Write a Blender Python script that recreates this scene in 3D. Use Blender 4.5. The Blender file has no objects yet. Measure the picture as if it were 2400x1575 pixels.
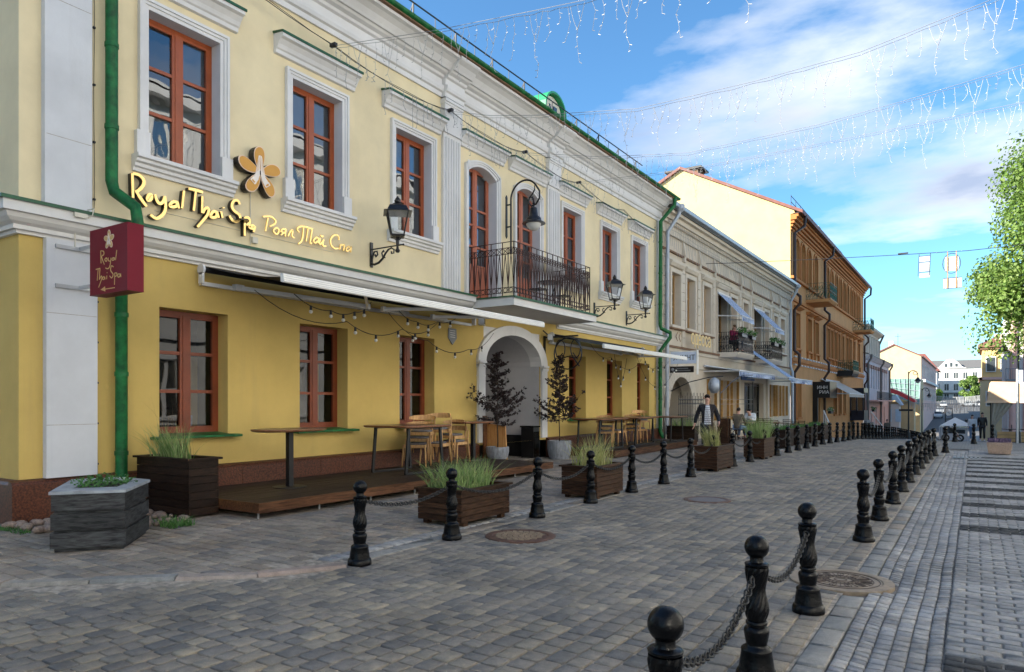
import bpy, math, random
from mathutils import Vector, Matrix
random.seed(7)
R = math.radians
SC = bpy.context.scene
COL = SC.collection

# ------------------------------------------------------------------ camera
CAM_Z = 1.55
YAW = math.atan(1084 / 1660)
cam_d = bpy.data.cameras.new('camera')
cam = bpy.data.objects.new('camera', cam_d)
COL.objects.link(cam)
SC.camera = cam
cam.location = (0, 0, CAM_Z)
cam.rotation_euler = (R(90), 0, YAW)
cam_d.sensor_width = 36
cam_d.lens = 36 * 1660 / 2400
cam_d.shift_y = 155.5 / 2400
cam_d.clip_start = 0.05
cam_d.clip_end = 3000

# ------------------------------------------------------------------ world, sun, exposure
SUN_AZ = Vector((-0.74, -0.67, 0)).normalized()
SUN_EL = R(27)
world = bpy.data.worlds.new('World')
SC.world = world
world.use_nodes = True
wn, wl = world.node_tree.nodes, world.node_tree.links
wn.clear()
def N(nodes, t, **kw):
    n = nodes.new(t)
    for k, v in kw.items():
        if k in n.inputs: n.inputs[k].default_value = v
        else: setattr(n, k, v)
    return n
sky = N(wn, 'ShaderNodeTexSky', sky_type='NISHITA', sun_disc=False)
sky.sun_elevation = SUN_EL
sky.sun_rotation = math.atan2(SUN_AZ.x, SUN_AZ.y)
sky.altitude = 200
sky.air_density = 1.0
sky.dust_density = 0.4
sky.ozone_density = 2.5
tc = N(wn, 'ShaderNodeTexCoord')
sep = N(wn, 'ShaderNodeSeparateXYZ')
wl.new(tc.outputs['Generated'], sep.inputs[0])
zc = N(wn, 'ShaderNodeMath', operation='MAXIMUM'); zc.inputs[1].default_value = 0.0
wl.new(sep.outputs['Z'], zc.inputs[0])
za = N(wn, 'ShaderNodeMath', operation='ADD'); za.inputs[1].default_value = 0.16
wl.new(zc.outputs[0], za.inputs[0])
dx = N(wn, 'ShaderNodeMath', operation='DIVIDE'); wl.new(sep.outputs['X'], dx.inputs[0]); wl.new(za.outputs[0], dx.inputs[1])
dy = N(wn, 'ShaderNodeMath', operation='DIVIDE'); wl.new(sep.outputs['Y'], dy.inputs[0]); wl.new(za.outputs[0], dy.inputs[1])
cmb = N(wn, 'ShaderNodeCombineXYZ'); wl.new(dx.outputs[0], cmb.inputs[0]); wl.new(dy.outputs[0], cmb.inputs[1])
mp = N(wn, 'ShaderNodeMapping'); mp.inputs['Location'].default_value = (2.35, 0.65, 0); mp.inputs['Rotation'].default_value = (0, 0, R(25)); mp.inputs['Scale'].default_value = (0.75, 1.1, 1)
wl.new(cmb.outputs[0], mp.inputs[0])
cn = N(wn, 'ShaderNodeTexNoise', Scale=1.05, Detail=10.0, Roughness=0.56, Distortion=0.15)
wl.new(mp.outputs[0], cn.inputs['Vector'])
cr = N(wn, 'ShaderNodeValToRGB')
cr.color_ramp.elements[0].position = 0.50; cr.color_ramp.elements[0].color = (0, 0, 0, 1)
cr.color_ramp.elements[1].position = 0.635; cr.color_ramp.elements[1].color = (1, 1, 1, 1)
wl.new(cn.outputs[0], cr.inputs[0])
cn2 = N(wn, 'ShaderNodeTexNoise', Scale=1.5, Detail=5.0, Roughness=0.5)
wl.new(mp.outputs[0], cn2.inputs['Vector'])
cr2 = N(wn, 'ShaderNodeValToRGB')
cr2.color_ramp.elements[0].position = 0.50; cr2.color_ramp.elements[0].color = (5.2, 5.3, 5.5, 1)
cr2.color_ramp.elements[1].position = 0.63; cr2.color_ramp.elements[1].color = (2.1, 2.55, 3.5, 1)
cmx = N(wn, 'ShaderNodeMix', data_type='FLOAT'); cmx.inputs[0].default_value = 0.35; wl.new(cn.outputs[0], cmx.inputs[2]); wl.new(cn2.outputs[0], cmx.inputs[3]); wl.new(cmx.outputs[0], cr2.inputs[0])
hs = N(wn, 'ShaderNodeMix', data_type='RGBA', blend_type='MULTIPLY')
hs.inputs['Factor'].default_value = 1.0
wl.new(sky.outputs[0], hs.inputs['A'])
hs.inputs['B'].default_value = (0.62, 0.95, 1.10, 1)
mx = N(wn, 'ShaderNodeMix', data_type='RGBA')
wl.new(cr.outputs[0], mx.inputs['Factor'])
wl.new(hs.outputs['Result'], mx.inputs['A'])
wl.new(cr2.outputs[0], mx.inputs['B'])
bg = N(wn, 'ShaderNodeBackground', Strength=0.07)
wl.new(mx.outputs['Result'], bg.inputs['Color'])
wo = N(wn, 'ShaderNodeOutputWorld')
wl.new(bg.outputs[0], wo.inputs[0])

sun_d = bpy.data.lights.new('sun', 'SUN')
sun = bpy.data.objects.new('sun', sun_d)
COL.objects.link(sun)
sun_d.energy = 4.2
sun_d.angle = R(0.5)
sun_d.color = (1.0, 0.93, 0.80)
sv = Vector((SUN_AZ.x * math.cos(SUN_EL), SUN_AZ.y * math.cos(SUN_EL), math.sin(SUN_EL)))
sun.rotation_euler = sv.to_track_quat('Z', 'Y').to_euler()
sun.location = (-30, -30, 40)

SC.view_settings.view_transform = 'Standard'
SC.view_settings.look = 'None'
SC.view_settings.gamma = 1
SC.view_settings.exposure = 1.86
SC.view_settings.use_curve_mapping = False
SC.render.engine = 'CYCLES'
SC.cycles.max_bounces = 6
SC.cycles.diffuse_bounces = 4
SC.cycles.glossy_bounces = 3
SC.cycles.transparent_max_bounces = 12
SC.cycles.use_denoising = True
SC.cycles.blur_glossy = 0.1
SC.cycles.sample_clamp_indirect = 12

# ------------------------------------------------------------------ materials
M = {}
def mat(name, col, rough=0.7, metal=0.0, var=0.12, vscale=3.0, bump=0.0, bscale=40.0, spec=0.4, stretch=None, col2=None, coat=0.0, f2=0.5):
    m = bpy.data.materials.new(name); m.use_nodes = True
    n, l = m.node_tree.nodes, m.node_tree.links
    b = n['Principled BSDF']
    b.inputs['Roughness'].default_value = rough
    b.inputs['Metallic'].default_value = metal
    b.inputs['Specular IOR Level'].default_value = spec
    if coat: b.inputs['Coat Weight'].default_value = coat; b.inputs['Coat Roughness'].default_value = 0.1
    t = n.new('ShaderNodeTexCoord')
    src = t.outputs['Object']
    if stretch:
        mpn = n.new('ShaderNodeMapping'); mpn.inputs['Scale'].default_value = stretch
        l.new(src, mpn.inputs[0]); src = mpn.outputs[0]
    nz = N(n, 'ShaderNodeTexNoise', Scale=vscale, Detail=6.0, Roughness=0.6)
    l.new(src, nz.inputs['Vector'])
    rp = n.new('ShaderNodeValToRGB')
    c2 = col2 if col2 else tuple(min(1, c * (1 - var)) for c in col)
    c1 = tuple(min(1, c * (1 + var * 0.5)) for c in col) if not col2 else col
    rp.color_ramp.elements[0].position = 0.32; rp.color_ramp.elements[0].color = (*c2, 1)
    rp.color_ramp.elements[1].position = 0.32 + 0.36 * f2 * 2 * 0.9; rp.color_ramp.elements[1].color = (*c1, 1)
    l.new(nz.outputs[0], rp.inputs[0])
    l.new(rp.outputs[0], b.inputs['Base Color'])
    if bump:
        nb = N(n, 'ShaderNodeTexNoise', Scale=bscale, Detail=4.0, Roughness=0.6)
        l.new(src, nb.inputs['Vector'])
        bp = N(n, 'ShaderNodeBump', Strength=bump, Distance=0.01)
        l.new(nb.outputs[0], bp.inputs['Height'])
        l.new(bp.outputs[0], b.inputs['Normal'])
    M[name] = m
    return m

def plaster(name, col, dirt=(0.30, 0.27, 0.22), amt=0.35, rough=0.85):
    """painted render: slight blotches, rain streaks, grime"""
    m = bpy.data.materials.new(name); m.use_nodes = True
    n, l = m.node_tree.nodes, m.node_tree.links
    b = n['Principled BSDF']; b.inputs['Roughness'].default_value = rough; b.inputs['Specular IOR Level'].default_value = 0.25
    t = n.new('ShaderNodeTexCoord')
    a = N(n, 'ShaderNodeTexNoise', Scale=0.9, Detail=8.0, Roughness=0.62); l.new(t.outputs['Object'], a.inputs['Vector'])
    mp1 = n.new('ShaderNodeMapping'); mp1.inputs['Scale'].default_value = (3.2, 3.2, 0.28); l.new(t.outputs['Object'], mp1.inputs[0])
    s = N(n, 'ShaderNodeTexNoise', Scale=1.0, Detail=7.0, Roughness=0.65); l.new(mp1.outputs[0], s.inputs['Vector'])
    r1 = n.new('ShaderNodeValToRGB'); r1.color_ramp.elements[0].position = 0.3; r1.color_ramp.elements[1].position = 0.72
    r1.color_ramp.elements[0].color = (*[c * 0.85 for c in col], 1); r1.color_ramp.elements[1].color = (*[min(1, c * 1.04) for c in col], 1)
    l.new(a.outputs[0], r1.inputs[0])
    r2 = n.new('ShaderNodeValToRGB'); r2.color_ramp.elements[0].position = 0.56; r2.color_ramp.elements[1].position = 0.82
    r2.color_ramp.elements[0].color = (0, 0, 0, 1); r2.color_ramp.elements[1].color = (amt, amt, amt, 1)
    l.new(s.outputs[0], r2.inputs[0])
    mxn = N(n, 'ShaderNodeMix', data_type='RGBA')
    l.new(r2.outputs[0], mxn.inputs['Factor']); l.new(r1.outputs[0], mxn.inputs['A']); mxn.inputs['B'].default_value = (*dirt, 1)
    l.new(mxn.outputs['Result'], b.inputs['Base Color'])
    nb = N(n, 'ShaderNodeTexNoise', Scale=55.0, Detail=5.0, Roughness=0.7); l.new(t.outputs['Object'], nb.inputs['Vector'])
    nb2 = N(n, 'ShaderNodeTexNoise', Scale=2.2, Detail=3.0); l.new(t.outputs['Object'], nb2.inputs['Vector'])
    ad = N(n, 'ShaderNodeMath', operation='MULTIPLY_ADD'); ad.inputs[1].default_value = 3.0
    l.new(nb2.outputs[0], ad.inputs[0]); l.new(nb.outputs[0], ad.inputs[2])
    bp = N(n, 'ShaderNodeBump', Strength=0.28, Distance=0.006); l.new(ad.outputs[0], bp.inputs['Height']); l.new(bp.outputs[0], b.inputs['Normal'])
    M[name] = m; return m

def stone(name, cols, gain=1.45, rough=0.8, speck=0.25, sscale=260.0, bump=0.35):
    """paving pieces: every island / object gets its own tone"""
    m = bpy.data.materials.new(name); m.use_nodes = True
    n, l = m.node_tree.nodes, m.node_tree.links
    b = n['Principled BSDF']; b.inputs['Specular IOR Level'].default_value = 0.35
    g = n.new('ShaderNodeNewGeometry'); oi = n.new('ShaderNodeObjectInfo')
    ad = N(n, 'ShaderNodeMath', operation='ADD'); l.new(g.outputs['Random Per Island'], ad.inputs[0]); l.new(oi.outputs['Random'], ad.inputs[1])
    fr = N(n, 'ShaderNodeMath', operation='FRACT'); l.new(ad.outputs[0], fr.inputs[0])
    rp = n.new('ShaderNodeValToRGB'); rp.color_ramp.interpolation = 'LINEAR'
    els = rp.color_ramp.elements
    while len(els) < len(cols): els.new(0.5)
    for i, c in enumerate(cols):
        els[i].position = i / (len(cols) - 1); els[i].color = (c[0] * gain * 1.03, c[1] * gain, c[2] * gain * .95, 1)
    l.new(fr.outputs[0], rp.inputs[0])
    nz = N(n, 'ShaderNodeTexNoise', Scale=sscale, Detail=2.0, Roughness=0.8); l.new(g.outputs['Position'], nz.inputs['Vector'])
    nw = N(n, 'ShaderNodeTexNoise', Scale=1.1, Detail=6.0, Roughness=0.6); l.new(g.outputs['Position'], nw.inputs['Vector'])
    nm = N(n, 'ShaderNodeTexNoise', Scale=14.0, Detail=4.0, Roughness=0.65); l.new(g.outputs['Position'], nm.inputs['Vector'])
    mr = N(n, 'ShaderNodeMapRange'); mr.inputs['To Min'].default_value = 1 - speck; mr.inputs['To Max'].default_value = 1 + speck
    mr.inputs['From Min'].default_value = 0.3; mr.inputs['From Max'].default_value = 0.7; l.new(nz.outputs[0], mr.inputs[0])
    mr2 = N(n, 'ShaderNodeMapRange'); mr2.inputs['To Min'].default_value = 0.68; mr2.inputs['To Max'].default_value = 1.3
    mr2.inputs['From Min'].default_value = 0.3; mr2.inputs['From Max'].default_value = 0.7; l.new(nw.outputs[0], mr2.inputs[0])
    mr3 = N(n, 'ShaderNodeMapRange'); mr3.inputs['To Min'].default_value = 0.82; mr3.inputs['To Max'].default_value = 1.18
    mr3.inputs['From Min'].default_value = 0.3; mr3.inputs['From Max'].default_value = 0.7; l.new(nm.outputs[0], mr3.inputs[0])
    m1 = N(n, 'ShaderNodeMath', operation='MULTIPLY'); l.new(mr.outputs[0], m1.inputs[0]); l.new(mr2.outputs[0], m1.inputs[1])
    m2 = N(n, 'ShaderNodeMath', operation='MULTIPLY'); l.new(m1.outputs[0], m2.inputs[0]); l.new(mr3.outputs[0], m2.inputs[1])
    mm = N(n, 'ShaderNodeMix', data_type='RGBA', blend_type='MULTIPLY'); mm.inputs['Factor'].default_value = 1
    l.new(rp.outputs[0], mm.inputs['A']); l.new(m2.outputs[0], mm.inputs['B'])
    l.new(mm.outputs['Result'], b.inputs['Base Color'])
    rr = N(n, 'ShaderNodeMapRange'); rr.inputs['To Min'].default_value = rough - 0.25; rr.inputs['To Max'].default_value = rough + 0.1
    l.new(nw.outputs[0], rr.inputs[0]); l.new(rr.outputs[0], b.inputs['Roughness'])
    bp = N(n, 'ShaderNodeBump', Strength=bump, Distance=0.006); 
    a2 = N(n, 'ShaderNodeMath', operation='ADD'); l.new(nm.outputs[0], a2.inputs[0]); l.new(nz.outputs[0], a2.inputs[1])
    l.new(a2.outputs[0], bp.inputs['Height']); l.new(bp.outputs[0], b.inputs['Normal'])
    M[name] = m; return m

def wood(name, c1, c2, rough=0.7, scale=(2, 30, 30), spec=0.14):
    m = bpy.data.materials.new(name); m.use_nodes = True
    n, l = m.node_tree.nodes, m.node_tree.links
    b = n['Principled BSDF']; b.inputs['Roughness'].default_value = rough; b.inputs['Specular IOR Level'].default_value = spec
    t = n.new('ShaderNodeTexCoord'); mpn = n.new('ShaderNodeMapping'); mpn.inputs['Scale'].default_value = scale
    oi = n.new('ShaderNodeObjectInfo')
    vm = N(n, 'ShaderNodeVectorMath', operation='ADD'); l.new(t.outputs['Object'], vm.inputs[0]); l.new(oi.outputs['Random'], vm.inputs[1])
    l.new(vm.outputs[0], mpn.inputs[0])
    nz = N(n, 'ShaderNodeTexNoise', Scale=1.6, Detail=7.0, Roughness=0.6, Distortion=0.6); l.new(mpn.outputs[0], nz.inputs['Vector'])
    rp = n.new('ShaderNodeValToRGB'); rp.color_ramp.elements[0].position = 0.35; rp.color_ramp.elements[1].position = 0.65
    rp.color_ramp.elements[0].color = (*c1, 1); rp.color_ramp.elements[1].color = (*c2, 1)
    l.new(nz.outputs[0], rp.inputs[0])
    mr = N(n, 'ShaderNodeMapRange'); mr.inputs['To Min'].default_value = 0.75; mr.inputs['To Max'].default_value = 1.25; l.new(oi.outputs['Random'], mr.inputs[0])
    mm = N(n, 'ShaderNodeMix', data_type='RGBA', blend_type='MULTIPLY'); mm.inputs['Factor'].default_value = 1
    l.new(rp.outputs[0], mm.inputs['A']); l.new(mr.outputs[0], mm.inputs['B']); l.new(mm.outputs['Result'], b.inputs['Base Color'])
    bp = N(n, 'ShaderNodeBump', Strength=0.4, Distance=0.004); l.new(nz.outputs[0], bp.inputs['Height']); l.new(bp.outputs[0], b.inputs['Normal'])
    M[name] = m; return m

def glass(name, tint=(0.55, 0.6, 0.62), rough=0.01, ior=1.75, wav=0.25, alpha=0.0):
    m = bpy.data.materials.new(name); m.use_nodes = True
    n, l = m.node_tree.nodes, m.node_tree.links
    n.remove(n['Principled BSDF'])
    tr = N(n, 'ShaderNodeBsdfTransparent'); tr.inputs[0].default_value = (*tint, 1)
    gl = N(n, 'ShaderNodeBsdfGlossy'); gl.inputs['Roughness'].default_value = rough; gl.inputs[0].default_value = (0.95, 0.97, 1, 1)
    fr = N(n, 'ShaderNodeFresnel', IOR=ior)
    mxs = n.new('ShaderNodeMixShader'); l.new(fr.outputs[0], mxs.inputs[0]); l.new(tr.outputs[0], mxs.inputs[1]); l.new(gl.outputs[0], mxs.inputs[2])
    if wav:
        t = n.new('ShaderNodeNewGeometry')
        nz = N(n, 'ShaderNodeTexNoise', Scale=2.4, Detail=1.0); l.new(t.outputs['Position'], nz.inputs['Vector'])
        bp = N(n, 'ShaderNodeBump', Strength=wav, Distance=0.02); l.new(nz.outputs[0], bp.inputs['Height']); l.new(bp.outputs[0], gl.inputs['Normal'])
    l.new(mxs.outputs[0], n['Material Output'].inputs[0])
    M[name] = m; return m

plaster('cream_wall', (0.79, 0.67, 0.43), dirt=(.60, .53, .38), amt=0.35)
plaster('yellow_wall', (0.60, 0.43, 0.135), dirt=(.36, .27, .12), amt=0.35)
plaster('white_trim', (0.72, 0.71, 0.70), amt=0.18)
plaster('white_ledge', (0.70, 0.69, 0.67), amt=0.14)
plaster('white_pier', (0.64, 0.65, 0.67), amt=0.22)
plaster('passage_wall', (0.50, 0.49, 0.50), amt=0.2)
plaster('sandy_wall', (0.62, 0.54, 0.43), amt=0.3)
plaster('sandy_trim', (0.64, 0.57, 0.47), amt=0.3)
plaster('brown_trim', (0.22, 0.13, 0.08), amt=0.3)
plaster('orange_wall', (0.60, 0.30, 0.115), amt=0.2)
plaster('orange_trim', (0.50, 0.20, 0.060), amt=0.2)
plaster('gable_wall', (0.66, 0.53, 0.25), amt=0.05)
plaster('far_cream', (0.60, 0.47, 0.28), amt=0.1)
plaster('far_white', (0.70, 0.69, 0.67), amt=0.1)
plaster('far_pink', (0.70, 0.44, 0.38), amt=0.1)
plaster('far_orange', (0.75, 0.50, 0.22), amt=0.1)
plaster('greywhite_wall', (0.55, 0.55, 0.60), amt=0.3)
plaster('rough_plaster', (0.66, 0.62, 0.52), amt=0.3)
mat('green_metal', (0.008, 0.125, 0.032), 0.45, var=0.55, vscale=7, spec=0.3, bump=.3, bscale=9)
mat('green_trim', (0.012, 0.085, 0.035), 0.4, var=0.35, vscale=4)
mat('dark_roof', (0.07, 0.065, 0.06), 0.5, var=0.3)
mat('green_roof', (0.03, 0.30, 0.12), 0.4, var=0.2)
mat('black_iron', (0.010, 0.010, 0.012), 0.3, var=0.4, vscale=12, spec=0.5, bump=0.15, bscale=90)
mat('black_cast', (0.0022, 0.0023, 0.0028), 0.26, var=0.4, vscale=9, spec=0.2, bump=0.25, bscale=70)
mat('rusty_iron', (0.042, 0.014, 0.010), 0.5, var=0.5, vscale=9)
mat('chain_steel', (0.035, 0.035, 0.035), 0.38, metal=0.6, var=0.5, vscale=20)
mat('red_frame', (0.33, 0.072, 0.018), 0.38, var=0.18, vscale=2.0, spec=0.5)
mat('red_frame_dark', (0.20, 0.042, 0.014), 0.42, var=0.2)
mat('door_panel', (0.42, 0.13, 0.07), 0.45, var=0.12)
mat('ochre_frame', (0.36, 0.20, 0.06), 0.45, var=0.2)
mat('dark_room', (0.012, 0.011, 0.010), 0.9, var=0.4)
mat('blind', (0.20, 0.20, 0.22), 0.9, var=0.10, vscale=1.5)
mat('curtain', (0.50, 0.49, 0.44), 0.9, var=0.25, vscale=3, stretch=(1, 14, 1))
mat('granite_red', (0.15, 0.05, 0.026), 0.4, var=0.6, vscale=38, col2=(0.018, 0.010, 0.008), spec=0.3)
mat('awning_white', (0.80, 0.79, 0.75), 0.35, var=0.05, spec=0.5)
mat('awning_black', (0.010, 0.010, 0.012), 0.8, var=0.3)
mat('arm_white', (0.66, 0.66, 0.66), 0.35, var=0.08, spec=0.5)
mat('gold', (0.82, 0.58, 0.23), 0.26, metal=1.0, var=0.1)
mat('letter_side', (0.016, 0.012, 0.010), 0.4, var=0.2)
mat('petal_orange', (0.62, 0.30, 0.045), 0.45, var=0.06)
mat('petal_rim', (0.80, 0.60, 0.45), 0.5, var=0.05)
mat('emblem_white', (0.82, 0.74, 0.66), 0.5, var=0.04)
mat('sign_red', (0.17, 0.010, 0.022), 0.5, var=0.10, vscale=1.0, spec=0.15)
mat('sign_gold', (0.62, 0.42, 0.16), 0.5, var=0.05)
mat('grey_steel', (0.42, 0.43, 0.44), 0.4, metal=0.3, var=0.12)
mat('galv', (0.38, 0.42, 0.48), 0.42, metal=0.35, var=0.12)
mat('brown_pipe', (0.045, 0.022, 0.016), 0.4, var=0.2)
wood('deck_wood', (0.014, 0.009, 0.007), (0.058, 0.040, 0.030), 0.55, (30, 1.6, 30))
wood('deck_edge', (0.030, 0.012, 0.006), (0.125, 0.058, 0.028), 0.5, (30, 1.8, 30))
wood('planter_wood', (0.014, 0.007, 0.004), (0.070, 0.034, 0.018), 0.5, (4, 4, 40))
wood('planter_dark', (0.006, 0.004, 0.003), (0.032, 0.017, 0.011), 0.5, (4, 4, 40))
wood('grey_board', (0.012, 0.012, 0.013), (0.060, 0.062, 0.064), 0.55, (4, 4, 30))
mat('concrete_cap', (0.30, 0.32, 0.34), 0.6, var=0.35, vscale=6, bump=0.2)
wood('table_wood', (0.13, 0.045, 0.018), (0.30, 0.13, 0.055), 0.32, (3, 26, 26), spec=0.5)
wood('chair_wood', (0.42, 0.22, 0.08), (0.62, 0.37, 0.16), 0.4, (14, 14, 3), spec=0.4)
wood('board_wood', (0.40, 0.19, 0.06), (0.60, 0.33, 0.13), 0.45, (14, 14, 1.6))
mat('cushion', (0.16, 0.15, 0.155), 0.95, var=0.3, vscale=30, bump=0.4, bscale=200)
mat('table_black', (0.012, 0.012, 0.013), 0.45, var=0.2)
mat('leaf_purple', (0.022, 0.010, 0.014), 0.5, var=0.5, vscale=6)
mat('bark', (0.045, 0.030, 0.022), 0.9, var=0.4, vscale=20)
mat('grass_a', (0.22, 0.33, 0.09), 0.6, var=0.45, vscale=9)
mat('grass_b', (0.36, 0.36, 0.13), 0.65, var=0.4, vscale=9)
mat('herb', (0.045, 0.14, 0.03), 0.6, var=0.5, vscale=30)
mat('soil', (0.03, 0.022, 0.016), 0.95, var=0.5, vscale=30)
mat('pot_concrete', (0.24, 0.25, 0.27), 0.75, var=0.4, vscale=5, bump=0.5, bscale=60, stretch=(5, 5, 1))
mat('granite_pot', (0.33, 0.24, 0.18), 0.8, var=0.5, vscale=60, bump=0.3)
mat('rust_cover', (0.10, 0.048, 0.030), 0.55, var=0.4, vscale=7, bump=0.3)
mat('steel_cover', (0.12, 0.11, 0.115), 0.5, var=0.2, vscale=6)
mat('beige_cover', (0.25, 0.19, 0.13), 0.6, var=0.3, vscale=12)
mat('cover_line', (0.06, 0.04, 0.03), 0.7, var=0.3)
mat('mortar', (0.34, 0.29, 0.23), 0.95, var=0.55, vscale=14, bump=0.3, bscale=120)
mat('mortar_dark', (0.16, 0.15, 0.14), 0.95, var=0.5, vscale=10)
mat('asphalt', (0.10, 0.10, 0.10), 0.9, var=0.2, vscale=2)
mat('wire', (0.30, 0.31, 0.33), 0.6, var=0.1)
mat('wire_white', (0.40, 0.41, 0.42), 0.5, var=0.02)
mat('wire_dark', (0.03, 0.03, 0.035), 0.6, var=0.1)
mat('bulb', (0.75, 0.75, 0.72), 0.3, var=0.05)
mat('stripe_blue', (0.10, 0.17, 0.36), 0.8, var=0.1)
mat('stripe_light', (0.58, 0.66, 0.80), 0.8, var=0.06)
mat('beige_awning', (0.50, 0.45, 0.38), 0.8, var=0.1)
mat('peach_canvas', (0.78, 0.52, 0.34), 0.8, var=0.08)
mat('grey_canvas', (0.42, 0.39, 0.34), 0.9, var=0.2, stretch=(10, 10, 1))
mat('skin', (0.60, 0.34, 0.25), 0.5, var=0.15, vscale=12)
mat('hair_dark', (0.02, 0.013, 0.009), 0.6, var=0.3)
mat('navy_cloth', (0.008, 0.009, 0.014), 0.8, var=0.3, vscale=14, bump=0.5, bscale=18)
mat('trouser', (0.022, 0.028, 0.038), 0.85, var=0.3, vscale=10, bump=0.6, bscale=14)
mat('denim', (0.14, 0.21, 0.33), 0.85, var=0.3, vscale=14)
mat('olive_cloth', (0.12, 0.10, 0.075), 0.9, var=0.3, vscale=9, bump=0.5, bscale=14)
mat('white_cloth', (0.62, 0.64, 0.68), 0.85, var=0.1)
mat('magenta_cloth', (0.35, 0.02, 0.09), 0.8, var=0.3)
mat('shoe', (0.012, 0.011, 0.011), 0.4, var=0.2)
mat('white_flower', (0.75, 0.75, 0.72), 0.7, var=0.1)
mat('leaf_green', (0.085, 0.17, 0.030), 0.55, var=0.55, vscale=1.3)
mat('lamp_glass_m', (0.62, 0.62, 0.60), 0.25, var=0.08)
mat('steel_dark_gloss', (0.05, 0.045, 0.04), 0.12, metal=0.9, var=0.2)
mat('red_roof', (0.50, 0.05, 0.05), 0.5, var=0.1)
mat('brown_roof', (0.20, 0.075, 0.06), 0.6, var=0.2)
mat('grey_roof', (0.14, 0.135, 0.13), 0.6, var=0.2)
mat('roof_glass', (0.16, 0.27, 0.23), 0.4, var=0.3)
mat('pale_blue', (0.42, 0.62, 0.80), 0.5, var=0.1)
mat('car_white', (0.72, 0.73, 0.75), 0.2, var=0.03, coat=0.6)
mat('car_grey', (0.30, 0.32, 0.35), 0.2, var=0.05, coat=0.6)
mat('tyre', (0.015, 0.015, 0.015), 0.8)
mat('letter_cream', (0.85, 0.64, 0.30), 0.5, var=.03)
mat('sun_window', (0.88, 0.87, 0.82), 0.19, metal=1.0, var=0.1)
mat('far_window', (0.05, 0.06, 0.07), 0.12, var=0.4, spec=0.6)
mat('light_wood', (0.50, 0.31, 0.14), 0.6, var=0.2, stretch=(1, 10, 1))
mat('pebble', (0.26, 0.19, 0.15), 0.7, var=0.5, vscale=5)
mat('shutter_wood', (0.40, 0.22, 0.06), 0.5, var=0.25, vscale=6)
mat('black_shop', (0.010, 0.009, 0.009), 0.35, var=0.3)
mat('navy_door', (0.010, 0.014, 0.028), 0.35, var=0.2)
mat('handle_white', (0.70, 0.68, 0.62), 0.4, var=0.1)
mat('plate_grey', (0.22, 0.23, 0.24), 0.5, var=0.1)
mat('stripe_shirt', (0.62, 0.64, 0.68), 0.85)
mat('dry_leaf', (0.16, 0.10, 0.05), 0.7, var=0.4)
mat('lavender', (0.13, 0.09, 0.16), 0.8, var=0.4, vscale=40)
stone('cobble', [(0.080, 0.078, 0.077), (0.110, 0.103, 0.096), (0.155, 0.136, 0.112), (0.125, 0.115, 0.105), (0.170, 0.150, 0.120), (0.092, 0.089, 0.086), (0.135, 0.122, 0.108), (0.195, 0.170, 0.132), (0.118, 0.110, 0.102)], gain=1.42, speck=.45)
stone('slab', gain=1.42, speck=.45, cols=[(0.150, 0.130, 0.112), (0.20, 0.175, 0.148), (0.105, 0.100, 0.098), (0.185, 0.150, 0.118), (0.130, 0.118, 0.106), (0.215, 0.185, 0.150)])
stone('sett_grey', gain=1.62, cols=[(0.10, 0.105, 0.115), (0.17, 0.175, 0.185), (0.135, 0.137, 0.142), (0.21, 0.205, 0.20), (0.15, 0.145, 0.142), (0.115, 0.12, 0.13)], speck=0.5, sscale=420)
stone('kerb_granite', gain=.95, cols=[(0.22, 0.22, 0.215), (0.27, 0.262, 0.245), (0.20, 0.205, 0.205), (0.30, 0.25, 0.20)], speck=0.5, sscale=420)
stone('kerb_pink', gain=1.1, cols=[(0.22, 0.165, 0.145), (0.24, 0.225, 0.20), (0.26, 0.19, 0.165)], speck=0.5, sscale=420)
stone('brick_grey', gain=1.65, cols=[(0.135, 0.135, 0.138), (0.16, 0.16, 0.163), (0.125, 0.128, 0.134), (0.175, 0.172, 0.17), (0.15, 0.15, 0.152)], speck=0.18)
stone('brick_dark', gain=.75, cols=[(0.035, 0.036, 0.038), (0.055, 0.056, 0.058), (0.045, 0.046, 0.05)], speck=0.4, sscale=60, bump=1.0)
def leafmat(name, cols, rough=0.55, trans=0.0):
    m = M[name]; n, l = m.node_tree.nodes, m.node_tree.links; g = n.new('ShaderNodeNewGeometry'); rp = n.new('ShaderNodeValToRGB'); els = rp.color_ramp.elements
    while len(els) < len(cols): els.new(0.5)
    for i, c in enumerate(cols): els[i].position = i / (len(cols) - 1); els[i].color = (*c, 1)
    l.new(g.outputs['Random Per Island'], rp.inputs[0]); b = n['Principled BSDF']; l.new(rp.outputs[0], b.inputs['Base Color'])
    if trans:
        t = n.new('ShaderNodeBsdfTranslucent'); l.new(rp.outputs[0], t.inputs[0]); x = n.new('ShaderNodeMixShader'); x.inputs[0].default_value = trans; l.new(b.outputs[0], x.inputs[1]); l.new(t.outputs[0], x.inputs[2]); l.new(x.outputs[0], n['Material Output'].inputs[0])
leafmat('grass_a', [(.10, .19, .05), (.20, .32, .09), (.30, .40, .14), (.15, .26, .07), (.42, .44, .22), (.22, .34, .10)], trans=.3)
leafmat('grass_b', [(.22, .27, .08), (.38, .38, .14), (.50, .45, .22), (.26, .33, .09), (.45, .42, .20)], trans=.3)
leafmat('herb', [(.03, .09, .02), (.07, .20, .04), (.05, .14, .03), (.12, .26, .07)], trans=.2)
leafmat('leaf_green', [(.05, .11, .018), (.13, .23, .04), (.19, .29, .06), (.08, .16, .025), (.25, .34, .10), (.14, .24, .045)], trans=.4)
leafmat('leaf_purple', [(.018, .010, .013), (.040, .018, .020), (.012, .010, .012), (.03, .022, .016)])
glass('pane_glass', ior=2.3, wav=.10)
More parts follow.
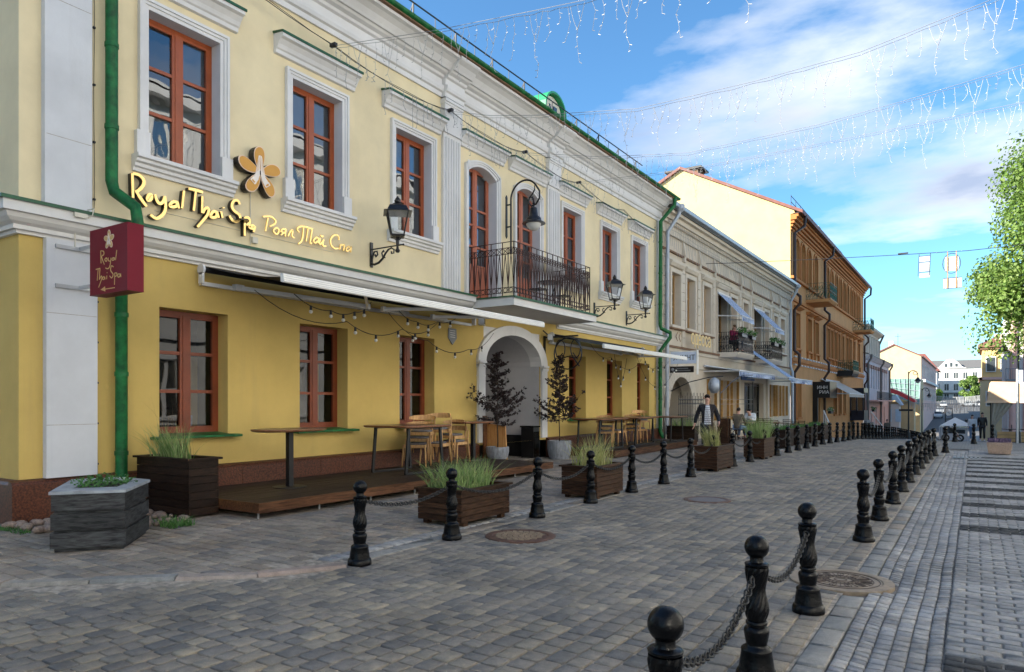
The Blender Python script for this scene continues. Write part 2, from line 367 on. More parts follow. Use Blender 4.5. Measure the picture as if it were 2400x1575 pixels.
glass('pane_glass_low', (0.40, 0.42, 0.44), ior=1.5, wav=.06)
glass('clear_glass', (0.92, 0.94, 0.94), ior=1.35, wav=0.6)

# striped shirt: white with thin dark hoops
def hoops():
    m = M['stripe_shirt']; n, l = m.node_tree.nodes, m.node_tree.links
    t = n.new('ShaderNodeTexCoord'); s = n.new('ShaderNodeSeparateXYZ'); l.new(t.outputs['Object'], s.inputs[0])
    k = N(n, 'ShaderNodeMath', operation='MULTIPLY'); k.inputs[1].default_value = 19.0; l.new(s.outputs['Z'], k.inputs[0])
    f = N(n, 'ShaderNodeMath', operation='FRACT'); l.new(k.outputs[0], f.inputs[0])
    g = N(n, 'ShaderNodeMath', operation='GREATER_THAN'); g.inputs[1].default_value = 0.72; l.new(f.outputs[0], g.inputs[0])
    x = N(n, 'ShaderNodeMix', data_type='RGBA'); l.new(g.outputs[0], x.inputs['Factor']); x.inputs['A'].default_value = (0.60, 0.63, 0.68, 1); x.inputs['B'].default_value = (0.03, 0.035, 0.06, 1)
    l.new(x.outputs['Result'], n['Principled BSDF'].inputs['Base Color'])
hoops()

# awning fabric stripes running down the slope (object X)
def stripes(name, axis, freq, a, b, cut=0.5):
    m = bpy.data.materials.new(name); m.use_nodes = True; n, l = m.node_tree.nodes, m.node_tree.links
    t = n.new('ShaderNodeTexCoord'); s = n.new('ShaderNodeSeparateXYZ'); l.new(t.outputs['Object'], s.inputs[0])
    k = N(n, 'ShaderNodeMath', operation='MULTIPLY'); k.inputs[1].default_value = freq; l.new(s.outputs[axis], k.inputs[0])
    f = N(n, 'ShaderNodeMath', operation='FRACT'); l.new(k.outputs[0], f.inputs[0])
    g = N(n, 'ShaderNodeMath', operation='GREATER_THAN'); g.inputs[1].default_value = cut; l.new(f.outputs[0], g.inputs[0])
    x = N(n, 'ShaderNodeMix', data_type='RGBA'); l.new(g.outputs[0], x.inputs['Factor']); x.inputs['A'].default_value = (*a, 1); x.inputs['B'].default_value = (*b, 1)
    l.new(x.outputs['Result'], n['Principled BSDF'].inputs['Base Color']); n['Principled BSDF'].inputs['Roughness'].default_value = 0.8
    M[name] = m
stripes('awning_stripes', 'Y', 4.5, (0.55, 0.64, 0.80), (0.035, 0.07, 0.20), 0.55)
stripes('awning_stripes_fine', 'Y', 9.0, (0.36, 0.50, 0.74), (0.035, 0.07, 0.20), 0.7)

def brickfloor(name, c1, c2, mortar, sc, bw=0.2, rh=0.1):
    m = bpy.data.materials.new(name); m.use_nodes = True; n, l = m.node_tree.nodes, m.node_tree.links
    g = n.new('ShaderNodeNewGeometry')
    br = N(n, 'ShaderNodeTexBrick', Scale=sc); br.inputs['Color1'].default_value = (*c1, 1); br.inputs['Color2'].default_value = (*c2, 1); br.inputs['Mortar'].default_value = (*mortar, 1)
    br.inputs['Brick Width'].default_value = bw; br.inputs['Row Height'].default_value = rh; br.inputs['Mortar Size'].default_value = 0.008
    l.new(g.outputs['Position'], br.inputs['Vector'])
    nz = N(n, 'ShaderNodeTexNoise', Scale=1.2, Detail=8.0); l.new(g.outputs['Position'], nz.inputs['Vector'])
    mr = N(n, 'ShaderNodeMapRange'); mr.inputs['To Min'].default_value = 0.65; mr.inputs['To Max'].default_value = 1.35; l.new(nz.outputs[0], mr.inputs[0])
    mm = N(n, 'ShaderNodeMix', data_type='RGBA', blend_type='MULTIPLY'); mm.inputs['Factor'].default_value = 1
    l.new(br.outputs[0], mm.inputs['A']); l.new(mr.outputs[0], mm.inputs['B'])
    b = n['Principled BSDF']; l.new(mm.outputs['Result'], b.inputs['Base Color']); b.inputs['Roughness'].default_value = 0.75
    bp = N(n, 'ShaderNodeBump', Strength=0.6, Distance=0.01); l.new(br.outputs['Fac'], bp.inputs['Height']); bp.invert = True; l.new(bp.outputs[0], b.inputs['Normal'])
    M[name] = m
brickfloor('road_far', (0.12, 0.112, 0.108), (0.15, 0.135, 0.12), (0.2, 0.17, 0.14), 1.0, 0.16, 0.13)
brickfloor('brick_far', (0.14, 0.14, 0.143), (0.165, 0.163, 0.162), (0.05, 0.05, 0.05), 1.0)

# ------------------------------------------------------------------ mesh builder
def wloc(o):
    p = Vector((0, 0, 0))
    while o is not None:
        p += o.location; o = o.parent
    return p

class MB:
    def __init__(s): s.v = []; s.f = []
    def add(s, vs, fs):
        k = len(s.v); s.v.extend(vs); s.f.extend([tuple(i + k for i in f) for f in fs]); return s
    def box(s, x0, x1, y0, y1, z0, z1):
        if x0 > x1: x0, x1 = x1, x0
        if y0 > y1: y0, y1 = y1, y0
        if z0 > z1: z0, z1 = z1, z0
        return s.add([(x0, y0, z0), (x1, y0, z0), (x1, y1, z0), (x0, y1, z0), (x0, y0, z1), (x1, y0, z1), (x1, y1, z1), (x0, y1, z1)],
              [(0, 3, 2, 1), (4, 5, 6, 7), (0, 1, 5, 4), (1, 2, 6, 5), (2, 3, 7, 6), (3, 0, 4, 7)])
    def cbox(s, x, y, z, sx, sy, sz): return s.box(x - sx / 2, x + sx / 2, y - sy / 2, y + sy / 2, z - sz / 2, z + sz / 2)
    def prism(s, poly, fn, a, b):
        """poly: 2d points; fn(p, t)->xyz ; extruded t from a to b"""
        n = len(poly)
        vs = [fn(p, a) for p in poly] + [fn(p, b) for p in poly]
        fs = [tuple(range(n))[::-1], tuple(range(n, 2 * n))] + [(i, (i + 1) % n, n + (i + 1) % n, n + i) for i in range(n)]
        return s.add(vs, fs)
    def profY(s, prof, y0, y1):
        """profile in (x,z) swept along Y"""
        return s.prism(prof, lambda p, t: (p[0], t, p[1]), y0, y1)
    def quad(s, a, b, c, d): return s.add([a, b, c, d], [(0, 1, 2, 3)])
    def bar(s, a, b, w, h=None, up=(0, 0, 1)):
        """square bar from a to b"""
        h = h or w
        a = Vector(a); b = Vector(b); d = (b - a)
        if d.length < 1e-6: return s
        d.normalize(); u = Vector(up)
        if abs(d.dot(u)) > 0.98: u = Vector((1, 0, 0))
        x = d.cross(u).normalized(); y = x.cross(d).normalized()
        vs = []
        for p in (a, b):
            for i, j in ((-1, -1), (1, -1), (1, 1), (-1, 1)):
                vs.append(tuple(p + x * (i * w / 2) + y * (j * h / 2)))
        return s.add(vs, [(0, 3, 2, 1), (4, 5, 6, 7), (0, 1, 5, 4), (1, 2, 6, 5), (2, 3, 7, 6), (3, 0, 4, 7)])
    def tube(s, pts, r, n=6, closed=False, caps=True):
        pts = [Vector(p) for p in pts]; m = len(pts); rings = []
        pu = None
        for i, p in enumerate(pts):
            if closed: d = pts[(i + 1) % m] - pts[i - 1]
            else: d = pts[min(i + 1, m - 1)] - pts[max(i - 1, 0)]
            if d.length < 1e-9: d = Vector((0, 0, 1))
            d.normalize()
            if pu is None:
                u = Vector((0, 0, 1)) if abs(d.z) < 0.9 else Vector((1, 0, 0))
                x = d.cross(u).normalized()
            else:
                x = (pu - d * pu.dot(d))
                if x.length < 1e-6: x = d.orthogonal()
                x.normalize()
            pu = x; y = d.cross(x)
            rr = r[i] if isinstance(r, (list, tuple)) else r
            rings.append([tuple(p + x * (rr * math.cos(2 * math.pi * k / n)) + y * (rr * math.sin(2 * math.pi * k / n))) for k in range(n)])
        vs = [v for rg in rings for v in rg]; fs = []
        for i in range(m if closed else m - 1):
            j = (i + 1) % m
            for k in range(n):
                fs.append((i * n + k, i * n + (k + 1) % n, j * n + (k + 1) % n, j * n + k))
        if not closed and caps:
            fs.append(tuple(range(n))[::-1]); fs.append(tuple((m - 1) * n + k for k in range(n)))
        return s.add(vs, fs)
    def lathe(s, prof, n=16, c=(0, 0, 0), rfn=None, cap=True):
        """prof: (r,z) bottom to top"""
        vs = []; fs = []
        for i, (r, z) in enumerate(prof):
            for k in range(n):
                a = 2 * math.pi * k / n
                rr = rfn(r, z, a) if rfn else r
                vs.append((c[0] + rr * math.cos(a), c[1] + rr * math.sin(a), c[2] + z))
        for i in range(len(prof) - 1):
            for k in range(n):
                fs.append((i * n + k, i * n + (k + 1) % n, (i + 1) * n + (k + 1) % n, (i + 1) * n + k))
        if cap:
            fs.append(tuple(range(n))[::-1]); fs.append(tuple((len(prof) - 1) * n + k for k in range(n)))
        return s.add(vs, fs)
    def sphere(s, c, r, n=10, m=6, sq=1.0):
        prof = [(max(1e-4, r * math.sin(math.pi * i / m)), -r * sq * math.cos(math.pi * i / m)) for i in range(m + 1)]
        return s.lathe(prof, n, c)
    def xf(s, mtx):
        s.v = [tuple(mtx @ Vector(v)) for v in s.v]; return s
    def mesh(s, name, mt=None, off=None, smooth=False):
        me = bpy.data.meshes.new(name)
        v = s.v if off is None else [(a - off[0], b - off[1], c - off[2]) for a, b, c in s.v]
        me.from_pydata(v, [], s.f)
        if mt is not None: me.materials.append(M[mt] if isinstance(mt, str) else mt)
        if smooth:
            me.polygons.foreach_set('use_smooth', [True] * len(me.polygons))
        me.update()
        return me
    def build(s, name, mt, parent=None, w=1, smooth=False, auto=None, **props):
        """w=1: vertices are in world coordinates (parent chain unrotated); w=0: vertices are in the parent's local frame"""
        off = wloc(parent) if (w and parent is not None) else None
        me = s.mesh(name, mt, off, smooth or auto is not None)
        o = bpy.data.objects.new(name, me); COL.objects.link(o)
        if auto is not None and hasattr(me, 'set_sharp_from_angle'): me.set_sharp_from_angle(angle=R(auto))
        if parent is not None: o.parent = parent
        for k, v in props.items(): o[k] = v
        return o

def thing(name, label, cat, loc=(0, 0, 0), rz=0, group=None):
    o = bpy.data.objects.new(name, None); COL.objects.link(o)
    o.empty_display_size = 0.1
    o.location = loc; o.rotation_euler = (0, 0, rz); o['label'] = label; o['category'] = cat
    if group: o['group'] = group
    return o
def tag(o, label, cat, group=None):
    o['label'] = label; o['category'] = cat
    if group: o['group'] = group
    return o
def inst(name, me, parent, loc=(0, 0, 0), rot=(0, 0, 0), scale=(1, 1, 1)):
    o = bpy.data.objects.new(name, me); COL.objects.link(o); o.parent = parent
    o.location = loc; o.rotation_euler = rot; o.scale = scale
    return o
def copy_tree(o, parent=None):
    c = o.copy(); COL.objects.link(c); c.parent = parent
    for ch in list(o.children): copy_tree(ch, c)
    return c
def dup(root, loc, rz, label, group=None):
    c = copy_tree(root); c.location = loc; c.rotation_euler = (0, 0, rz); c['label'] = label
    if group: c['group'] = group
    return c

def lerp(a, b, t): return a + (b - a) * t
GZ = [(-100, 0), (28, 0), (36, -0.15), (43.5, -0.48), (56, -0.98), (78, -2.05), (100, -3.3), (140, -4.2), (170, -3.4), (200, -1.9), (240, 0.0), (322, 3.3), (900, 3.6)]
def gz(y):
    for (a, za_), (b, zb_) in zip(GZ, GZ[1:]):
        if y <= b: return lerp(za_, zb_, max(0, (y - a) / (b - a)))
    return GZ[-1][1]
def proj(x, y, z):
    sn, cs = math.sin(YAW), math.cos(YAW)
    d = -sn * x + cs * y
    if d < 0.3: return None
    return 1200 + 1660 * (cs * x + sn * y) / d, 943 - 1660 * (z - CAM_Z) / d, d
def arc(cx, cy, r, a0, a1, n):
    return [(cx + r * math.cos(lerp(a0, a1, i / n)), cy + r * math.sin(lerp(a0, a1, i / n))) for i in range(n + 1)]
# ------------------------------------------------------------------ ground
def sheet(name, x0, x1, y0, y1, dz, mt, parent=None, step=4.0, kind='structure', extra=()):
    ys = [y0]
    while ys[-1] < y1 - 1e-6: ys.append(min(y1, ys[-1] + step))
    for a, _ in GZ:
        if y0 < a < y1: ys.append(a)
    ys = sorted(set(ys)); mb = MB()
    for i, y in enumerate(ys):
        mb.v += [(x0, y, gz(y) + dz), (x1, y, gz(y) + dz)]
        if i: k = 2 * i; mb.f.append((k - 2, k - 1, k + 1, k))
    o = mb.build(name, mt, parent)
    if kind: o['kind'] = kind
    return o
ground = sheet('ground', -900, 900, -400, 900, -0.10, 'asphalt', step=60)

def inframe(x, y, mg=260):
    p = proj(x, y, gz(y))
    return p is not None and -mg < p[0] < 2400 + mg and p[1] < 1575 + mg

KL = [(-14, -0.2), (-9.2, 1.25), (-6.89, 2.64), (-5.34, 4.04), (-4.93, 4.72)]   # kerb line at the corner
def kline(x):
    for (a, ya), (b, yb) in zip(KL, KL[1:]):
        if x <= b: return lerp(ya, yb, (x - a) / (b - a))
    return 99
MANH = [(-4.42, 6.95, 0.41), (-3.57, 11.16, 0.37), (-0.98, 6.75, 0.42)]
def in_manh(x, y, g=0.0): return any((x - a) ** 2 + (y - b) ** 2 < (r + g) ** 2 for a, b, r in MANH)

def piece_mesh(name, mt, rnd, dome, seed, n=8, drop=0.03, rough=0.0):
    """unit paving piece, 1x1, top at z=0, sides down"""
    r = random.Random(seed); pts = []
    k = 0.5; c = rnd
    base = [(-k + c, -k), (k - c, -k), (k, -k + c), (k, k - c), (k - c, k), (-k + c, k), (-k, k - c), (-k, -k + c)]
    j = 0.02
    base = [(x + r.uniform(-j, j), y + r.uniform(-j, j)) for x, y in base]
    tilt = (r.uniform(-1, 1) * 0.004, r.uniform(-1, 1) * 0.004)
    mb = MB()
    mb.v += [(x, y, -drop) for x, y in base]
    mb.v += [(x * .985, y * .985, -dome * 1.1 - 0.002 + r.uniform(-.001, .001)) for x, y in base]
    mb.v += [(x * .88, y * .88, -dome * 0.25 + tilt[0] * x + tilt[1] * y + r.uniform(-rough, rough)) for x, y in base]
    mb.v += [(0, 0, r.uniform(-rough, rough))]
    for i in range(8):
        q = (i + 1) % 8
        mb.f += [(i, q, 8 + q, 8 + i), (8 + i, 8 + q, 16 + q, 16 + i), (16 + i, 16 + q, 24)]
    return mb.mesh(name, mt, smooth=True), mb

def lay(parent, name, mt, rects, rnd=0.14, dome=0.007, gap=0.010, zj=0.004, n_ind=300, variants=10, z0=0.0, drop=0.03, rough=0.0015, mats=None):
    """rects: (cx,cy,w,h,rot[,z[,tiltx]]); the pieces nearest to the camera are objects, the rest one joined part"""
    vs = [piece_mesh(name, mt, rnd, dome, s * 13 + 5, drop=drop, rough=rough) for s in range(variants)]
    rects = [q for q in rects if inframe(q[0], q[1])]
    def size(q):
        p = proj(q[0], q[1], 0); vis = (-40 < p[0] < 2440 and p[1] < 1600)
        return (0 if vis else 1000) + p[2]
    rects.sort(key=size)
    for q in rects[:n_ind]:
        me, _ = random.choice(vs)
        z = z0 + random.uniform(-zj, 0) + (q[5] if len(q) > 5 else 0) + gz(q[1])
        o = inst(name, me, parent, (q[0], q[1], z), (0, q[6] if len(q) > 6 else 0, q[4]), (q[2] - gap, q[3] - gap, 1))
    rest = rects[n_ind:]
    if rest:
        big = MB(); V = []; F = []; k = 0
        for q in rest:
            _, mb = random.choice(vs); c, s_ = math.cos(q[4]), math.sin(q[4]); z = z0 + random.uniform(-zj, 0) + (q[5] if len(q) > 5 else 0) + gz(q[1])
            tl = math.tan(-(q[6] if len(q) > 6 else 0))
            w, h = q[2] - gap, q[3] - gap
            for (x, y, zz) in mb.v:
                X = x * w; Y = y * h
                V.append((q[0] + c * X - s_ * Y, q[1] + s_ * X + c * Y, z + zz + X * tl))
            F.extend([tuple(i + k for i in f) for f in mb.f]); k += len(mb.v)
        big.v = V; big.f = F
        big.build(name, mt, parent, smooth=True, kind='stuff')
    return len(rects)

# road of dark setts, running up the street and out into the side street
road = sheet('road', -5.0, -0.9, 4.7, 46, -0.013, 'mortar', step=2)
mb = MB(); K2 = [(x, y) for x, y in KL]
mb.v = [(x, y, -0.013) for x, y in K2] + [(-0.9, 4.7, -0.013), (-0.9, -3, -0.013), (-14, -3, -0.013)]
mb.f = [tuple(range(len(mb.v)))[::-1]]
mb.build('bed', 'mortar', road)
rects = []
x = -4.99; rr = random.Random(3)
cols = []
while x < -0.99:
    w = rr.uniform(0.125, 0.155); cols.append((x, w)); x += w
x = -5.0
while x > -12: w = rr.uniform(0.13, 0.165); x -= w; cols.append((x, w))
for x, w in cols:
    y = 0.9 + rr.uniform(0, .2)
    while y < 40:
        h = rr.choice([0.12, 0.14, 0.15, 0.17, 0.20]) + rr.uniform(-.01, .01)
        cx, cy = x + w / 2 + 0.012 * math.sin(y * 1.7) , y + h / 2
        ok = not in_manh(cx, cy)
        if x < -4.99:
            ok = ok and cy < kline(cx - .05) - 0.22
        elif cy < 4.8: ok = ok and cy < kline(cx) - 0.10 if cx < -4.9 else ok
        if cx > -0.96: ok = False
        if ok: rects.append((cx, cy, w, h, rr.uniform(-.03, .03)))
        y += h
lay(road, 'cobble', 'cobble', rects, rnd=0.07, dome=0.0028, gap=0.0065, zj=.005)
far = sheet('road_continuation', -5.0, -0.9, 46, 150, -0.008, 'road_far', step=3)
sheet('road_joint', -5.0, -0.9, 40, 46, -0.006, 'road_far', step=3)

# left pavement of brownish slabs
lpav = MB()
for a, b in ((4.72, 28), (28, 36), (36, 43.5), (43.5, 47)):
    lpav.quad((-10.4, a, gz(a) - .011), (-5.0, a, gz(a) - .011), (-5.0, b, gz(b) - .011), (-10.4, b, gz(b) - .011))
for (xa, ya), (xb, yb) in zip(KL, KL[1:]): lpav.quad((xa, ya, -.011), (xb, yb, -.011), (xb, 4.72, -.011), (xa, 4.72, -.011))
leftp = lpav.build('left_pavement', 'mortar', kind='structure')
rects = []; rr = random.Random(5); y = 0.2; row = 0
while y < 36:
    h = rr.uniform(0.15, 0.185); x = -13.0 + rr.uniform(0, .25); row += 1
    while x < -5.5:
        w = rr.choice([0.20, 0.24, 0.28, 0.31]) + rr.uniform(-.01, .01)
        cx, cy = x + w / 2, y + h / 2 + 0.012 * math.sin(x * 2.1)
        if cx + w / 2 < -5.44 and cy - h / 2 > kline(cx + w / 2) + .05 and cy - h / 2 > kline(cx - w / 2) + .12 and not in_manh(cx, cy) and not (cx < -10.15 and cy > 4.0):
            rects.append((cx, cy, w, h, rr.uniform(-.012, .012)))
        x += w
    y += h
lay(leftp, 'paving_slab', 'slab', rects, rnd=0.035, dome=0.003, gap=0.008, zj=0.005)
# dark edging row and flat granite strip beside the bollards
rects = []; y = 4.9
while y < 38: rects.append((-5.36, y, 0.21, 0.15, 0.10)); y += 0.152
lay(leftp, 'edging_sett', 'sett_grey', rects, rnd=0.06, dome=0.012, gap=0.008, n_ind=140, z0=0.006)
rects = []; y = 4.95; rr = random.Random(9)
while y < 38:
    h = rr.uniform(.45, .9); rects.append((-5.14, y + h / 2, 0.20, h, 0)); y += h
lay(leftp, 'granite_strip', 'kerb_granite', [(a, b, c, d, e) for a, b, c, d, e in rects if not in_manh(a, b, .1) ], rnd=0.02, dome=0.002, gap=0.006, n_ind=60)
# granite kerb curving round the corner
kerb = MB(); kerb.quad((-10, .6, -.03), (-9.9, .6, -.03), (-9.9, .7, -.03), (-10, .7, -.03))
kerb = thing('corner_kerb', 'granite kerb stones curving round the street corner beside the wooden planters', 'kerb'); del kerb['category']; del kerb['label']; kerb['kind'] = 'structure'
rr = random.Random(12)
for (ax, ay), (bx, by) in zip(KL[1:], KL[2:]):
    L = math.hypot(bx - ax, by - ay); n = max(1, round(L / 0.62)); cuts = [i / n for i in range(n + 1)]
    for i in range(n):
        t0, t1 = cuts[i] + 0.006 / L, cuts[i + 1] - 0.006 / L
        p0 = (lerp(ax, bx, t0), lerp(ay, by, t0)); p1 = (lerp(ax, bx, t1), lerp(ay, by, t1))
        dxn, dyn = (bx - ax) / L, (by - ay) / L; nx, ny = -dyn, dxn
        w = 0.13; hgt = 0.018 + rr.uniform(-.006, .01)
        m_ = MB(); q = [(-.00, 0), (w, 0)]
        def P(p, o, z): return (p[0] + nx * o, p[1] + ny * o, z)
        prof = [(-0.01, -0.05), (0.0, hgt - .022), (0.018, hgt), (w - .012, hgt + .002), (w, hgt - .012), (w, -.05)]
        m_.v = [P(p0, o, z) for o, z in prof] + [P(p1, o, z) for o, z in prof]
        k = len(prof); m_.f = [tuple(range(k)), tuple(range(k, 2 * k))[::-1]] + [(a, k + a, k + a + 1, a + 1) for a in range(k - 1)]
        m_.build('kerb_stone', rr.choice(['kerb_pink', 'kerb_pink', 'kerb_granite']), kerb, smooth=False)

# right side: granite kerb slabs, drain channel of small setts, brick pavement with dark bands
gut = sheet('right_gutter', -0.92, -0.16, 1.5, 40, -0.030, 'mortar_dark', step=2)
rr = random.Random(21); rects = []; y = 1.6
while y < 27:
    h = rr.uniform(.28, .52)
    if not in_manh(-.81, y + h / 2, .05): rects.append((-.815, y + h / 2, .175, h, 0))
    y += h
lay(gut, 'kerb_slab', 'kerb_granite', rects, rnd=0.03, dome=0.004, gap=0.010, n_ind=110, drop=.05)
rects = []
for i, (xa, xb, z, tl) in enumerate([(-.725, -.635, -.004, 0.06), (-.635, -.545, -.012, 0.13), (-.545, -.447, -.018, 0), (-.447, -.349, -.018, 0), (-.349, -.251, -.018, 0), (-.251, -.165, -.010, -0.14)]):
    y = 1.6 + rr.uniform(0, .08)
    while y < 27:
        h = rr.uniform(.07, .085) if i in (0, 1, 5) else rr.uniform(.095, .12)
        if not in_manh((xa + xb) / 2, y + h / 2): rects.append(((xa + xb) / 2 + .004 * math.sin(y * 3), y + h / 2, xb - xa, h, 0.10 if i in (1, 5) else 0, z, tl))
        y += h
lay(gut, 'gutter_sett', 'sett_grey', rects, rnd=0.03, dome=0.0022, gap=0.0035, drop=.03)
rpav = sheet('right_pavement', -0.16, 7.0, 1.5, 28, -0.009, 'mortar_dark', step=2)
bands = [(1.5, 5.15)] + [(10.15 + i * 1.22, 10.15 + i * 1.22 + 0.52) for i in range(12)]
def dark(y): return any(a <= y <= b for a, b in bands)
rl, rd = [], []; y = 2.6; row = 0; rr = random.Random(31)
while y < 27.5:
    h = 0.105; x = -0.158 + (0.10 if row % 2 else 0.0)
    while x < 3.0:
        w = 0.205
        x0 = max(x, -0.158)
        if x0 < x + w - .03: (rd if dark(y + h / 2) else rl).append(((x0 + x + w) / 2, y + h / 2, x + w - x0, h, rr.uniform(-.01, .01)))
        x += w
    if row % 2: 
        (rd if dark(y + h / 2) else rl).append((-0.108, y + h / 2, .1, h, 0))
    y += h; row += 1
lay(rpav, 'paving_brick', 'brick_grey', rl, rnd=0.02, dome=0.0022, gap=0.0045, zj=.0025)
lay(rpav, 'dark_paving_stone', 'brick_dark', rd, rnd=0.04, dome=0.004, gap=0.006, zj=.004, rough=.004)
sheet('right_pavement_continuation', -0.9, 40, 28, 150, -0.012, 'brick_far', step=3)
sheet('right_pavement_side', 3.0, 7.0, -12, 28, -0.008, 'brick_far', step=4)
sheet('left_pavement_continuation', -10.4, -5.0, 47, 150, -0.012, 'road_far', step=3)
sheet('side_street', -60, -14, -4, 4.0, -0.02, 'road_far', step=8)

# manhole covers
def manhole(x, y, r, label, kind):
    t = thing('manhole_cover', label, 'manhole cover', (x, y, 0))
    n = 40
    fr = MB().lathe([(r, -.03), (r, .003), (r - .012, .006), (r * .80, .006), (r * .80 - .006, .0), (r * .80 - .006, -.03)], n, (x, y, 0), cap=False)
    lid = MB().lathe([(0.001, .001), (r * .78, .001), (r * .785, -.02)], n, (x, y, 0), cap=False)
    if kind == 0:
        fr.build('frame', 'rust_cover', t, auto=30); l_ = lid.build('lid', 'rust_cover', t)
        g = MB(); a = R(20); q = -r * .66
        while q < r * .7:
            half = math.sqrt(max(0, (r * .70) ** 2 - q * q)); s0 = -half
            while s0 < half - .03:
                e = min(half, s0 + .055)
                ca, sa = math.cos(a), math.sin(a)
                g.bar((x + ca * s0 - sa * q, y + sa * s0 + ca * q, .006), (x + ca * e - sa * q, y + sa * e + ca * q, .006), .016, .010)
                s0 = e + .014
            q += .047
        g.build('grip_bars', 'beige_cover', l_)
    elif kind == 1:
        fr.build('frame', 'rust_cover', t, auto=30); lid.build('lid', 'steel_cover', t)
    else:
        fr.build('frame', 'beige_cover', t, auto=30); l_ = lid.build('lid', 'beige_cover', t)
        g = MB()
        for rr_ in (.12, .22, .34, .62, .74):
            g.tube([(x + r * rr_ * math.cos(b), y + r * rr_ * math.sin(b), .003) for b in [2 * math.pi * i / 36 for i in range(36)]], .0035, 4, closed=True)
        for i in range(22):
            b = 2 * math.pi * i / 22
            g.tube([(x + r * q * math.cos(b), y + r * q * math.sin(b), .003) for q in (.22, .60)], .003, 4)
        for i in range(11):
            b = 2 * math.pi * i / 11
            g.tube([(x + r * (.48 + .12 * math.cos(c)) * math.cos(b + .13 * math.sin(c)), y + r * (.48 + .12 * math.cos(c)) * math.sin(b + .13 * math.sin(c)), .003) for c in [2 * math.pi * k / 10 for k in range(10)]], .003, 4, closed=True)
        g.build('cast_pattern', 'cover_line', l_)
manhole(*MANH[0], 'rust-brown cast iron manhole cover with rows of grip bars behind the second bollard', 0)
manhole(*MANH[1], 'smooth grey filled manhole cover in the middle of the cobbled road', 1)
manhole(*MANH[2], 'beige cast manhole cover with a flower pattern beside the right-hand bollards', 2)
# ------------------------------------------------------------------ facade helpers (a facade is a plane x = X facing +X)
def wall_holes(mb, X, y0, y1, z0, z1, holes, depth=0.3, sgn=1):
    """front face with rectangular openings and their reveals; depth goes towards -X*sgn"""
    ys = sorted(set([y0, y1] + [h[0] for h in holes] + [h[1] for h in holes]))
    zs = sorted(set([z0, z1] + [h[2] for h in holes] + [h[3] for h in holes]))
    for a, b in zip(ys, ys[1:]):
        for c, d in zip(zs, zs[1:]):
            if any(h[0] - 1e-6 <= a and b <= h[1] + 1e-6 and h[2] - 1e-6 <= c and d <= h[3] + 1e-6 for h in holes): continue
            mb.quad((X, a, c), (X, b, c), (X, b, d), (X, a, d))
    for h in holes:
        dp = h[4] if len(h) > 4 else depth; B = X - dp * sgn
        a, b, c, d = h[:4]
        mb.quad((X, a, c), (X, a, d), (B, a, d), (B, a, c)); mb.quad((X, b, d), (X, b, c), (B, b, c), (B, b, d))
        mb.quad((X, a, d), (X, b, d), (B, b, d), (B, a, d)); mb.quad((X, b, c), (X, a, c), (B, a, c), (B, b, c))
    return mb

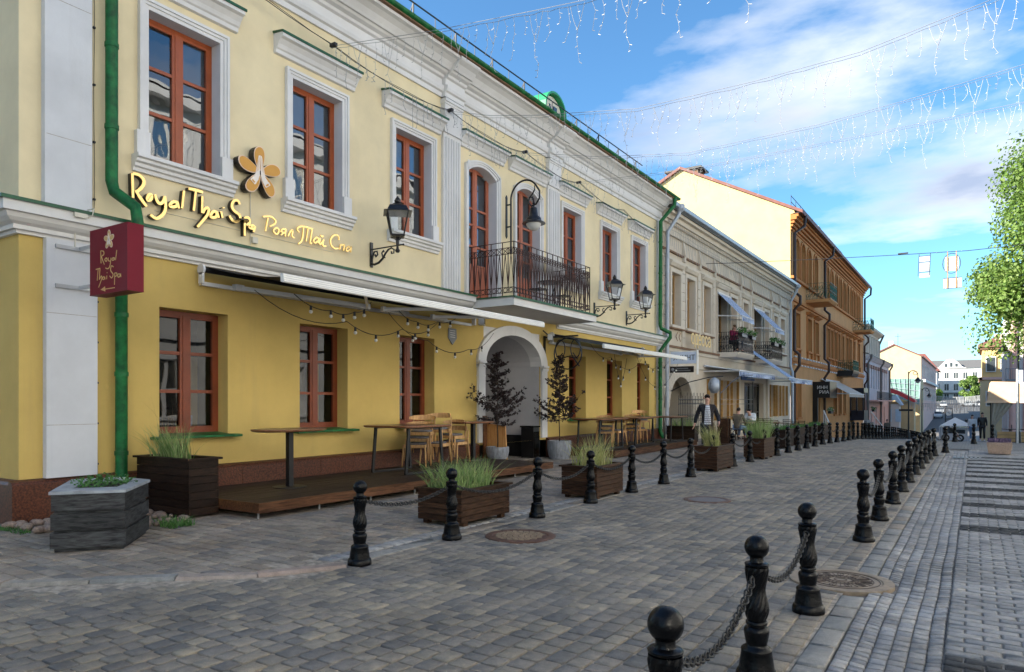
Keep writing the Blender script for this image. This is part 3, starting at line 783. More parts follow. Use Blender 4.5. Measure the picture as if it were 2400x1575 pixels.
def window(parent, X, a, b, c, d, mt='red_frame', cols=2, rows=3, depth=0.27, gl='pane_glass', curtain=True, sgn=1, fw=0.055, panes=True, name='window', room=True, transom=None, solid_bottom=0.0, backing='blind', fd=.07):
    """frame set back by depth behind the wall face X; panes, curtain and dark room are its children"""
    F = X - depth * sgn
    f = MB(); e = 0.002
    t = fd * sgn
    def bx(y0, y1, z0, z1, o0=0.0, o1=1.0): f.box(F + t * (o0 - 1), F + t * (o1 - 1) + 0, y0, y1, z0, z1)
    bx(a, a + fw, c, d); bx(b - fw, b, c, d); bx(a + fw, b - fw, d - fw, d); bx(a + fw, b - fw, c, c + fw)
    m = (a + b) / 2
    xs = [a + fw]; 
    if cols == 2: bx(m - .045, m + .045, c + fw, d - fw, 0.2, 1.12); xs = [(a + fw, m - .045), (m + .045, b - fw)]
    else: xs = [(a + fw, b - fw)]
    z0 = c + fw; z1 = d - fw; panesl = []
    if solid_bottom:
        for (p, q) in xs: bx(p, q, z0, z0 + solid_bottom, .1, .75)
        for (p, q) in xs: bx(p + .1, q - .1, z0 + .12, z0 + solid_bottom - .1, .75, .95)
        z0 += solid_bottom
    cuts = [z0 + (z1 - z0) * i / rows for i in range(rows + 1)] if not transom else transom
    for (p, q) in xs:
        s = 0.045
        bx(p, p + s, z0, z1, .15, 0.98); bx(q - s, q, z0, z1, .15, 0.98)
        for i, zc_ in enumerate(cuts):
            h = s if i in (0, len(cuts) - 1) else .05
            lo = zc_ if i == 0 else (zc_ - h if i == len(cuts) - 1 else zc_ - h / 2)
            bx(p + s, q - s, lo, lo + h, .15, 0.9)
        for i in range(len(cuts) - 1):
            panesl.append((p + s, q - s, cuts[i] + (s if i == 0 else .025), cuts[i + 1] - (s if i == len(cuts) - 2 else .025)))
    w = f.build(name, mt, parent)
    if panes:
        for (p, q, zl_, zh_) in panesl:
            g = MB().quad((F - t * .55, p, zl_), (F - t * .55, q, zl_), (F - t * .55, q, zh_), (F - t * .55, p, zh_))
            g.build('pane', gl, w)
    if curtain:
        xx = F - (fd + .06) * sgn
        if curtain == 'gap':
            MB().box(xx, xx - .01 * sgn, a + .02 + (b - a) * .62, b - .02, c + .02, d - .02).build('blind', backing, w)
            MB().box(xx, xx - .01 * sgn, a + .02, a + (b - a) * .16, c + .02, d - .02).build('blind', 'curtain', w)
        else:
            MB().box(xx, xx - .01 * sgn, a + .02, b - .02, c + .02, d - .02).build('blind', backing, w)
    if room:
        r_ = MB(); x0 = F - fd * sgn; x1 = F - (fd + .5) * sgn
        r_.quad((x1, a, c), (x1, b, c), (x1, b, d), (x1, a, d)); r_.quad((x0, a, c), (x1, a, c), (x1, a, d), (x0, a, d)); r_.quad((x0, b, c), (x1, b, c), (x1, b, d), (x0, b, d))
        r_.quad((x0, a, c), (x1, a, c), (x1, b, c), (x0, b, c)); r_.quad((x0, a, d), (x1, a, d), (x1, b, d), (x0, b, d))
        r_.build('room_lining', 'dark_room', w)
    return w

def downpipe(parent, pts, r=0.06, mt='green_metal', bands=(), name='downpipe'):
    m_ = MB(); m_.tube(pts, r, 12)
    p = m_.build(name, mt, parent, auto=40)
    for (i, t) in bands:
        a, b = Vector(pts[i]), Vector(pts[i + 1]); c = a.lerp(b, t); d = (b - a).normalized() * .03
        MB().tube([tuple(c - d), tuple(c + d)], r * 1.13, 12).build('pipe_clamp', mt, p, auto=40)
    return p

# ------------------------------------------------------------------ the yellow building with the spa
W = -10.2
b1 = thing('yellow_building', 'two-storey cream and yellow building with white trim and green gutter, nearest on the left', 'building', (-10.2, 4.0, 0))
UPW = [(5.80, 6.98), (8.43, 9.61), (11.12, 12.28)]
UPW2 = [(18.35, 19.50), (20.97, 22.12), (23.44, 24.60)]
DOORS = [(13.68, 14.86), (15.82, 17.00)]
LOW = [(5.98, 7.14, .35), (8.61, 9.78, .38), (11.26, 12.42, .38), (18.75, 19.85, .45), (21.37, 22.57, .45), (23.88, 25.02, .45)]
Y1 = 26.15
m_ = MB()
wall_holes(m_, W, 4.12, Y1, 4.08, 8.62, [(a, b, 5.16, 7.33, .26) for a, b in UPW + UPW2] + [(a, b, 4.08, 7.38, .30) for a, b in DOORS])
m_.build('upper_wall', 'cream_wall', b1)
m_ = MB()
PA, PB = 14.33, 17.05      # passage opening
wall_holes(m_, W, 4.12, Y1, 0.50, 3.80, [(a, b, 1.02, 2.98, d_) for a, b, d_ in LOW] + [(PA, PB, 0.50, 3.45, .02)])
m_.build('lower_wall', 'yellow_wall', b1)
# side wall facing the side street
m_ = MB(); m_.quad((W, 4.12, .5), (W - 14, 4.12, .5), (W - 14, 4.12, 4.0), (W, 4.12, 4.0)); m_.build('side_lower_wall', 'yellow_wall', b1)
m_ = MB(); m_.quad((W, 4.12, 4.0), (W - 14, 4.12, 4.0), (W - 14, 4.12, 9.0), (W, 4.12, 9.0)); m_.build('side_upper_wall', 'cream_wall', b1)
m_ = MB(); m_.quad((W, Y1, 0), (W - 14, Y1, 0), (W - 14, Y1, 9.5), (W, Y1, 9.5)); m_.quad((W - 14, 4.12, 0), (W - 14, Y1, 0), (W - 14, Y1, 9.5), (W - 14, 4.12, 9.5)); m_.build('rear_wall', 'cream_wall', b1)
# plinth of polished red-brown granite slabs
def plinth_run(y0, y1, n):
    for i in range(n):
        a, b = lerp(y0, y1, i / n), lerp(y0, y1, (i + 1) / n)
        MB().profY([(W + .001, 0), (W + .11, 0), (W + .11, .50), (W + .08, .535), (W + .001, .56)], a + .003, b - .003).build('plinth_slab', 'granite_red', b1)
plinth_run(4.0, PA - .32, 12); plinth_run(PB + .32, Y1, 10)
for i in range(10):
    MB().prism([(4.01, 0), (4.01, .50), (4.04, .535), (4.11, .56), (4.11, 0)], lambda p, t: (t, p[0], p[1]), W - 1.4 * i - .001, W - 1.4 * (i + 1) + .006).build('plinth_slab', 'granite_red', b1)
# corner pier (lower white panel, upper white panel)
MB().box(W, W + .10, 4.40, 5.04, .56, 3.70).build('corner_pilaster', 'white_pier', b1)
MB().box(W, W + .10, 4.38, 4.97, 4.10, 8.55).build('corner_pilaster', 'white_pier', b1)
for z in (1.25, 2.72, 5.05, 6.85): MB().box(W + .10, W + .1015, 4.40, 5.03 if z < 3 else 4.96, z, z + .006).build('pilaster_joint', 'mortar', b1)
# moulded ledge between the floors with its green sheet-metal cover
LEDGE = [(W, 3.70), (W + .05, 3.70), (W + .05, 3.745), (W + .10, 3.745), (W + .10, 3.80), (W + .16, 3.83), (W + .205, 3.87), (W + .225, 3.91), (W + .23, 3.925), (W + .28, 3.93), (W + .28, 4.075), (W, 4.085)]
FLASH = [(W + .02, 4.088), (W + .30, 4.078), (W + .30, 4.055), (W + .315, 4.055), (W + .315, 4.098), (W + .02, 4.14)]
def corner_run(prof, y1, xb=W - 13, yc=4.12):
    """moulding along the front, mitred round the corner and on along the side wall"""
    s = MB(); k = len(prof)
    for x, z in prof: s.v += [(x, yc - (x - W), z), (x, y1, z), (xb, yc - (x - W), z)]
    for i in range(k):
        q = (i + 1) % k; s.f += [(3 * i, 3 * i + 1, 3 * q + 1, 3 * q), (3 * i, 3 * q, 3 * q + 2, 3 * i + 2)]
    s.f.append(tuple(3 * i + 1 for i in range(k))); return s
corner_run(LEDGE, 13.64).build('ledge', 'white_ledge', b1)
corner_run(FLASH, 13.65).build('ledge_flashing', 'green_trim', b1)
MB().profY(LEDGE, 17.96, 26.12).build('ledge', 'white_ledge', b1)
MB().profY(FLASH, 17.95, 26.13).build('ledge_flashing', 'green_trim', b1)
# main cornice: architrave, frieze and cove
CORN = [(W, 8.50), (W + .05, 8.50), (W + .05, 8.60), (W + .10, 8.62), (W + .12, 8.68), (W + .12, 8.74), (W + .06, 8.76), (W + .06, 8.90), (W + .12, 8.92), (W + .14, 8.97), (W + .22, 9.00), (W + .25, 9.04), (W + .30, 9.04), (W + .33, 9.08), (W + .40, 9.16), (W + .50, 9.22), (W + .58, 9.24), (W + .58, 9.30), (W, 9.32)]
corner_run(CORN, 26.15).build('cornice', 'white_trim', b1)
# eaves soffit, green half-round gutter with straps
MB().profY([(W + .40, 9.30), (W + .66, 9.30), (W + .66, 9.325), (W + .40, 9.33)], 3.46, 26.3).build('eaves_board', 'brown_trim', b1)
gp = [(W + .66 + .075 * math.cos(a), 9.40 + .075 * math.sin(a)) for a in [R(180 + 15 * i) for i in range(13)]] + [(W + .66 + .067 * math.cos(a), 9.405 + .067 * math.sin(a)) for a in [R(360 - 15 * i) for i in range(13)]]
g_ = MB().profY(gp, 3.4, 26.4).build('gutter', 'green_metal', b1, auto=40)
y = 4.3
while y < 26.3:
    MB().tube([(W + .66 + .083 * math.cos(a), y, 9.40 + .083 * math.sin(a)) for a in [R(180 + 20 * i) for i in range(10)]], .008, 4).build('gutter_strap', 'green_metal', g_); y += 1.1
# roof
m_ = MB(); m_.quad((W + .62, 3.9, 9.42), (W + .62, 26.3, 9.42), (W - 6.8, 26.3, 12.0), (W - 6.8, 3.9, 12.0)); m_.quad((W - 6.8, 3.9, 12.0), (W - 6.8, 26.3, 12.0), (W - 14.3, 26.3, 9.42), (W - 14.3, 3.9, 9.42))
m_.add([(W + .5, 4.12, 9.3), (W - 6.8, 4.12, 11.98), (W - 14, 4.12, 9.3)], [(0, 1, 2)]); m_.add([(W + .5, Y1, 9.3), (W - 6.8, Y1, 11.98), (W - 14, Y1, 9.3)], [(0, 1, 2)])
roof = m_.build('roof', 'green_metal', b1)
m_ = MB(); y = 4.2
while y < 26.2:
    m_.bar((W + .60, y, 9.445), (W - 6.8, y, 12.02), .03, .035); y += .55
m_.build('standing_seam', 'green_metal', roof, kind='stuff')
# firewall and chimney at the far end, white
# roof guard rail
rl_ = MB(); X_ = W - .35; 
rl_.bar((X_, 4.0, 9.98), (X_, 25.2, 9.98), .022); rl_.bar((X_, 4.0, 10.53), (X_, 25.2, 10.53), .026); 
y = 4.3; k = 0
while y < 25.2:
    if k % 2 == 0:
        rl_.bar((X_, y, 9.76), (X_, y, 10.53), .03); rl_.bar((X_, y, 10.50), (X_ - .35, y, 9.92), .018)
    else: rl_.bar((X_, y, 9.98), (X_, y, 10.53), .013)
    y += .78; k += 1
rl_.build('roof_railing', 'wire_dark', b1)
# dormer
dm = MB(); dy0, dy1 = 19.75, 20.95; zb, zt = 10.45, 11.15; xf = -11.7
pts = [(dy0, zb), (dy1, zb), (dy1, zt)] + [((dy0 + dy1) / 2 + .6 * math.cos(a), zt + .5 * math.sin(a)) for a in [R(15 * i) for i in range(1, 12)]] + [(dy0, zt)]
dm.prism(pts, lambda p, t: (t, p[0], p[1]), xf - 2.6, xf); dmr = dm.build('dormer', 'rough_plaster', b1)
dr = MB(); o_ = [(dy1 + .09, zt - .3)] + [((dy0 + dy1) / 2 + .70 * math.cos(a), zt + .62 * math.sin(a)) for a in [R(15 * i) for i in range(0, 13)]] + [(dy0 - .09, zt - .3)]
i_ = [(dy0 - .05, zt - .3)] + [((dy0 + dy1) / 2 - .64 * math.cos(a), zt + .55 * math.sin(a)) for a in [R(15 * i) for i in range(0, 13)]] + [(dy1 + .05, zt - .3)]
dr.prism(o_ + i_, lambda p, t: (t, p[0], p[1]), xf - 2.7, xf + .16); dr.build('dormer_hood', 'green_roof', dmr)
for yy in (20.12, 20.40):
    MB().box(xf + .005, xf + .03, yy, yy + .22, 10.62, 11.36).build('dormer_window', 'far_window', dmr)
# white neighbouring gable bit above the far end of the roof
MB().box(W - 4.2, W - 1.2, 26.5, 27.4, 9.0, 10.55).build('chimney_stack', 'far_white', b1)
MB().box(W - 1.2, W - .75, 26.5, 27.4, 9.0, 10.0).build('chimney_stack', 'far_cream', b1)

# window surrounds, hoods, sills, windows of the upper floor
def surround(a, b, c=5.16, d=7.33):
    s = MB(); o1 = .15
    def ring(oo, ii, p):
        s.box(W, W + p, a - oo, a - ii, c - .0, d + oo); s.box(W, W + p, b + ii, b + oo, c - .0, d + oo); s.box(W, W + p, a - ii, b + ii, d + ii, d + oo)
    ring(.15, .105, .075); ring(.104, .06, .055); ring(.059, .0, .035)
    s.box(W + .001, W + .085, a - .20, a - .001, c - .02, c + .34); s.box(W + .001, W + .085, b + .001, b + .20, c - .02, c + .34)
    return s
def sillm(a, b, c=5.16):
    return MB().profY([(W, 4.90), (W + .05, 4.90), (W + .06, 4.95), (W + .095, 4.965), (W + .10, 5.01), (W + .145, 5.03), (W + .15, 5.07), (W + .19, 5.085), (W + .19, c - .021), (W, c - .021)], a - .24, b + .24)
def hoodm(cy, hw=.94):
    pr = [(W, 7.62), (W + .06, 7.63), (W + .07, 7.69), (W + .10, 7.71), (W + .13, 7.77), (W + .19, 7.84), (W + .25, 7.86), (W + .25, 7.93), (W, 7.96)]
    return MB().profY(pr, cy - hw, cy + hw), MB().profY([(W + .0, 7.965), (W + .255, 7.932), (W + .255, 7.915), (W + .275, 7.915), (W + .275, 7.955), (W, 8.0)], cy - hw - .02, cy + hw + .02)
for i, (a, b) in enumerate(UPW + UPW2):
    surround(a, b).build('window_surround', 'white_trim', b1)
    s_ = sillm(a, b).build('window_sill', 'white_trim', b1)
    MB().profY([(W - .25, 5.19), (W + .10, 5.155), (W + .12, 5.15), (W + .12, 5.13), (W + .10, 5.14), (W - .25, 5.17)], a + .002, b - .002).build('sill_flashing', 'green_trim', s_)
    h, f = hoodm((a + b) / 2 - .04); hb = h.build('window_hood', 'white_trim', b1); f.build('hood_flashing', 'green_trim', hb)
    # white painted reveal
    r_ = MB(); e = .004
    r_.quad((W + .03, a + e, 5.16), (W + .03, a + e, 7.33), (W - .26, a + e, 7.33), (W - .26, a + e, 5.16)); r_.quad((W + .03, b - e, 5.16), (W + .03, b - e, 7.33), (W - .26, b - e, 7.33), (W - .26, b - e, 5.16)); r_.quad((W + .03, a, 7.326), (W + .03, b, 7.326), (W - .26, b, 7.326), (W - .26, a, 7.326))
    r_.build('window_reveal', 'white_pier', b1)
    window(b1, W, a, b, 5.18, 7.325, depth=.19, curtain='gap' if i == 0 else True, rows=3)
for a, b in DOORS:
    s = MB(); n = 10; cy = (a + b) / 2; hw = (b - a) / 2
    def bow(off, rise): return [(cy + (hw + off) * math.cos(R(180 - 180 * i / n)) if 0 else cy - (hw + off) + 2 * (hw + off) * i / n, 7.14 + off * .9 + rise * math.sin(math.pi * i / n) ** .8) for i in range(n + 1)]
    for off0, off1, p in ((.0, .06, .035), (.06, .105, .055), (.105, .15, .075)):
        inner = bow(off0, .20); outer = bow(off1, .20)
        for k in range(n):
            q = [inner[k], inner[k + 1], outer[k + 1], outer[k]]
            s.prism(q, lambda p_, t: (t, p_[0], p_[1]), W, W + p)
        s.box(W, W + p, a - off1, a - off0, 4.09, 7.14 + off1 * .9); s.box(W, W + p, b + off0, b + off1, 4.09, 7.14 + off1 * .9)
    # infill above the arch so the reveal reads as arched
    inner = bow(-.001, .20)
    s.prism(inner + [(b, 7.40), (a, 7.40)], lambda p_, t: (t, p_[0], p_[1]), W - .29, W + .002)
    s.build('door_surround', 'white_trim', b1)
    h, f = hoodm(cy - .04); hb = h.build('door_hood', 'white_trim', b1); f.build('hood_flashing', 'green_trim', hb)
    r_ = MB(); e = .004
    for q in (a + e, b - e): r_.quad((W + .03, q, 4.09), (W + .03, q, 7.33), (W - .29, q, 7.33), (W - .29, q, 4.09))
    r_.build('door_reveal', 'white_pier', b1)
    dd = window(b1, W, a, b, 4.10, 7.36, mt='door_panel', depth=.22, rows=3, name='balcony_door', solid_bottom=.78, transom=[4.10 + .055 + .78, 5.42, 5.95, 6.35, 7.30])
# fluted pilasters
for a, b in ((12.66, 13.30), (17.38, 18.06)):
    p = MB(); n = 6; w = (b - a)
    p.box(W, W + .07, a, b, 4.09, 8.46)
    e = .04; fw_ = (w - 2 * e) / n
    for i in range(n):
        y0 = a + e + i * fw_
        p.prism([(W + .071, y0 + fw_ * .12), (W + .115, y0 + fw_ * .28), (W + .125, y0 + fw_ * .5), (W + .115, y0 + fw_ * .72), (W + .071, y0 + fw_ * .88)], lambda q, t: (q[0], q[1], t), 4.09, 7.62)
    p.build('fluted_pilaster', 'white_trim', b1)
    c_ = MB(); 
    c_.box(W, W + .12, a - .01, b + .01, 7.72, 8.38)
    for z, o, h in ((8.36, .14, .05), (8.41, .17, .06)): c_.box(W, W + o, a - .03, b + .03, z, z + h)
    c_.build('pilaster_capital', 'white_trim', b1)
    cc = [(x + .10 if x > W else x, z) for x, z in CORN[:-3]] + [(W + .62, 9.245), (W + .62, 9.29), (W, 9.29)]
    MB().profY(cc, a - .04, b + .04).build('cornice_break', 'white_trim', b1)
# far-end pilaster (pale strip behind the green downpipe)
MB().box(W, W + .08, 25.72, 26.14, .56, 3.69).build('end_pilaster', 'white_pier', b1)
MB().box(W, W + .08, 25.72, 26.14, 4.10, 8.49).build('end_pilaster', 'white_pier', b1)

# lower windows and their green sheet sills
for i, (a, b, d_) in enumerate(LOW):
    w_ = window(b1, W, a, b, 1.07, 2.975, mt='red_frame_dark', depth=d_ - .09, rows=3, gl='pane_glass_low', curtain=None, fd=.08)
    sl = MB().profY([(W - d_ + .02, 1.075), (W + .14, 1.035), (W + .15, 1.035), (W + .15, 1.0), (W + .14, 1.0), (W - d_ + .02, 1.045)], a + .003, b - .003)
    sl.profY([(W + .001, 1.04), (W + .152, 1.032), (W + .152, .995), (W + .14, .995), (W + .001, 1.0)], a - .14, a); sl.profY([(W + .001, 1.04), (W + .152, 1.032), (W + .152, .995), (W + .14, .995), (W + .001, 1.0)], b, b + .17)
    sl.build('sheet_metal_sill', 'green_metal', b1)
    # things standing on the inside sill
    if i in (0, 1):
        MB().box(W - d_ - .16, W - d_ - .10, b - .52, b - .34, 1.12, 1.34).build('card_on_sill', 'white_cloth', w_)
        MB().box(W - d_ - .35, W - d_ - .30, b - .40, b - .12, 1.10, 2.3).build('leaning_board', 'yellow_wall', w_)

# passage arch
n = 18; cy = (PA + PB) / 2; hw = (PB - PA) / 2; zs = 2.55; ri = .76
def ell(hw_, rise, z): return [(cy + hw_ * math.cos(R(180 - 180 * i / n)), z + rise * math.sin(R(180 * i / n))) for i in range(n + 1)]
inner = ell(hw - .02, ri, zs); outer = ell(hw + .32, ri + .25, zs)
s = MB()
for k in range(n): s.prism([inner[k], inner[k + 1], outer[k + 1], outer[k]], lambda p_, t: (t, p_[0], p_[1]), W - .02, W + .07)
s.box(W + .07, W + .072, cy - .012, cy + .012, zs + ri + .01, zs + ri + .24)
s.build('arch_surround', 'white_trim', b1)
s = MB(); top = ell(hw - .02, ri, zs); s.prism(top + [(PB, 3.5), (PA, 3.5)], lambda p_, t: (t, p_[0], p_[1]), W - .30, W - .021); s.build('arch_head', 'white_trim', b1)
for a, b in ((PA - .32, PA), (PB, PB + .32)):
    s = MB(); s.box(W, W + .06, a + .03, b, .56, zs - .12)
    s.lathe([(.155, -.12), (.17, -.10), (.17, -.07), (.16, -.06), (.175, 0), (.19, .03)], 4, ((W + .0), (a + b) / 2, zs)) if 0 else None
    for z, p in ((zs - .13, .085), (zs - .10, .10), (zs - .03, .12), (zs - .36, .075)): s.box(W, W + p, a + .01, b - .0, z, z + (.03 if z < zs - .2 else .055))
    s.build('arch_pier', 'white_trim', b1)
# passage interior: side walls, vault, an inner arch, dark dado
s = MB(); D = 6.0
s.quad((W - .022, PA, 0), (W - D, PA, 0), (W - D, PA, 3.4), (W - .022, PA, 3.4)); s.quad((W - .022, PB, 0), (W - D, PB, 0), (W - D, PB, 3.4), (W - .022, PB, 3.4))
for k in range(n): s.quad((W - .3, top[k][0], top[k][1]), (W - .3, top[k + 1][0], top[k + 1][1]), (W - D, top[k + 1][0], top[k + 1][1]), (W - D, top[k][0], top[k][1]))
s.quad((W - D, PA, 0), (W - D, PB, 0), (W - D, PB, 3.5), (W - D, PA, 3.5))
s.build('passage_walls', 'passage_wall', b1)
s = MB(); s.box(W - D + .01, W - .01, PB - .03, PB + .02, 0, .62); s.box(W - D + .01, W - .01, PA - .02, PA + .03, 0, .62); s.build('passage_dado', 'dark_room', b1)
MB().box(W - D, W + .1, PA, PB, -.05, .012).build('passage_floor', 'slab', b1)
inn = ell(hw - .45, ri - .1, zs - .1); s = MB(); s.prism(inn + [(PB - .45, 0), (PB, 0), (PB, 3.5), (PA, 3.5), (PA, 0), (PA + .45, 0)], lambda p_, t: (t, p_[0], p_[1]), W - D + .3, W - D + .7) ; s.build('inner_arch', 'passage_wall', b1)
MB().box(W - D + .02, W - D + .08, PA + .5, PB - .5, 0, 2.9).build('inner_door', 'dark_room', b1)

# downpipes
downpipe(b1, [(W + .60, 5.25, 9.30), (W + .55, 5.24, 9.1), (W + .16, 5.20, 8.4), (W + .16, 5.20, 4.62), (W + .19, 5.22, 4.48), (W + .44, 5.38, 4.26), (W + .46, 5.40, 4.05), (W + .42, 5.38, 3.6), (W + .15, 5.34, 3.2), (W + .15, 5.34, .42)], .080, 'green_metal', [(2, .2), (2, .5), (2, .8), (8, .15), (8, .45), (8, .85)])
downpipe(b1, [(W + .66, 25.95, 9.32), (W + .64, 25.95, 9.05), (W + .22, 25.62, 8.42), (W + .2, 25.62, 4.50), (W + .22, 25.66, 4.36), (W + .50, 25.88, 4.20), (W + .50, 25.88, 4.02), (W + .18, 25.68, 3.52), (W + .18, 25.68, .45), (W + .26, 25.66, .26), (W + .34, 25.66, .2)], .075, 'green_metal', [(2, .2), (2, .5), (2, .8), (7, .15), (7, .6)])
# conductor wires clipped to the wall
for x_, yy, z0, z1 in ((W + .03, 5.07, .5, 3.7), (W + .03, 5.03, 4.15, 8.5), (W + .04, 25.5, .6, 8.4)):
    s = MB(); s.tube([(x_, yy + .006 * math.sin(z * 3), z) for z in [lerp(z0, z1, i / 12) for i in range(13)]], .004, 4)
    for i in range(6): s.cbox(x_, yy, lerp(z0 + .2, z1 - .2, i / 5), .03, .03, .025)
    s.build('lightning_conductor', 'wire_dark', b1)

# ------------------------------------------------------------------ balcony
bal = thing('balcony', 'balcony with a rusty black wrought-iron railing above the arched passage', 'balcony', (W, 13.65, 3.75))
sl = MB().box(W + .001, -8.88, 13.68, 17.93, 3.80, 3.99); sl.build('slab', 'white_ledge', bal)
sb = MB(); sb.prism([(W + .28, 13.66), (-8.86, 13.66), (-8.86, 17.95), (W + .28, 17.95)], lambda p, t: (p[0], p[1], t), 3.70, 3.80) if 0 else None
MB().profY([(W + .001, 3.992), (-8.86, 3.992), (-8.86, 3.965), (-8.835, 3.965), (-8.835, 4.012), (W + .001, 4.03)], 13.64, 17.97).build('slab_flashing', 'green_trim', bal)
XR = -8.92; ya, yb = 13.74, 17.60; T = 'rusty_iron'
rails = [4.10, 4.235, 4.98, 5.14, 5.27]
rail_heights = [4.105, 4.225, 5.00, 5.145, 5.28]
m_ = MB()
for z in rail_heights:
    w_ = .016 if z < 5.2 else .026
    m_.bar((XR, ya, z), (XR, yb, z), w_, .012 if z < 5.2 else .012)
    m_.bar((W, ya, z), (XR, ya, z), w_, .012); m_.bar((W, yb, z), (XR, yb, z), w_, .012)
m_.build('handrails', T, bal)
def run(px, py, qx, qy, n, nm):
    m_ = MB()
    for i in range(n + 1):
        t = i / n; x, y = lerp(px, qx, t), lerp(py, qy, t)
        m_.bar((x, y, 4.03 if i % 2 == 0 else 4.105), (x, y, 5.28 if i % 2 == 0 else 5.145), .017)
        if i < n:
            t2 = (i + 1) / n; X2, Y2 = lerp(px, qx, t2), lerp(py, qy, t2); tm = (i + .5) / n; xm, ym = lerp(px, qx, tm), lerp(py, qy, tm)
            d = Vector((X2 - x, Y2 - y, 0)); L = d.length; d.normalize()
            cz = 4.165; r_ = .052
            m_.tube([(xm + d.x * min(r_, L * .42) * math.cos(a), ym + d.y * min(r_, L * .42) * math.cos(a), cz + r_ * math.sin(a)) for a in [2 * math.pi * k / 12 for k in range(12)]], .008, 4, closed=True)
            # tall V shapes
            m_.bar((x, y, 4.235), (xm, ym, 5.0), .012); m_.bar((X2, Y2, 4.235), (xm, ym, 5.0), .012)
            # crossed lattice below the top rail
            m_.bar((x, y, 5.0), (X2, Y2, 5.145), .010); m_.bar((x, y, 5.145), (X2, Y2, 5.0), .012)
            m_.tube([(xm + d.x * .045 * math.cos(a), ym + d.y * .045 * math.cos(a), 5.072 + .06 * math.sin(a)) for a in [2 * math.pi * k / 8 for k in range(8)]], .004, 4, closed=True)
    return m_.build(nm, T, bal)
run(XR, ya, XR, yb, 30, 'railing_panel'); run(W, ya, XR, ya, 8, 'railing_panel'); run(W, yb, XR, yb, 8, 'railing_panel')

# iron table and chairs on the balcony
t = thing('balcony_table', 'small black garden table half hidden behind the balcony railing', 'table', (-9.5, 16.4, 4.03))
MB().lathe([(.34, .70), (.35, .71), (.35, .73), (.001, .735)], 18, (-9.5, 16.4, 4.03)).build('tabletop', 'black_iron', t)
for k in range(3): a = k * 2.1; MB().tube([(-9.5 + .28 * math.cos(a), 16.4 + .28 * math.sin(a), 4.03), (-9.5 + .06 * math.cos(a), 16.4 + .06 * math.sin(a), 4.4), (-9.5 + .2 * math.cos(a), 16.4 + .2 * math.sin(a), 4.73)], .014, 6).build('leg', 'black_iron', t)
for q, (cx, cyy) in enumerate(((-9.45, 15.7), (-9.5, 17.1))):
    t = thing('balcony_chair', ['black iron garden chair on the balcony, nearer the curved lamp', 'black iron garden chair on the balcony, at its far end'][q], 'chair', (cx, cyy, 4.03), 0, 'garden chairs on the balcony')
    MB().cbox(0, 0, .44, .4, .4, .02).build('seat', 'black_iron', t, w=0)
    s = MB(); s.tube([(-.18, -.19 if q == 0 else .19, .44), (-.18, -.24 if q == 0 else .24, .86), (.18, -.24 if q == 0 else .24, .86), (.18, -.19 if q == 0 else .19, .44)], .012, 5)
    for k in range(5): s.bar((-.12 + .06 * k, -.2 if q == 0 else .2, .46), (-.12 + .06 * k, -.24 if q == 0 else .24, .85), .008)
    s.build('backrest', 'black_iron', t, w=0)
    for a, b in ((-.17, -.17), (.17, -.17), (.17, .17), (-.17, .17)): MB().tube([(a, b, 0), (a * .95, b * .95, .44)], .012, 5).build('leg', 'black_iron', t, w=0)
LATIN_STROKES=[
 ("R",[(0,[(5.456,4.794),(5.467,4.449)]),(0,[(5.467,4.792),(5.552,4.795),(5.618,4.743),(5.614,4.665),(5.552,4.579),(5.496,4.539)]),(0,[(5.515,4.548),(5.574,4.468),(5.663,4.372)])]),
 ("o",[(1,[(5.674,4.492),(5.701,4.55),(5.739,4.549),(5.728,4.49),(5.686,4.465)])]),
 ("y",[(0,[(5.789,4.576),(5.816,4.496),(5.862,4.46),(5.913,4.502),(5.935,4.585)]),(0,[(5.94,4.586),(5.951,4.438),(5.924,4.335),(5.854,4.255),(5.792,4.232),(5.719,4.266)])]),
 ("a",[(1,[(6.014,4.468),(6.059,4.529),(6.12,4.539),(6.12,4.485),(6.062,4.457)]),(0,[(6.133,4.557),(6.159,4.456)])]),
 ("l",[(0,[(6.241,4.745),(6.208,4.47)])]),
 ("T",[(0,[(6.313,4.793),(6.431,4.8),(6.551,4.795)]),(0,[(6.434,4.793),(6.398,4.477)])]),
 ("h",[(0,[(6.542,4.733),(6.538,4.472)]),(0,[(6.551,4.475),(6.594,4.556),(6.65,4.561),(6.62,4.451),(6.459,4.243)])]),
 ("a",[(1,[(6.682,4.461),(6.726,4.535),(6.785,4.54),(6.779,4.467),(6.717,4.445)]),(0,[(6.797,4.551),(6.828,4.461)])]),
 ("i",[(0,[(6.87,4.57),(6.893,4.475)]),(0,[(6.908,4.65),(6.915,4.633)])]),
 ("S",[(0,[(7.205,4.762),(7.176,4.813),(7.101,4.795),(7.063,4.712),(7.101,4.639),(7.195,4.594),(7.218,4.533),(7.157,4.47),(7.067,4.48),(7.018,4.539)])]),
 ("p",[(0,[(7.301,4.576),(7.301,4.27)]),(0,[(7.307,4.572),(7.379,4.576),(7.392,4.504),(7.33,4.453)])]),
 ("a",[(1,[(7.388,4.435),(7.438,4.468),(7.491,4.453),(7.451,4.42)]),(0,[(7.503,4.464),(7.471,4.368)])]),
]
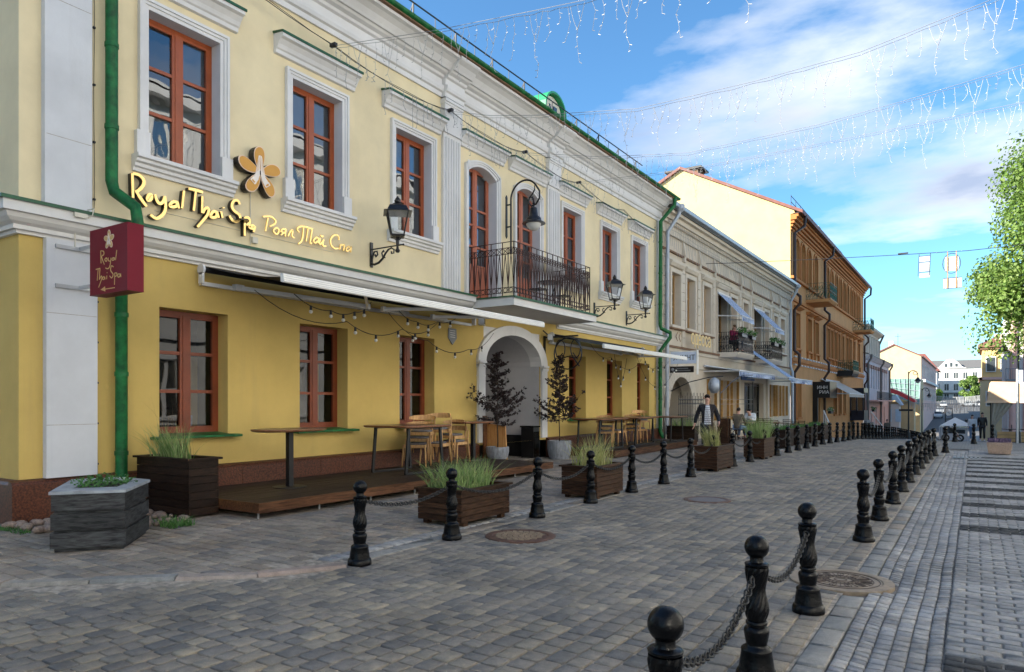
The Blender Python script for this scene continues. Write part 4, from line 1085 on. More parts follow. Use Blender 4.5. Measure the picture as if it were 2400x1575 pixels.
CYR_STROKES=[
 ("er",[(0,[(7.844,4.703),(7.792,4.459)]),(0,[(7.74,4.698),(7.896,4.732),(7.996,4.688),(7.981,4.625),(7.875,4.559)])]),
 ("o",[(1,[(7.955,4.501),(8.019,4.566),(8.071,4.528),(8.024,4.455)])]),
 ("ya",[(1,[(8.116,4.53),(8.164,4.575),(8.213,4.553),(8.175,4.506)]),(0,[(8.219,4.587),(8.202,4.448)]),(0,[(8.16,4.503),(8.11,4.458)])]),
 ("el",[(0,[(8.263,4.465),(8.312,4.556),(8.366,4.593),(8.352,4.492),(8.402,4.466)])]),
 ("te",[(0,[(8.511,4.592),(8.47,4.62),(8.493,4.672),(8.603,4.709),(8.826,4.706)]),(0,[(8.608,4.688),(8.573,4.463),(8.488,4.374)]),(0,[(8.71,4.691),(8.664,4.453)]),(0,[(8.805,4.696),(8.758,4.452),(8.803,4.451)])]),
 ("a",[(1,[(8.838,4.504),(8.91,4.574),(8.952,4.532),(8.879,4.466)]),(0,[(8.964,4.575),(8.947,4.469)])]),
 ("short_i",[(0,[(8.995,4.572),(8.978,4.475),(9.02,4.477),(9.076,4.569)]),(0,[(9.076,4.569),(9.057,4.452),(9.136,4.454)]),(0,[(8.995,4.634),(9.032,4.611),(9.076,4.631)])]),
 ("es",[(0,[(9.46,4.634),(9.434,4.706),(9.332,4.695),(9.243,4.592),(9.268,4.492),(9.357,4.451),(9.439,4.472)])]),
 ("pe",[(0,[(9.499,4.554),(9.473,4.453)]),(0,[(9.499,4.541),(9.59,4.558),(9.564,4.44)])]),
 ("a",[(1,[(9.643,4.503),(9.71,4.555),(9.744,4.512),(9.67,4.455)]),(0,[(9.782,4.568),(9.755,4.451)])]),
]
SIGN_STROKES=[
 ("R",[(0,[(-9.325,3.482),(-9.317,3.321)]),(0,[(-9.321,3.482),(-9.256,3.465),(-9.252,3.425),(-9.302,3.402),(-9.237,3.298)])]),
 ("o",[(1,[(-9.224,3.356),(-9.195,3.377),(-9.169,3.353),(-9.195,3.332)])]),
 ("y",[(0,[(-9.145,3.375),(-9.136,3.335),(-9.095,3.326)]),(0,[(-9.077,3.367),(-9.105,3.264),(-9.154,3.236),(-9.209,3.251)])]),
 ("a",[(1,[(-9.054,3.343),(-9.023,3.361),(-9.005,3.338),(-9.035,3.327)]),(0,[(-8.996,3.361),(-8.99,3.327)])]),
 ("l",[(0,[(-8.94,3.447),(-8.969,3.324)])]),
 ("T",[(0,[(-9.444,3.256),(-9.34,3.26)]),(0,[(-9.387,3.257),(-9.412,3.11)])]),
 ("h",[(0,[(-9.344,3.255),(-9.359,3.117)]),(0,[(-9.355,3.12),(-9.312,3.159),(-9.302,3.122),(-9.377,3.019)])]),
 ("a",[(1,[(-9.287,3.126),(-9.25,3.144),(-9.232,3.121),(-9.261,3.109)]),(0,[(-9.224,3.141),(-9.217,3.107)])]),
 ("i",[(0,[(-9.176,3.151),(-9.18,3.106)]),(0,[(-9.172,3.192),(-9.169,3.182)])]),
 ("S",[(0,[(-9.017,3.244),(-9.066,3.262),(-9.084,3.206),(-9.026,3.151),(-9.063,3.111),(-9.108,3.14)])]),
 ("p",[(0,[(-8.987,3.166),(-8.994,3.019)]),(0,[(-8.987,3.166),(-8.94,3.158),(-8.945,3.128),(-8.987,3.123)])]),
 ("a",[(1,[(-8.922,3.129),(-8.887,3.146),(-8.862,3.123),(-8.897,3.103)]),(0,[(-8.851,3.146),(-8.844,3.1)])]),
 ("arrow_shaft",[(0,[(-8.99,2.983),(-9.246,2.984)])]),
]
# ------------------------------------------------------------------ lettering and emblems
def smooth_pts(pts, closed, n=5):
    P = [Vector((a, b, 0)) for a, b in pts]; m = len(P)
    if m < 3: return pts
    out = []
    rng = range(m) if closed else range(m - 1)
    for i in rng:
        p0 = P[(i - 1) % m] if closed or i > 0 else P[0]; p1 = P[i]; p2 = P[(i + 1) % m]; p3 = P[(i + 2) % m] if closed or i + 2 < m else P[-1]
        for k in range(n):
            t = k / n
            q = 0.5 * ((2 * p1) + (-p0 + p2) * t + (2 * p0 - 5 * p1 + 4 * p2 - p3) * t * t + (-p0 + 3 * p1 - 3 * p2 + p3) * t ** 3)
            out.append((q.x, q.y))
    if not closed: out.append(pts[-1])
    return out
def stroke(mb, pts, closed, w, fn, t0, t1, dz=0.0):
    pts = smooth_pts(pts, closed); m = len(pts); L = []; Rr = []
    for i, (x, y) in enumerate(pts):
        a = pts[(i - 1) % m] if closed or i > 0 else pts[i]; b = pts[(i + 1) % m] if closed or i < m - 1 else pts[i]
        dx_, dy_ = b[0] - a[0], b[1] - a[1]; l_ = math.hypot(dx_, dy_) or 1
        k = w / 2 * (1 if closed else (0.80 + 0.25 * math.sin(math.pi * i / max(1, m - 1))))
        L.append((x - dy_ / l_ * k, y + dx_ / l_ * k)); Rr.append((x + dy_ / l_ * k, y - dx_ / l_ * k))
    for i in range(m if closed else m - 1):
        j = (i + 1) % m
        q = [L[i], L[j], Rr[j], Rr[i]]
        mb.prism(q, fn, t0, t1)
    return mb
def word(parent, data, w, fn, t_face0, t_face1, t_side0, face, side=None):
    for nm, strokes in data:
        f = MB(); s = MB()
        for i, (cl, pts) in enumerate(strokes):
            stroke(f, pts, cl, w, fn, t_face0, t_face1 + i * .0006)
            if side: stroke(s, pts, cl, w * .98, fn, t_side0, t_face0)
        o = f.build('letter', face, parent)
        if side: s.build('letter_side', side, o)
FX = lambda p, t: (t, p[0], p[1])
t = thing('gold_lettering', 'gilded script letters Royal Thai Spa standing off the cream wall under the first upper window', 'lettering', (W, 5.7, 4.9))
LATIN_STROKES = [(n_, [(c_, [(y_ * 1.0095, 1.55 + (z_ - 1.55) * 1.0095) for y_, z_ in q_]) for c_, q_ in ss_]) for n_, ss_ in LATIN_STROKES]
word(t, LATIN_STROKES, .044, FX, -10.085, -10.075, W + .035, 'gold', 'letter_side')
t = thing('gold_lettering', 'smaller gilded Cyrillic letters under the second upper window', 'lettering', (W, 8.4, 4.6))
word(t, CYR_STROKES, .030, FX, -10.11, -10.09, W + .03, 'gold')
# plumeria flower with praying hands
t = thing('flower_emblem', 'orange five-petalled flower emblem with white praying hands on the cream wall', 'emblem', (W, 7.6, 5.4))
fc = (7.625, 5.40)
def petal(ang, L, wd, k=1.0):
    pts = []
    for i in range(20):
        a = 2 * math.pi * i / 20
        u = (L / 2 + L / 2 * math.cos(a)) ; v = wd / 2 * math.sin(a) * (0.75 + .25 * math.cos(a - .6)) 
        u = .03 + u * k + (1 - k) * L / 2; v *= k
        pts.append((fc[0] + u * math.cos(ang) - v * math.sin(ang), fc[1] + u * math.sin(ang) + v * math.cos(ang)))
    return pts
for i in range(5):
    a = R(90 + 72 * i)
    p = MB().prism(petal(a, .41, .27), FX, W + .045, -10.02).build('petal', 'letter_side', t)
    MB().prism(petal(a, .41, .27), FX, -10.02, -10.012).build('petal_rim', 'petal_rim', p)
    MB().prism(petal(a, .41, .27, .90), FX, -10.012, -10.006).build('petal_face', 'petal_orange', p)
for sg in (-1, 1):
    h = MB(); pts = [(7.618 + sg * .004, 5.68), (7.618 + sg * .03, 5.67), (7.618 + sg * .065, 5.50), (7.618 + sg * .10, 5.34), (7.618 + sg * .17, 5.26), (7.618 + sg * .09, 5.19), (7.618 + sg * .04, 5.26), (7.618 + sg * .012, 5.36)]
    h.prism(pts, FX, -10.006, -10.0); hp = h.build('hand', 'emblem_white', t)
    c_ = MB(); q = [(7.618 + sg * .11, 5.165), (7.618 + sg * .20, 5.23), (7.618 + sg * .165, 5.275), (7.618 + sg * .075, 5.20)]
    c_.prism(q, FX, -10.0, -9.997); c_.build('cuff', 'emblem_white', hp)
    c_ = MB(); cx, cy_ = sum(a for a, b in q) / 4, sum(b for a, b in q) / 4
    c_.prism([(lerp(cx, a, .55), lerp(cy_, b, .55)) for a, b in q], FX, -9.997, -9.995); c_.build('cuff_pattern', 'petal_orange', hp)
    l_ = MB(); 
    for k in range(3): l_.bar((-9.9995, 7.618 + sg * (.02 + .014 * k), 5.64 - .03 * k), (-9.9995, 7.618 + sg * (.035 + .02 * k), 5.42 - .02 * k), .003)
    l_.build('finger_lines', 'petal_orange', hp)
s = MB(); s.tube([(W + .012, 7.56, 5.08), (W + .012, 7.56, 4.2)], .008, 5); s.tube([(W + .01, 5.9, 4.40), (W + .01, 9.4, 4.40)], .005, 4); s.cbox(W + .04, 7.62, 4.28, .06, .10, .10)
tag(s.build('sign_cable', 'rough_plaster'), 'thin painted cable and junction box between the gilded words', 'cable')
s = MB(); s.lathe([(.001, 0), (.10, 0), (.10, .02), (.001, .02)], 14, (-10.03, 7.30, 4.52)); s.tube([(W, 7.36, 4.6), (-10.03, 7.3, 4.55)], .01, 5)
tag(s.build('wall_spotlight', 'steel_dark_gloss'), 'small round spotlight fixed over the last gilded letter a', 'spotlight')

# projecting red sign box
sg_ = thing('sign_box', 'dark red box sign with gold lettering and an arrow, projecting from the corner pilaster', 'sign', (-9.15, 4.80, 2.92))
MB().box(-9.60, -8.70, 4.695, 4.90, 2.93, 3.765).build('box', 'sign_red', sg_)
m_ = MB()
for x0, x1, z0, z1 in ((-9.602, -8.698, 2.928, 2.936), (-9.602, -8.698, 3.759, 3.767)): m_.box(x0, x1, 4.693, 4.902, z0, z1)
for x in (-8.706,): m_.box(x, x + .008, 4.693, 4.70, 2.93, 3.765)
m_.build('edge_trim', 'sign_red', sg_)
FYs = lambda p, t: (p[0], t, p[1])
word(sg_, [(n, [(c, [(x, z) for x, z in pts]) for c, pts in ss]) for n, ss in SIGN_STROKES], .013, FYs, 4.694, 4.690, 4.694, 'sign_gold')
MB().prism([(-9.325, 2.985), (-9.222, 3.018), (-9.215, 2.955)], FYs, 4.694, 4.690).build('arrow_head', 'sign_gold', sg_)
fl = None
for i in range(5):
    a = R(90 + 72 * i); c = (-9.125, 3.60); pts = []
    for q in range(14):
        b = 2 * math.pi * q / 14; u = .015 + .055 + .055 * math.cos(b); v = .036 * math.sin(b); pts.append((c[0] + u * math.cos(a) - v * math.sin(a), c[1] + u * math.sin(a) + v * math.cos(a)))
    o = MB().prism(pts, FYs, 4.694, 4.691).build('petal', 'petal_rim', sg_)
    cx = sum(p[0] for p in pts) / 14; cz = sum(p[1] for p in pts) / 14
    MB().prism([(lerp(cx, x, .8), lerp(cz, z, .8)) for x, z in pts], FYs, 4.691, 4.689).build('petal_face', 'sign_gold', o)
h = MB()
for s_ in (-1, 1): h.prism([(-9.125 + s_ * .002, 3.68), (-9.125 + s_ * .03, 3.58), (-9.125 + s_ * .045, 3.53), (-9.125 + s_ * .008, 3.55)], FYs, 4.689, 4.687)
h.build('hands', 'emblem_white', sg_)
m_ = MB()
for z in (3.06, 3.58):
    m_.box(W + .10, W + .13, 4.50, 5.08, z, z + .05); m_.box(W + .13, -9.60, 4.78, 4.80, z + .0, z + .05)
m_.build('wall_bracket', 'grey_steel', sg_)
s = MB(); s.tube([(W + .12, 4.74, 3.63), (W + .12, 4.74, 3.9), (W + .33, 4.86, 4.05), (W + .33, 4.88, 4.14), (W + .12, 4.9, 4.16)], .008, 5); s.cbox(W + .31, 4.72, 4.02, .03, .16, .06)
tag(s.build('sign_cable', 'rough_plaster'), 'white feed cable climbing the corner pilaster to the ledge above the red sign', 'cable')

# ------------------------------------------------------------------ wall lanterns
def lantern(loc, label):
    t = thing('wall_lantern', label, 'lantern', loc, 0, 'four-sided wall lanterns')
    # local: wall at x=0, z=0 at the foot of the wall plate
    s = MB(); s.box(.0, .03, -.035, .035, .02, .50); s.lathe([(.035, 0), (.035, .012)], 10, (.015, 0, .0)); s.build('wall_plate', 'black_iron', t, w=0)
    s = MB(); s.tube([(.02, 0, .36), (.86, 0, .36)], .014, 8); s.sphere((.87, 0, .36), .022); s.build('arm', 'black_iron', t, w=0)
    s = MB()
    def spiral(cx, cz, r0, r1, a0, a1, n=16): return [(cx + lerp(r0, r1, i / n) * math.cos(lerp(a0, a1, i / n)), 0, cz + lerp(r0, r1, i / n) * math.sin(lerp(a0, a1, i / n))) for i in range(n + 1)]
    s.tube([(.03, 0, .07), (.10, 0, .05), (.22, 0, .075), (.33, 0, .15), (.40, 0, .24), (.48, 0, .31), (.56, 0, .33), (.63, 0, .29), (.62, 0, .22), (.56, 0, .22), (.565, 0, .26)], [.022, .024, .024, .022, .02, .018, .016, .015, .014, .014, .02], 8)
    s.tube([(.03, 0, .10), (.05, 0, .22), (.10, 0, .31), (.17, 0, .31), (.19, 0, .24), (.14, 0, .20), (.12, 0, .245)], [.018, .018, .017, .016, .015, .015, .022], 8)
    s.tube([(.33, 0, .17), (.30, 0, .26), (.35, 0, .31), (.36, 0, .27)], [.016, .015, .013, .016], 6); s.tube([(.36, 0, .17), (.40, 0, .15)], [.02, .006], 6)
    s.build('scroll', 'black_iron', t, w=0)
    X = .72
    s = MB(); s.lathe([(.03, .22), (.045, .245), (.05, .27), (.03, .29), (.022, .34), (.03, .38), (.035, .44), (.03, .47), (.04, .50), (.05, .52)], 12, (X, 0, 0)); s.build('socket', 'black_iron', t, w=0)
    r0, r1, z0, z1 = .155, .275, .55, 1.00
    s = MB(); s.lathe([(r0 * 1.2, -.02), (r0 * 1.25, .0), (r0 * 1.2, .012)], 4, (X, 0, z0), cap=True)
    for k in range(4):
        a = math.pi / 2 * k; s.bar((X + r0 * 1.08 * math.cos(a), r0 * 1.08 * math.sin(a), z0), (X + r1 * 1.04 * math.cos(a), r1 * 1.04 * math.sin(a), z1), .02)
        s.tube([(X + .03 * math.cos(a), .03 * math.sin(a), .46), (X + r0 * .7 * math.cos(a), r0 * .7 * math.sin(a), .52), (X + r0 * 1.1 * math.cos(a), r0 * 1.1 * math.sin(a), .53)], .008, 5)
    s.build('cage', 'black_iron', t, w=0)
    s = MB(); s.lathe([(r1 + .11, z1 - .012), (r1 + .06, z1 + .005), (r1 + .01, z1 + .02), (r1 * .82, z1 + .115), (.14, z1 + .15), (.10, z1 + .175), (.06, z1 + .19)], 4, (X, 0, 0)); rf = s.build('roof', 'black_iron', t, w=0)
    s = MB(); s.lathe([(.035, 0), (.06, .02), (.065, .05), (.045, .075), (.05, .08), (.035, .10), (.018, .12), (.01, .135)], 10, (X, 0, z1 + .19)); s.build('finial', 'black_iron', rf, w=0)
    for k in range(4):
        a, b = math.pi / 2 * k, math.pi / 2 * (k + 1)
        g = MB().quad((X + r0 * math.cos(a), r0 * math.sin(a), z0 + .01), (X + r0 * math.cos(b), r0 * math.sin(b), z0 + .01), (X + r1 * math.cos(b), r1 * math.sin(b), z1), (X + r1 * math.cos(a), r1 * math.sin(a), z1))
        g.build('pane', 'clear_glass', t, w=0)
    return t
L0 = lantern((W, 10.41, 4.27), 'black four-sided wall lantern beside the gilded Cyrillic letters')
dup(L0, (W, 20.42, 4.24), 0, 'black four-sided wall lantern just beyond the balcony')
dup(L0, (W, 22.92, 4.24), 0, 'black four-sided wall lantern nearest the far green downpipe')

# curved lamp above the balcony
t = thing('curved_wall_lamp', 'black swan-neck wall lamp with bell shade hanging over the balcony', 'lamp', (W, 15.34, 5.45))
s = MB(); s.prism([(-.035, .42), (0, .36), (.035, .42), (.03, .48), (.03, 1.38), (.035, 1.42), (0, 1.48), (-.035, 1.42), (-.03, 1.38), (-.03, .48)], lambda p, q: (q, p[0], p[1]), 0, .025); s.build('wall_plate', 'black_iron', t, w=0)
s = MB(); px_ = .15
s.bar((.02, 0, 1.22), (px_, 0, 1.22), .03); s.bar((.02, 0, .65), (px_, 0, .65), .03)
path = [(px_, 0, .02), (px_, 0, .6), (px_, 0, 1.25)] + [(px_ + .42 - .42 * math.cos(a), 0, 1.33 + .45 * math.sin(a)) for a in [R(10 * i) for i in range(0, 15)]]
ex, ez = path[-1][0], path[-1][2]
path += [(ex + .12, 0, ez - .18), (ex + .12, 0, ez - .36), (ex + .02, 0, ez - .50), (ex - .12, 0, ez - .53), (ex - .21, 0, ez - .42), (ex - .17, 0, ez - .30), (ex - .08, 0, ez - .31), (ex - .08, 0, ez - .38)]
s.tube(path, .024, 8); s.tube([(ex - .03, 0, ez - .02), (ex - .02, 0, ez - .12), (ex - .10, 0, ez - .24), (ex - .17, 0, ez - .30)], [.012, .016, .02, .014], 6)
s.lathe([(.008, -.10), (.035, -.06), (.04, 0), (.045, .02), (.026, .05)], 10, (px_, 0, .02)); s.build('swan_neck', 'black_iron', t, w=0)
lx = .84; lz = 1.05
s = MB(); s.lathe([(.02, .22), (.028, .12), (.04, .10), (.02, .07), (.03, .0)], 10, (lx - .0, 0, lz)); s.tube([(ex - .06, 0, ez - .53), (lx, 0, lz + .2)], .018, 6); s.build('socket', 'black_iron', t, w=0)
s = MB(); s.lathe([(.30, -.42), (.295, -.40), (.20, -.35), (.19, -.28), (.12, -.22), (.095, -.10), (.085, -.02), (.05, .0)], 24, (lx, 0, lz)); s.build('shade', 'black_iron', t, w=0, auto=50)
s = MB(); s.lathe([(.001, -.60), (.06, -.59), (.12, -.56), (.165, -.50), (.19, -.43), (.19, -.40)], 24, (lx, 0, lz)); s.build('globe', 'lamp_glass_m', t, w=0, smooth=True)

# ------------------------------------------------------------------ awnings
def folding_awning(y0, y1, xf, z_wall, z_f, label, arms):
    t = thing('awning', label, 'awning', (W, y0, z_wall), 0, 'black roll-out awnings with white front bars')
    s = MB(); s.tube([(W + .14, y0 + .04, z_wall), (W + .14, y1 - .04, z_wall)], .045, 12); s.build('roller', 'awning_black', t)
    for yy in (y0, y1 - .03):
        s = MB(); s.lathe([(.001, 0), (.085, 0), (.085, .035), (.001, .035)], 18); s.xf(Matrix.Translation((W + .14, yy + .035, z_wall)) @ Matrix.Rotation(R(90), 4, 'X'))
        s.box(W + .09, W + .19, yy, yy + .035, z_wall - .22, z_wall - .05); s.build('end_bracket', 'arm_white', t, auto=30)
    s = MB(); s.box(W + .02, W + .10, y0 + .05, y1 - .05, z_wall - .24, z_wall - .18); s.build('carrier_bar', 'arm_white', t)
    s = MB(); n = 14
    for i in range(n):
        ta, tb = i / n, (i + 1) / n
        def zz(q): return lerp(z_wall + .05, z_f + .02, q) - .05 * math.sin(math.pi * q)
        xa, xb = lerp(W + .14, xf, ta), lerp(W + .14, xf, tb)
        s.add([(xa, y0 + .12, zz(ta)), (xb, y0 + .12, zz(tb)), (xb, y1 - .12, zz(tb)), (xa, y1 - .12, zz(ta)), (xa, y0 + .12, zz(ta) - .004), (xb, y0 + .12, zz(tb) - .004), (xb, y1 - .12, zz(tb) - .004), (xa, y1 - .12, zz(ta) - .004)], [(0, 1, 2, 3), (7, 6, 5, 4), (0, 4, 5, 1), (3, 2, 6, 7)])
    s.build('fabric', 'awning_black', t)
    s = MB(); s.profY([(xf - .05, z_f + .045), (xf - .02, z_f + .06), (xf + .02, z_f + .045), (xf + .028, z_f - .06), (xf + .01, z_f - .075), (xf - .04, z_f - .06)], y0, y1)
    fb = s.build('front_bar', 'awning_white', t)
    s = MB()
    for k in range(3): s.box(xf + .0, xf + .0305 - k * .002, y0 + .01, y1 - .01, z_f - .04 + k * .03, z_f - .036 + k * .03)
    s.build('bar_groove', 'grey_steel', fb)
    for (ya_, yb_, ye) in arms:
        s = MB(); xm = lerp(W + .1, xf, .56)
        s.bar((W + .12, ya_, z_wall - .2), (xm, yb_, lerp(z_wall, z_f, .56) - .20), .055, .07); s.bar((xm, yb_, lerp(z_wall, z_f, .56) - .20), (xf - .03, ye, z_f - .03), .04, .055)
        s.cbox(xm, yb_, lerp(z_wall, z_f, .56) - .2, .07, .07, .09); s.cbox(W + .12, ya_, z_wall - .2, .1, .16, .1)
        s.build('folding_arm', 'arm_white', t)
    return t
folding_awning(6.56, 13.75, -8.13, 3.62, 3.31, 'long black roll-out awning with white front bar over the first deck', [(7.25, 9.1, 8.2), (12.6, 10.9, 11.9), (11.3, 9.5, 10.4)])
folding_awning(17.45, 24.05, -8.42, 3.46, 3.09, 'black roll-out awning with white front bar over the far deck', [(18.1, 20.2, 19.2), (23.3, 21.6, 22.4)])

# floodlights under the balcony, number plate, horn speaker
def floodlight(x, y, z, label):
    t = thing('floodlight', label, 'floodlight', (x, y, z), 0.5, 'floodlights under the awnings')
    MB().cbox(0, 0, 0, .14, .24, .17).build('housing', 'grey_steel', t, w=0); MB().cbox(.075, 0, 0, .012, .20, .13).build('glass', 'far_window', t, w=0); MB().bar((-.05, 0, .05), (-.2, -.1, .18), .03).build('bracket', 'table_black', t, w=0)
floodlight(-9.98, 17.25, 3.38, 'grey square floodlight between the arch and the far awning')
floodlight(-9.98, 13.95, 3.50, 'grey square floodlight at the end of the long awning, left of the arch')
s = MB(); s.prism([(-.14, .12), (.14, .12), (.16, -.10), (.0, -.26), (-.16, -.10)], lambda p, q: (q, p[0], p[1]), 0, .02); o = s.build('plaque', 'plate_grey', None, w=0); o.location = (W + .01, 13.05, 3.15)
tag(o, 'grey shield-shaped plaque on the yellow wall left of the arch', 'plaque')
s = MB()
for k in range(4): s.box(.0205, .022, -.09, .09, .06 - .05 * k, .075 - .05 * k)
s.build('engraved_lines', 'white_trim', o, w=0)

# ------------------------------------------------------------------ string lights
def string_lights(pts, drops, label):
    t = thing('string_lights', label, 'string lights', pts[0], 0, 'strings of bulbs under the awnings')
    P = []
    for a, b in zip(pts, pts[1:]):
        L = (Vector(b) - Vector(a)).length; sag = .12 * L
        for i in range(8): q = i / 8; v = Vector(a).lerp(Vector(b), q); v.z -= sag * 4 * q * (1 - q); P.append(tuple(v))
    P.append(pts[-1]); MB().tube(P, .007, 4).build('cable', 'wire_dark', t)
    tot = len(P) - 1
    for q in drops:
        f = q * tot; i = min(int(f), tot - 1); v = Vector(P[i]).lerp(Vector(P[i + 1]), f - i)
        s = MB(); s.lathe([(.018, -.07), (.022, -.05), (.02, 0), (.008, .01)], 8, tuple(v)); so = s.build('bulb_socket', 'wire_dark', t)
        MB().sphere((v.x, v.y, v.z - .095), .032, 8, 6).build('bulb', 'bulb', so, smooth=True)
string_lights([(-9.6, 7.2, 3.34), (-9.3, 8.9, 2.98), (-9.35, 10.4, 2.98), (-9.5, 11.7, 3.25)], [.38, .5, .64, .78, .9], 'string of bulbs hanging in a long sag from the first window to the third')
string_lights([(-9.5, 7.9, 3.36), (-9.1, 8.35, 3.10), (-9.0, 8.8, 3.12), (-9.1, 9.3, 3.36)], [.15, .33, .5, .66, .85], 'tangled short string of bulbs near the start of the long awning')
string_lights([(-9.9, 10.6, 3.36), (-9.7, 11.6, 2.86), (-9.6, 12.9, 2.75), (-9.6, 13.9, 3.2)], [.2, .4, .55, .7, .84], 'string of bulbs looping down beside the third window to the arch')
string_lights([(-9.3, 10.2, 3.36), (-9.25, 10.7, 3.15), (-9.2, 11.3, 3.2), (-9.1, 11.9, 3.38)], [.18, .36, .52, .7, .86], 'short string of bulbs under the middle arm of the long awning')
string_lights([(-9.4, 18.6, 3.25), (-9.4, 20.0, 2.95), (-9.4, 20.7, 2.1 + .6), (-9.4, 22.4, 3.0)], [.2, .35, .5, .66, .8], 'string of bulbs across the yellow wall under the far awning')
string_lights([(-9.3, 20.0, 3.05), (-9.3, 20.5, 2.15), (-9.3, 20.95, 2.95)], [.3, .5, .7], 'V-shaped drop of bulbs between the windows of the far deck')
string_lights([(-9.4, 22.0, 3.05), (-9.35, 23.5, 2.1), (-9.3, 25.2, 2.75), (-9.3, 25.6, 3.0)], [.15, .32, .5, .68, .85], 'string of bulbs dipping low near the far green downpipe')
string_lights([(-9.1, 21.8, 3.1), (-9.1, 22.3, 2.75), (-9.1, 23.0, 2.78), (-9.1, 24.1, 3.0)], [.12, .3, .5, .7, .88], 'bunched string of bulbs over the last window of the far deck')

# ------------------------------------------------------------------ wagon wheel sign
t = thing('wheel_sign', 'black iron wheel emblem hanging on a bracket beside the arch over the potted tree', 'sign', (W, 17.3, 2.5))
s = MB(); s.box(W + .01, W + .06, 17.22, 17.28, 2.42, 3.42); s.bar((W + .05, 17.25, 3.38), (-9.1, 17.25, 3.38), .045); s.build('bracket', 'black_iron', t)
s = MB(); cx, cz, rr_ = -9.42, 2.90, .43
s.tube([(cx + rr_ * math.cos(a), 17.25, cz + rr_ * math.sin(a)) for a in [2 * math.pi * k / 28 for k in range(28)]], .020, 6, closed=True)
for off in (-.24, .24): s.tube([(cx + off + .15 * math.cos(a), 17.25, cz + .13 + .26 * math.sin(a)) for a in [2 * math.pi * k / 16 for k in range(16)]], .015, 6, closed=True)
s.tube([(cx - .32, 17.25, cz - .30), (cx - .18, 17.25, cz - .12), (cx, 17.25, cz - .08), (cx + .18, 17.25, cz - .12), (cx + .36, 17.25, cz - .36)], .018, 6)
s.tube([(cx + .16, 17.25, cz + .02), (cx + .30, 17.25, cz - .16)], .015, 6); s.tube([(cx - .16, 17.25, cz + .02), (cx - .32, 17.25, cz - .14)], .015, 6)
s.build('wheel', 'black_iron', t)

# ------------------------------------------------------------------ decks
def deck(y0, y1, x0, x1, zt, zb, label):
    t = thing('terrace_deck', label, 'deck', (x0, y0, 0), 0, 'low timber terraces')
    x = x0; 
    while x < x1 - .03:
        w = min(.118, x1 - x); MB().box(x + .003, x + w - .003, y0 + .03, y1 - .03, zt - .025, zt + random.uniform(-.0015, .0015)).build('deck_board', 'deck_wood', t); x += w
    n = max(1, round((y1 - y0) / 2.4))
    for i in range(n):
        a, b = lerp(y0, y1, i / n), lerp(y0, y1, (i + 1) / n); MB().box(x1 - .003, x1 + .022, a + .002, b - .002, zb, zt + .004).build('edge_board', 'deck_edge', t)
    MB().box(x0, x1 - .004, y0, y0 + .028, zb, zt + .004).build('edge_board', 'deck_edge', t); MB().box(x0, x1 - .004, y1 - .028, y1, zb, zt + .004).build('edge_board', 'deck_edge', t)
    y = y0 + .08
    while y < y1:
        for x in (x1 - .10, x1 - 1.0): MB().cbox(x, y, zb / 2 + .02, .02, .02, zb + .05).build('foot', 'grey_steel', t)
        y += 1.05
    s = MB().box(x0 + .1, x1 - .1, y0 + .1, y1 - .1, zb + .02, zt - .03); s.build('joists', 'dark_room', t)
    return t
DZ = .215
deck(5.98, 13.75, W + .115, -7.90, DZ, .085, 'long low dark timber deck along the yellow wall in front of the first three windows')
deck(17.95, 24.9, W + .115, -8.35, .20, .02, 'dark timber deck beyond the arch under the far awning')

# ------------------------------------------------------------------ tables
def pedestal_table(x, y, z, ry, rx, h, label, sq=False, rnd=True):
    t = thing('pedestal_table', label, 'table', (x, y, z))
    pts = [(rx * math.copysign(abs(math.cos(a)) ** .8, math.cos(a)), ry * math.copysign(abs(math.sin(a)) ** .8, math.sin(a))) for a in [2 * math.pi * k / 36 for k in range(36)]]
    s = MB(); n = 36
    for (k, zz) in ((.93, h - .042), (.985, h - .03), (1, h - .015), (.995, h)): s.v += [(px * k, py * k, zz) for px, py in pts]
    s.f = [tuple(range(n))[::-1], tuple(3 * n + i for i in range(n))] + [(r_ * n + i, r_ * n + (i + 1) % n, (r_ + 1) * n + (i + 1) % n, (r_ + 1) * n + i) for r_ in range(3) for i in range(n)]
    s.build('tabletop', 'table_wood', t, w=0, auto=40)
    MB().cbox(0, 0, (h - .04) / 2, .085, .085, h - .05).build('column', 'table_black', t, w=0)
    MB().lathe([(.26, 0), (.26, .012), (.05, .018)], 28).build('base_plate', 'table_black', t, w=0)
    return t
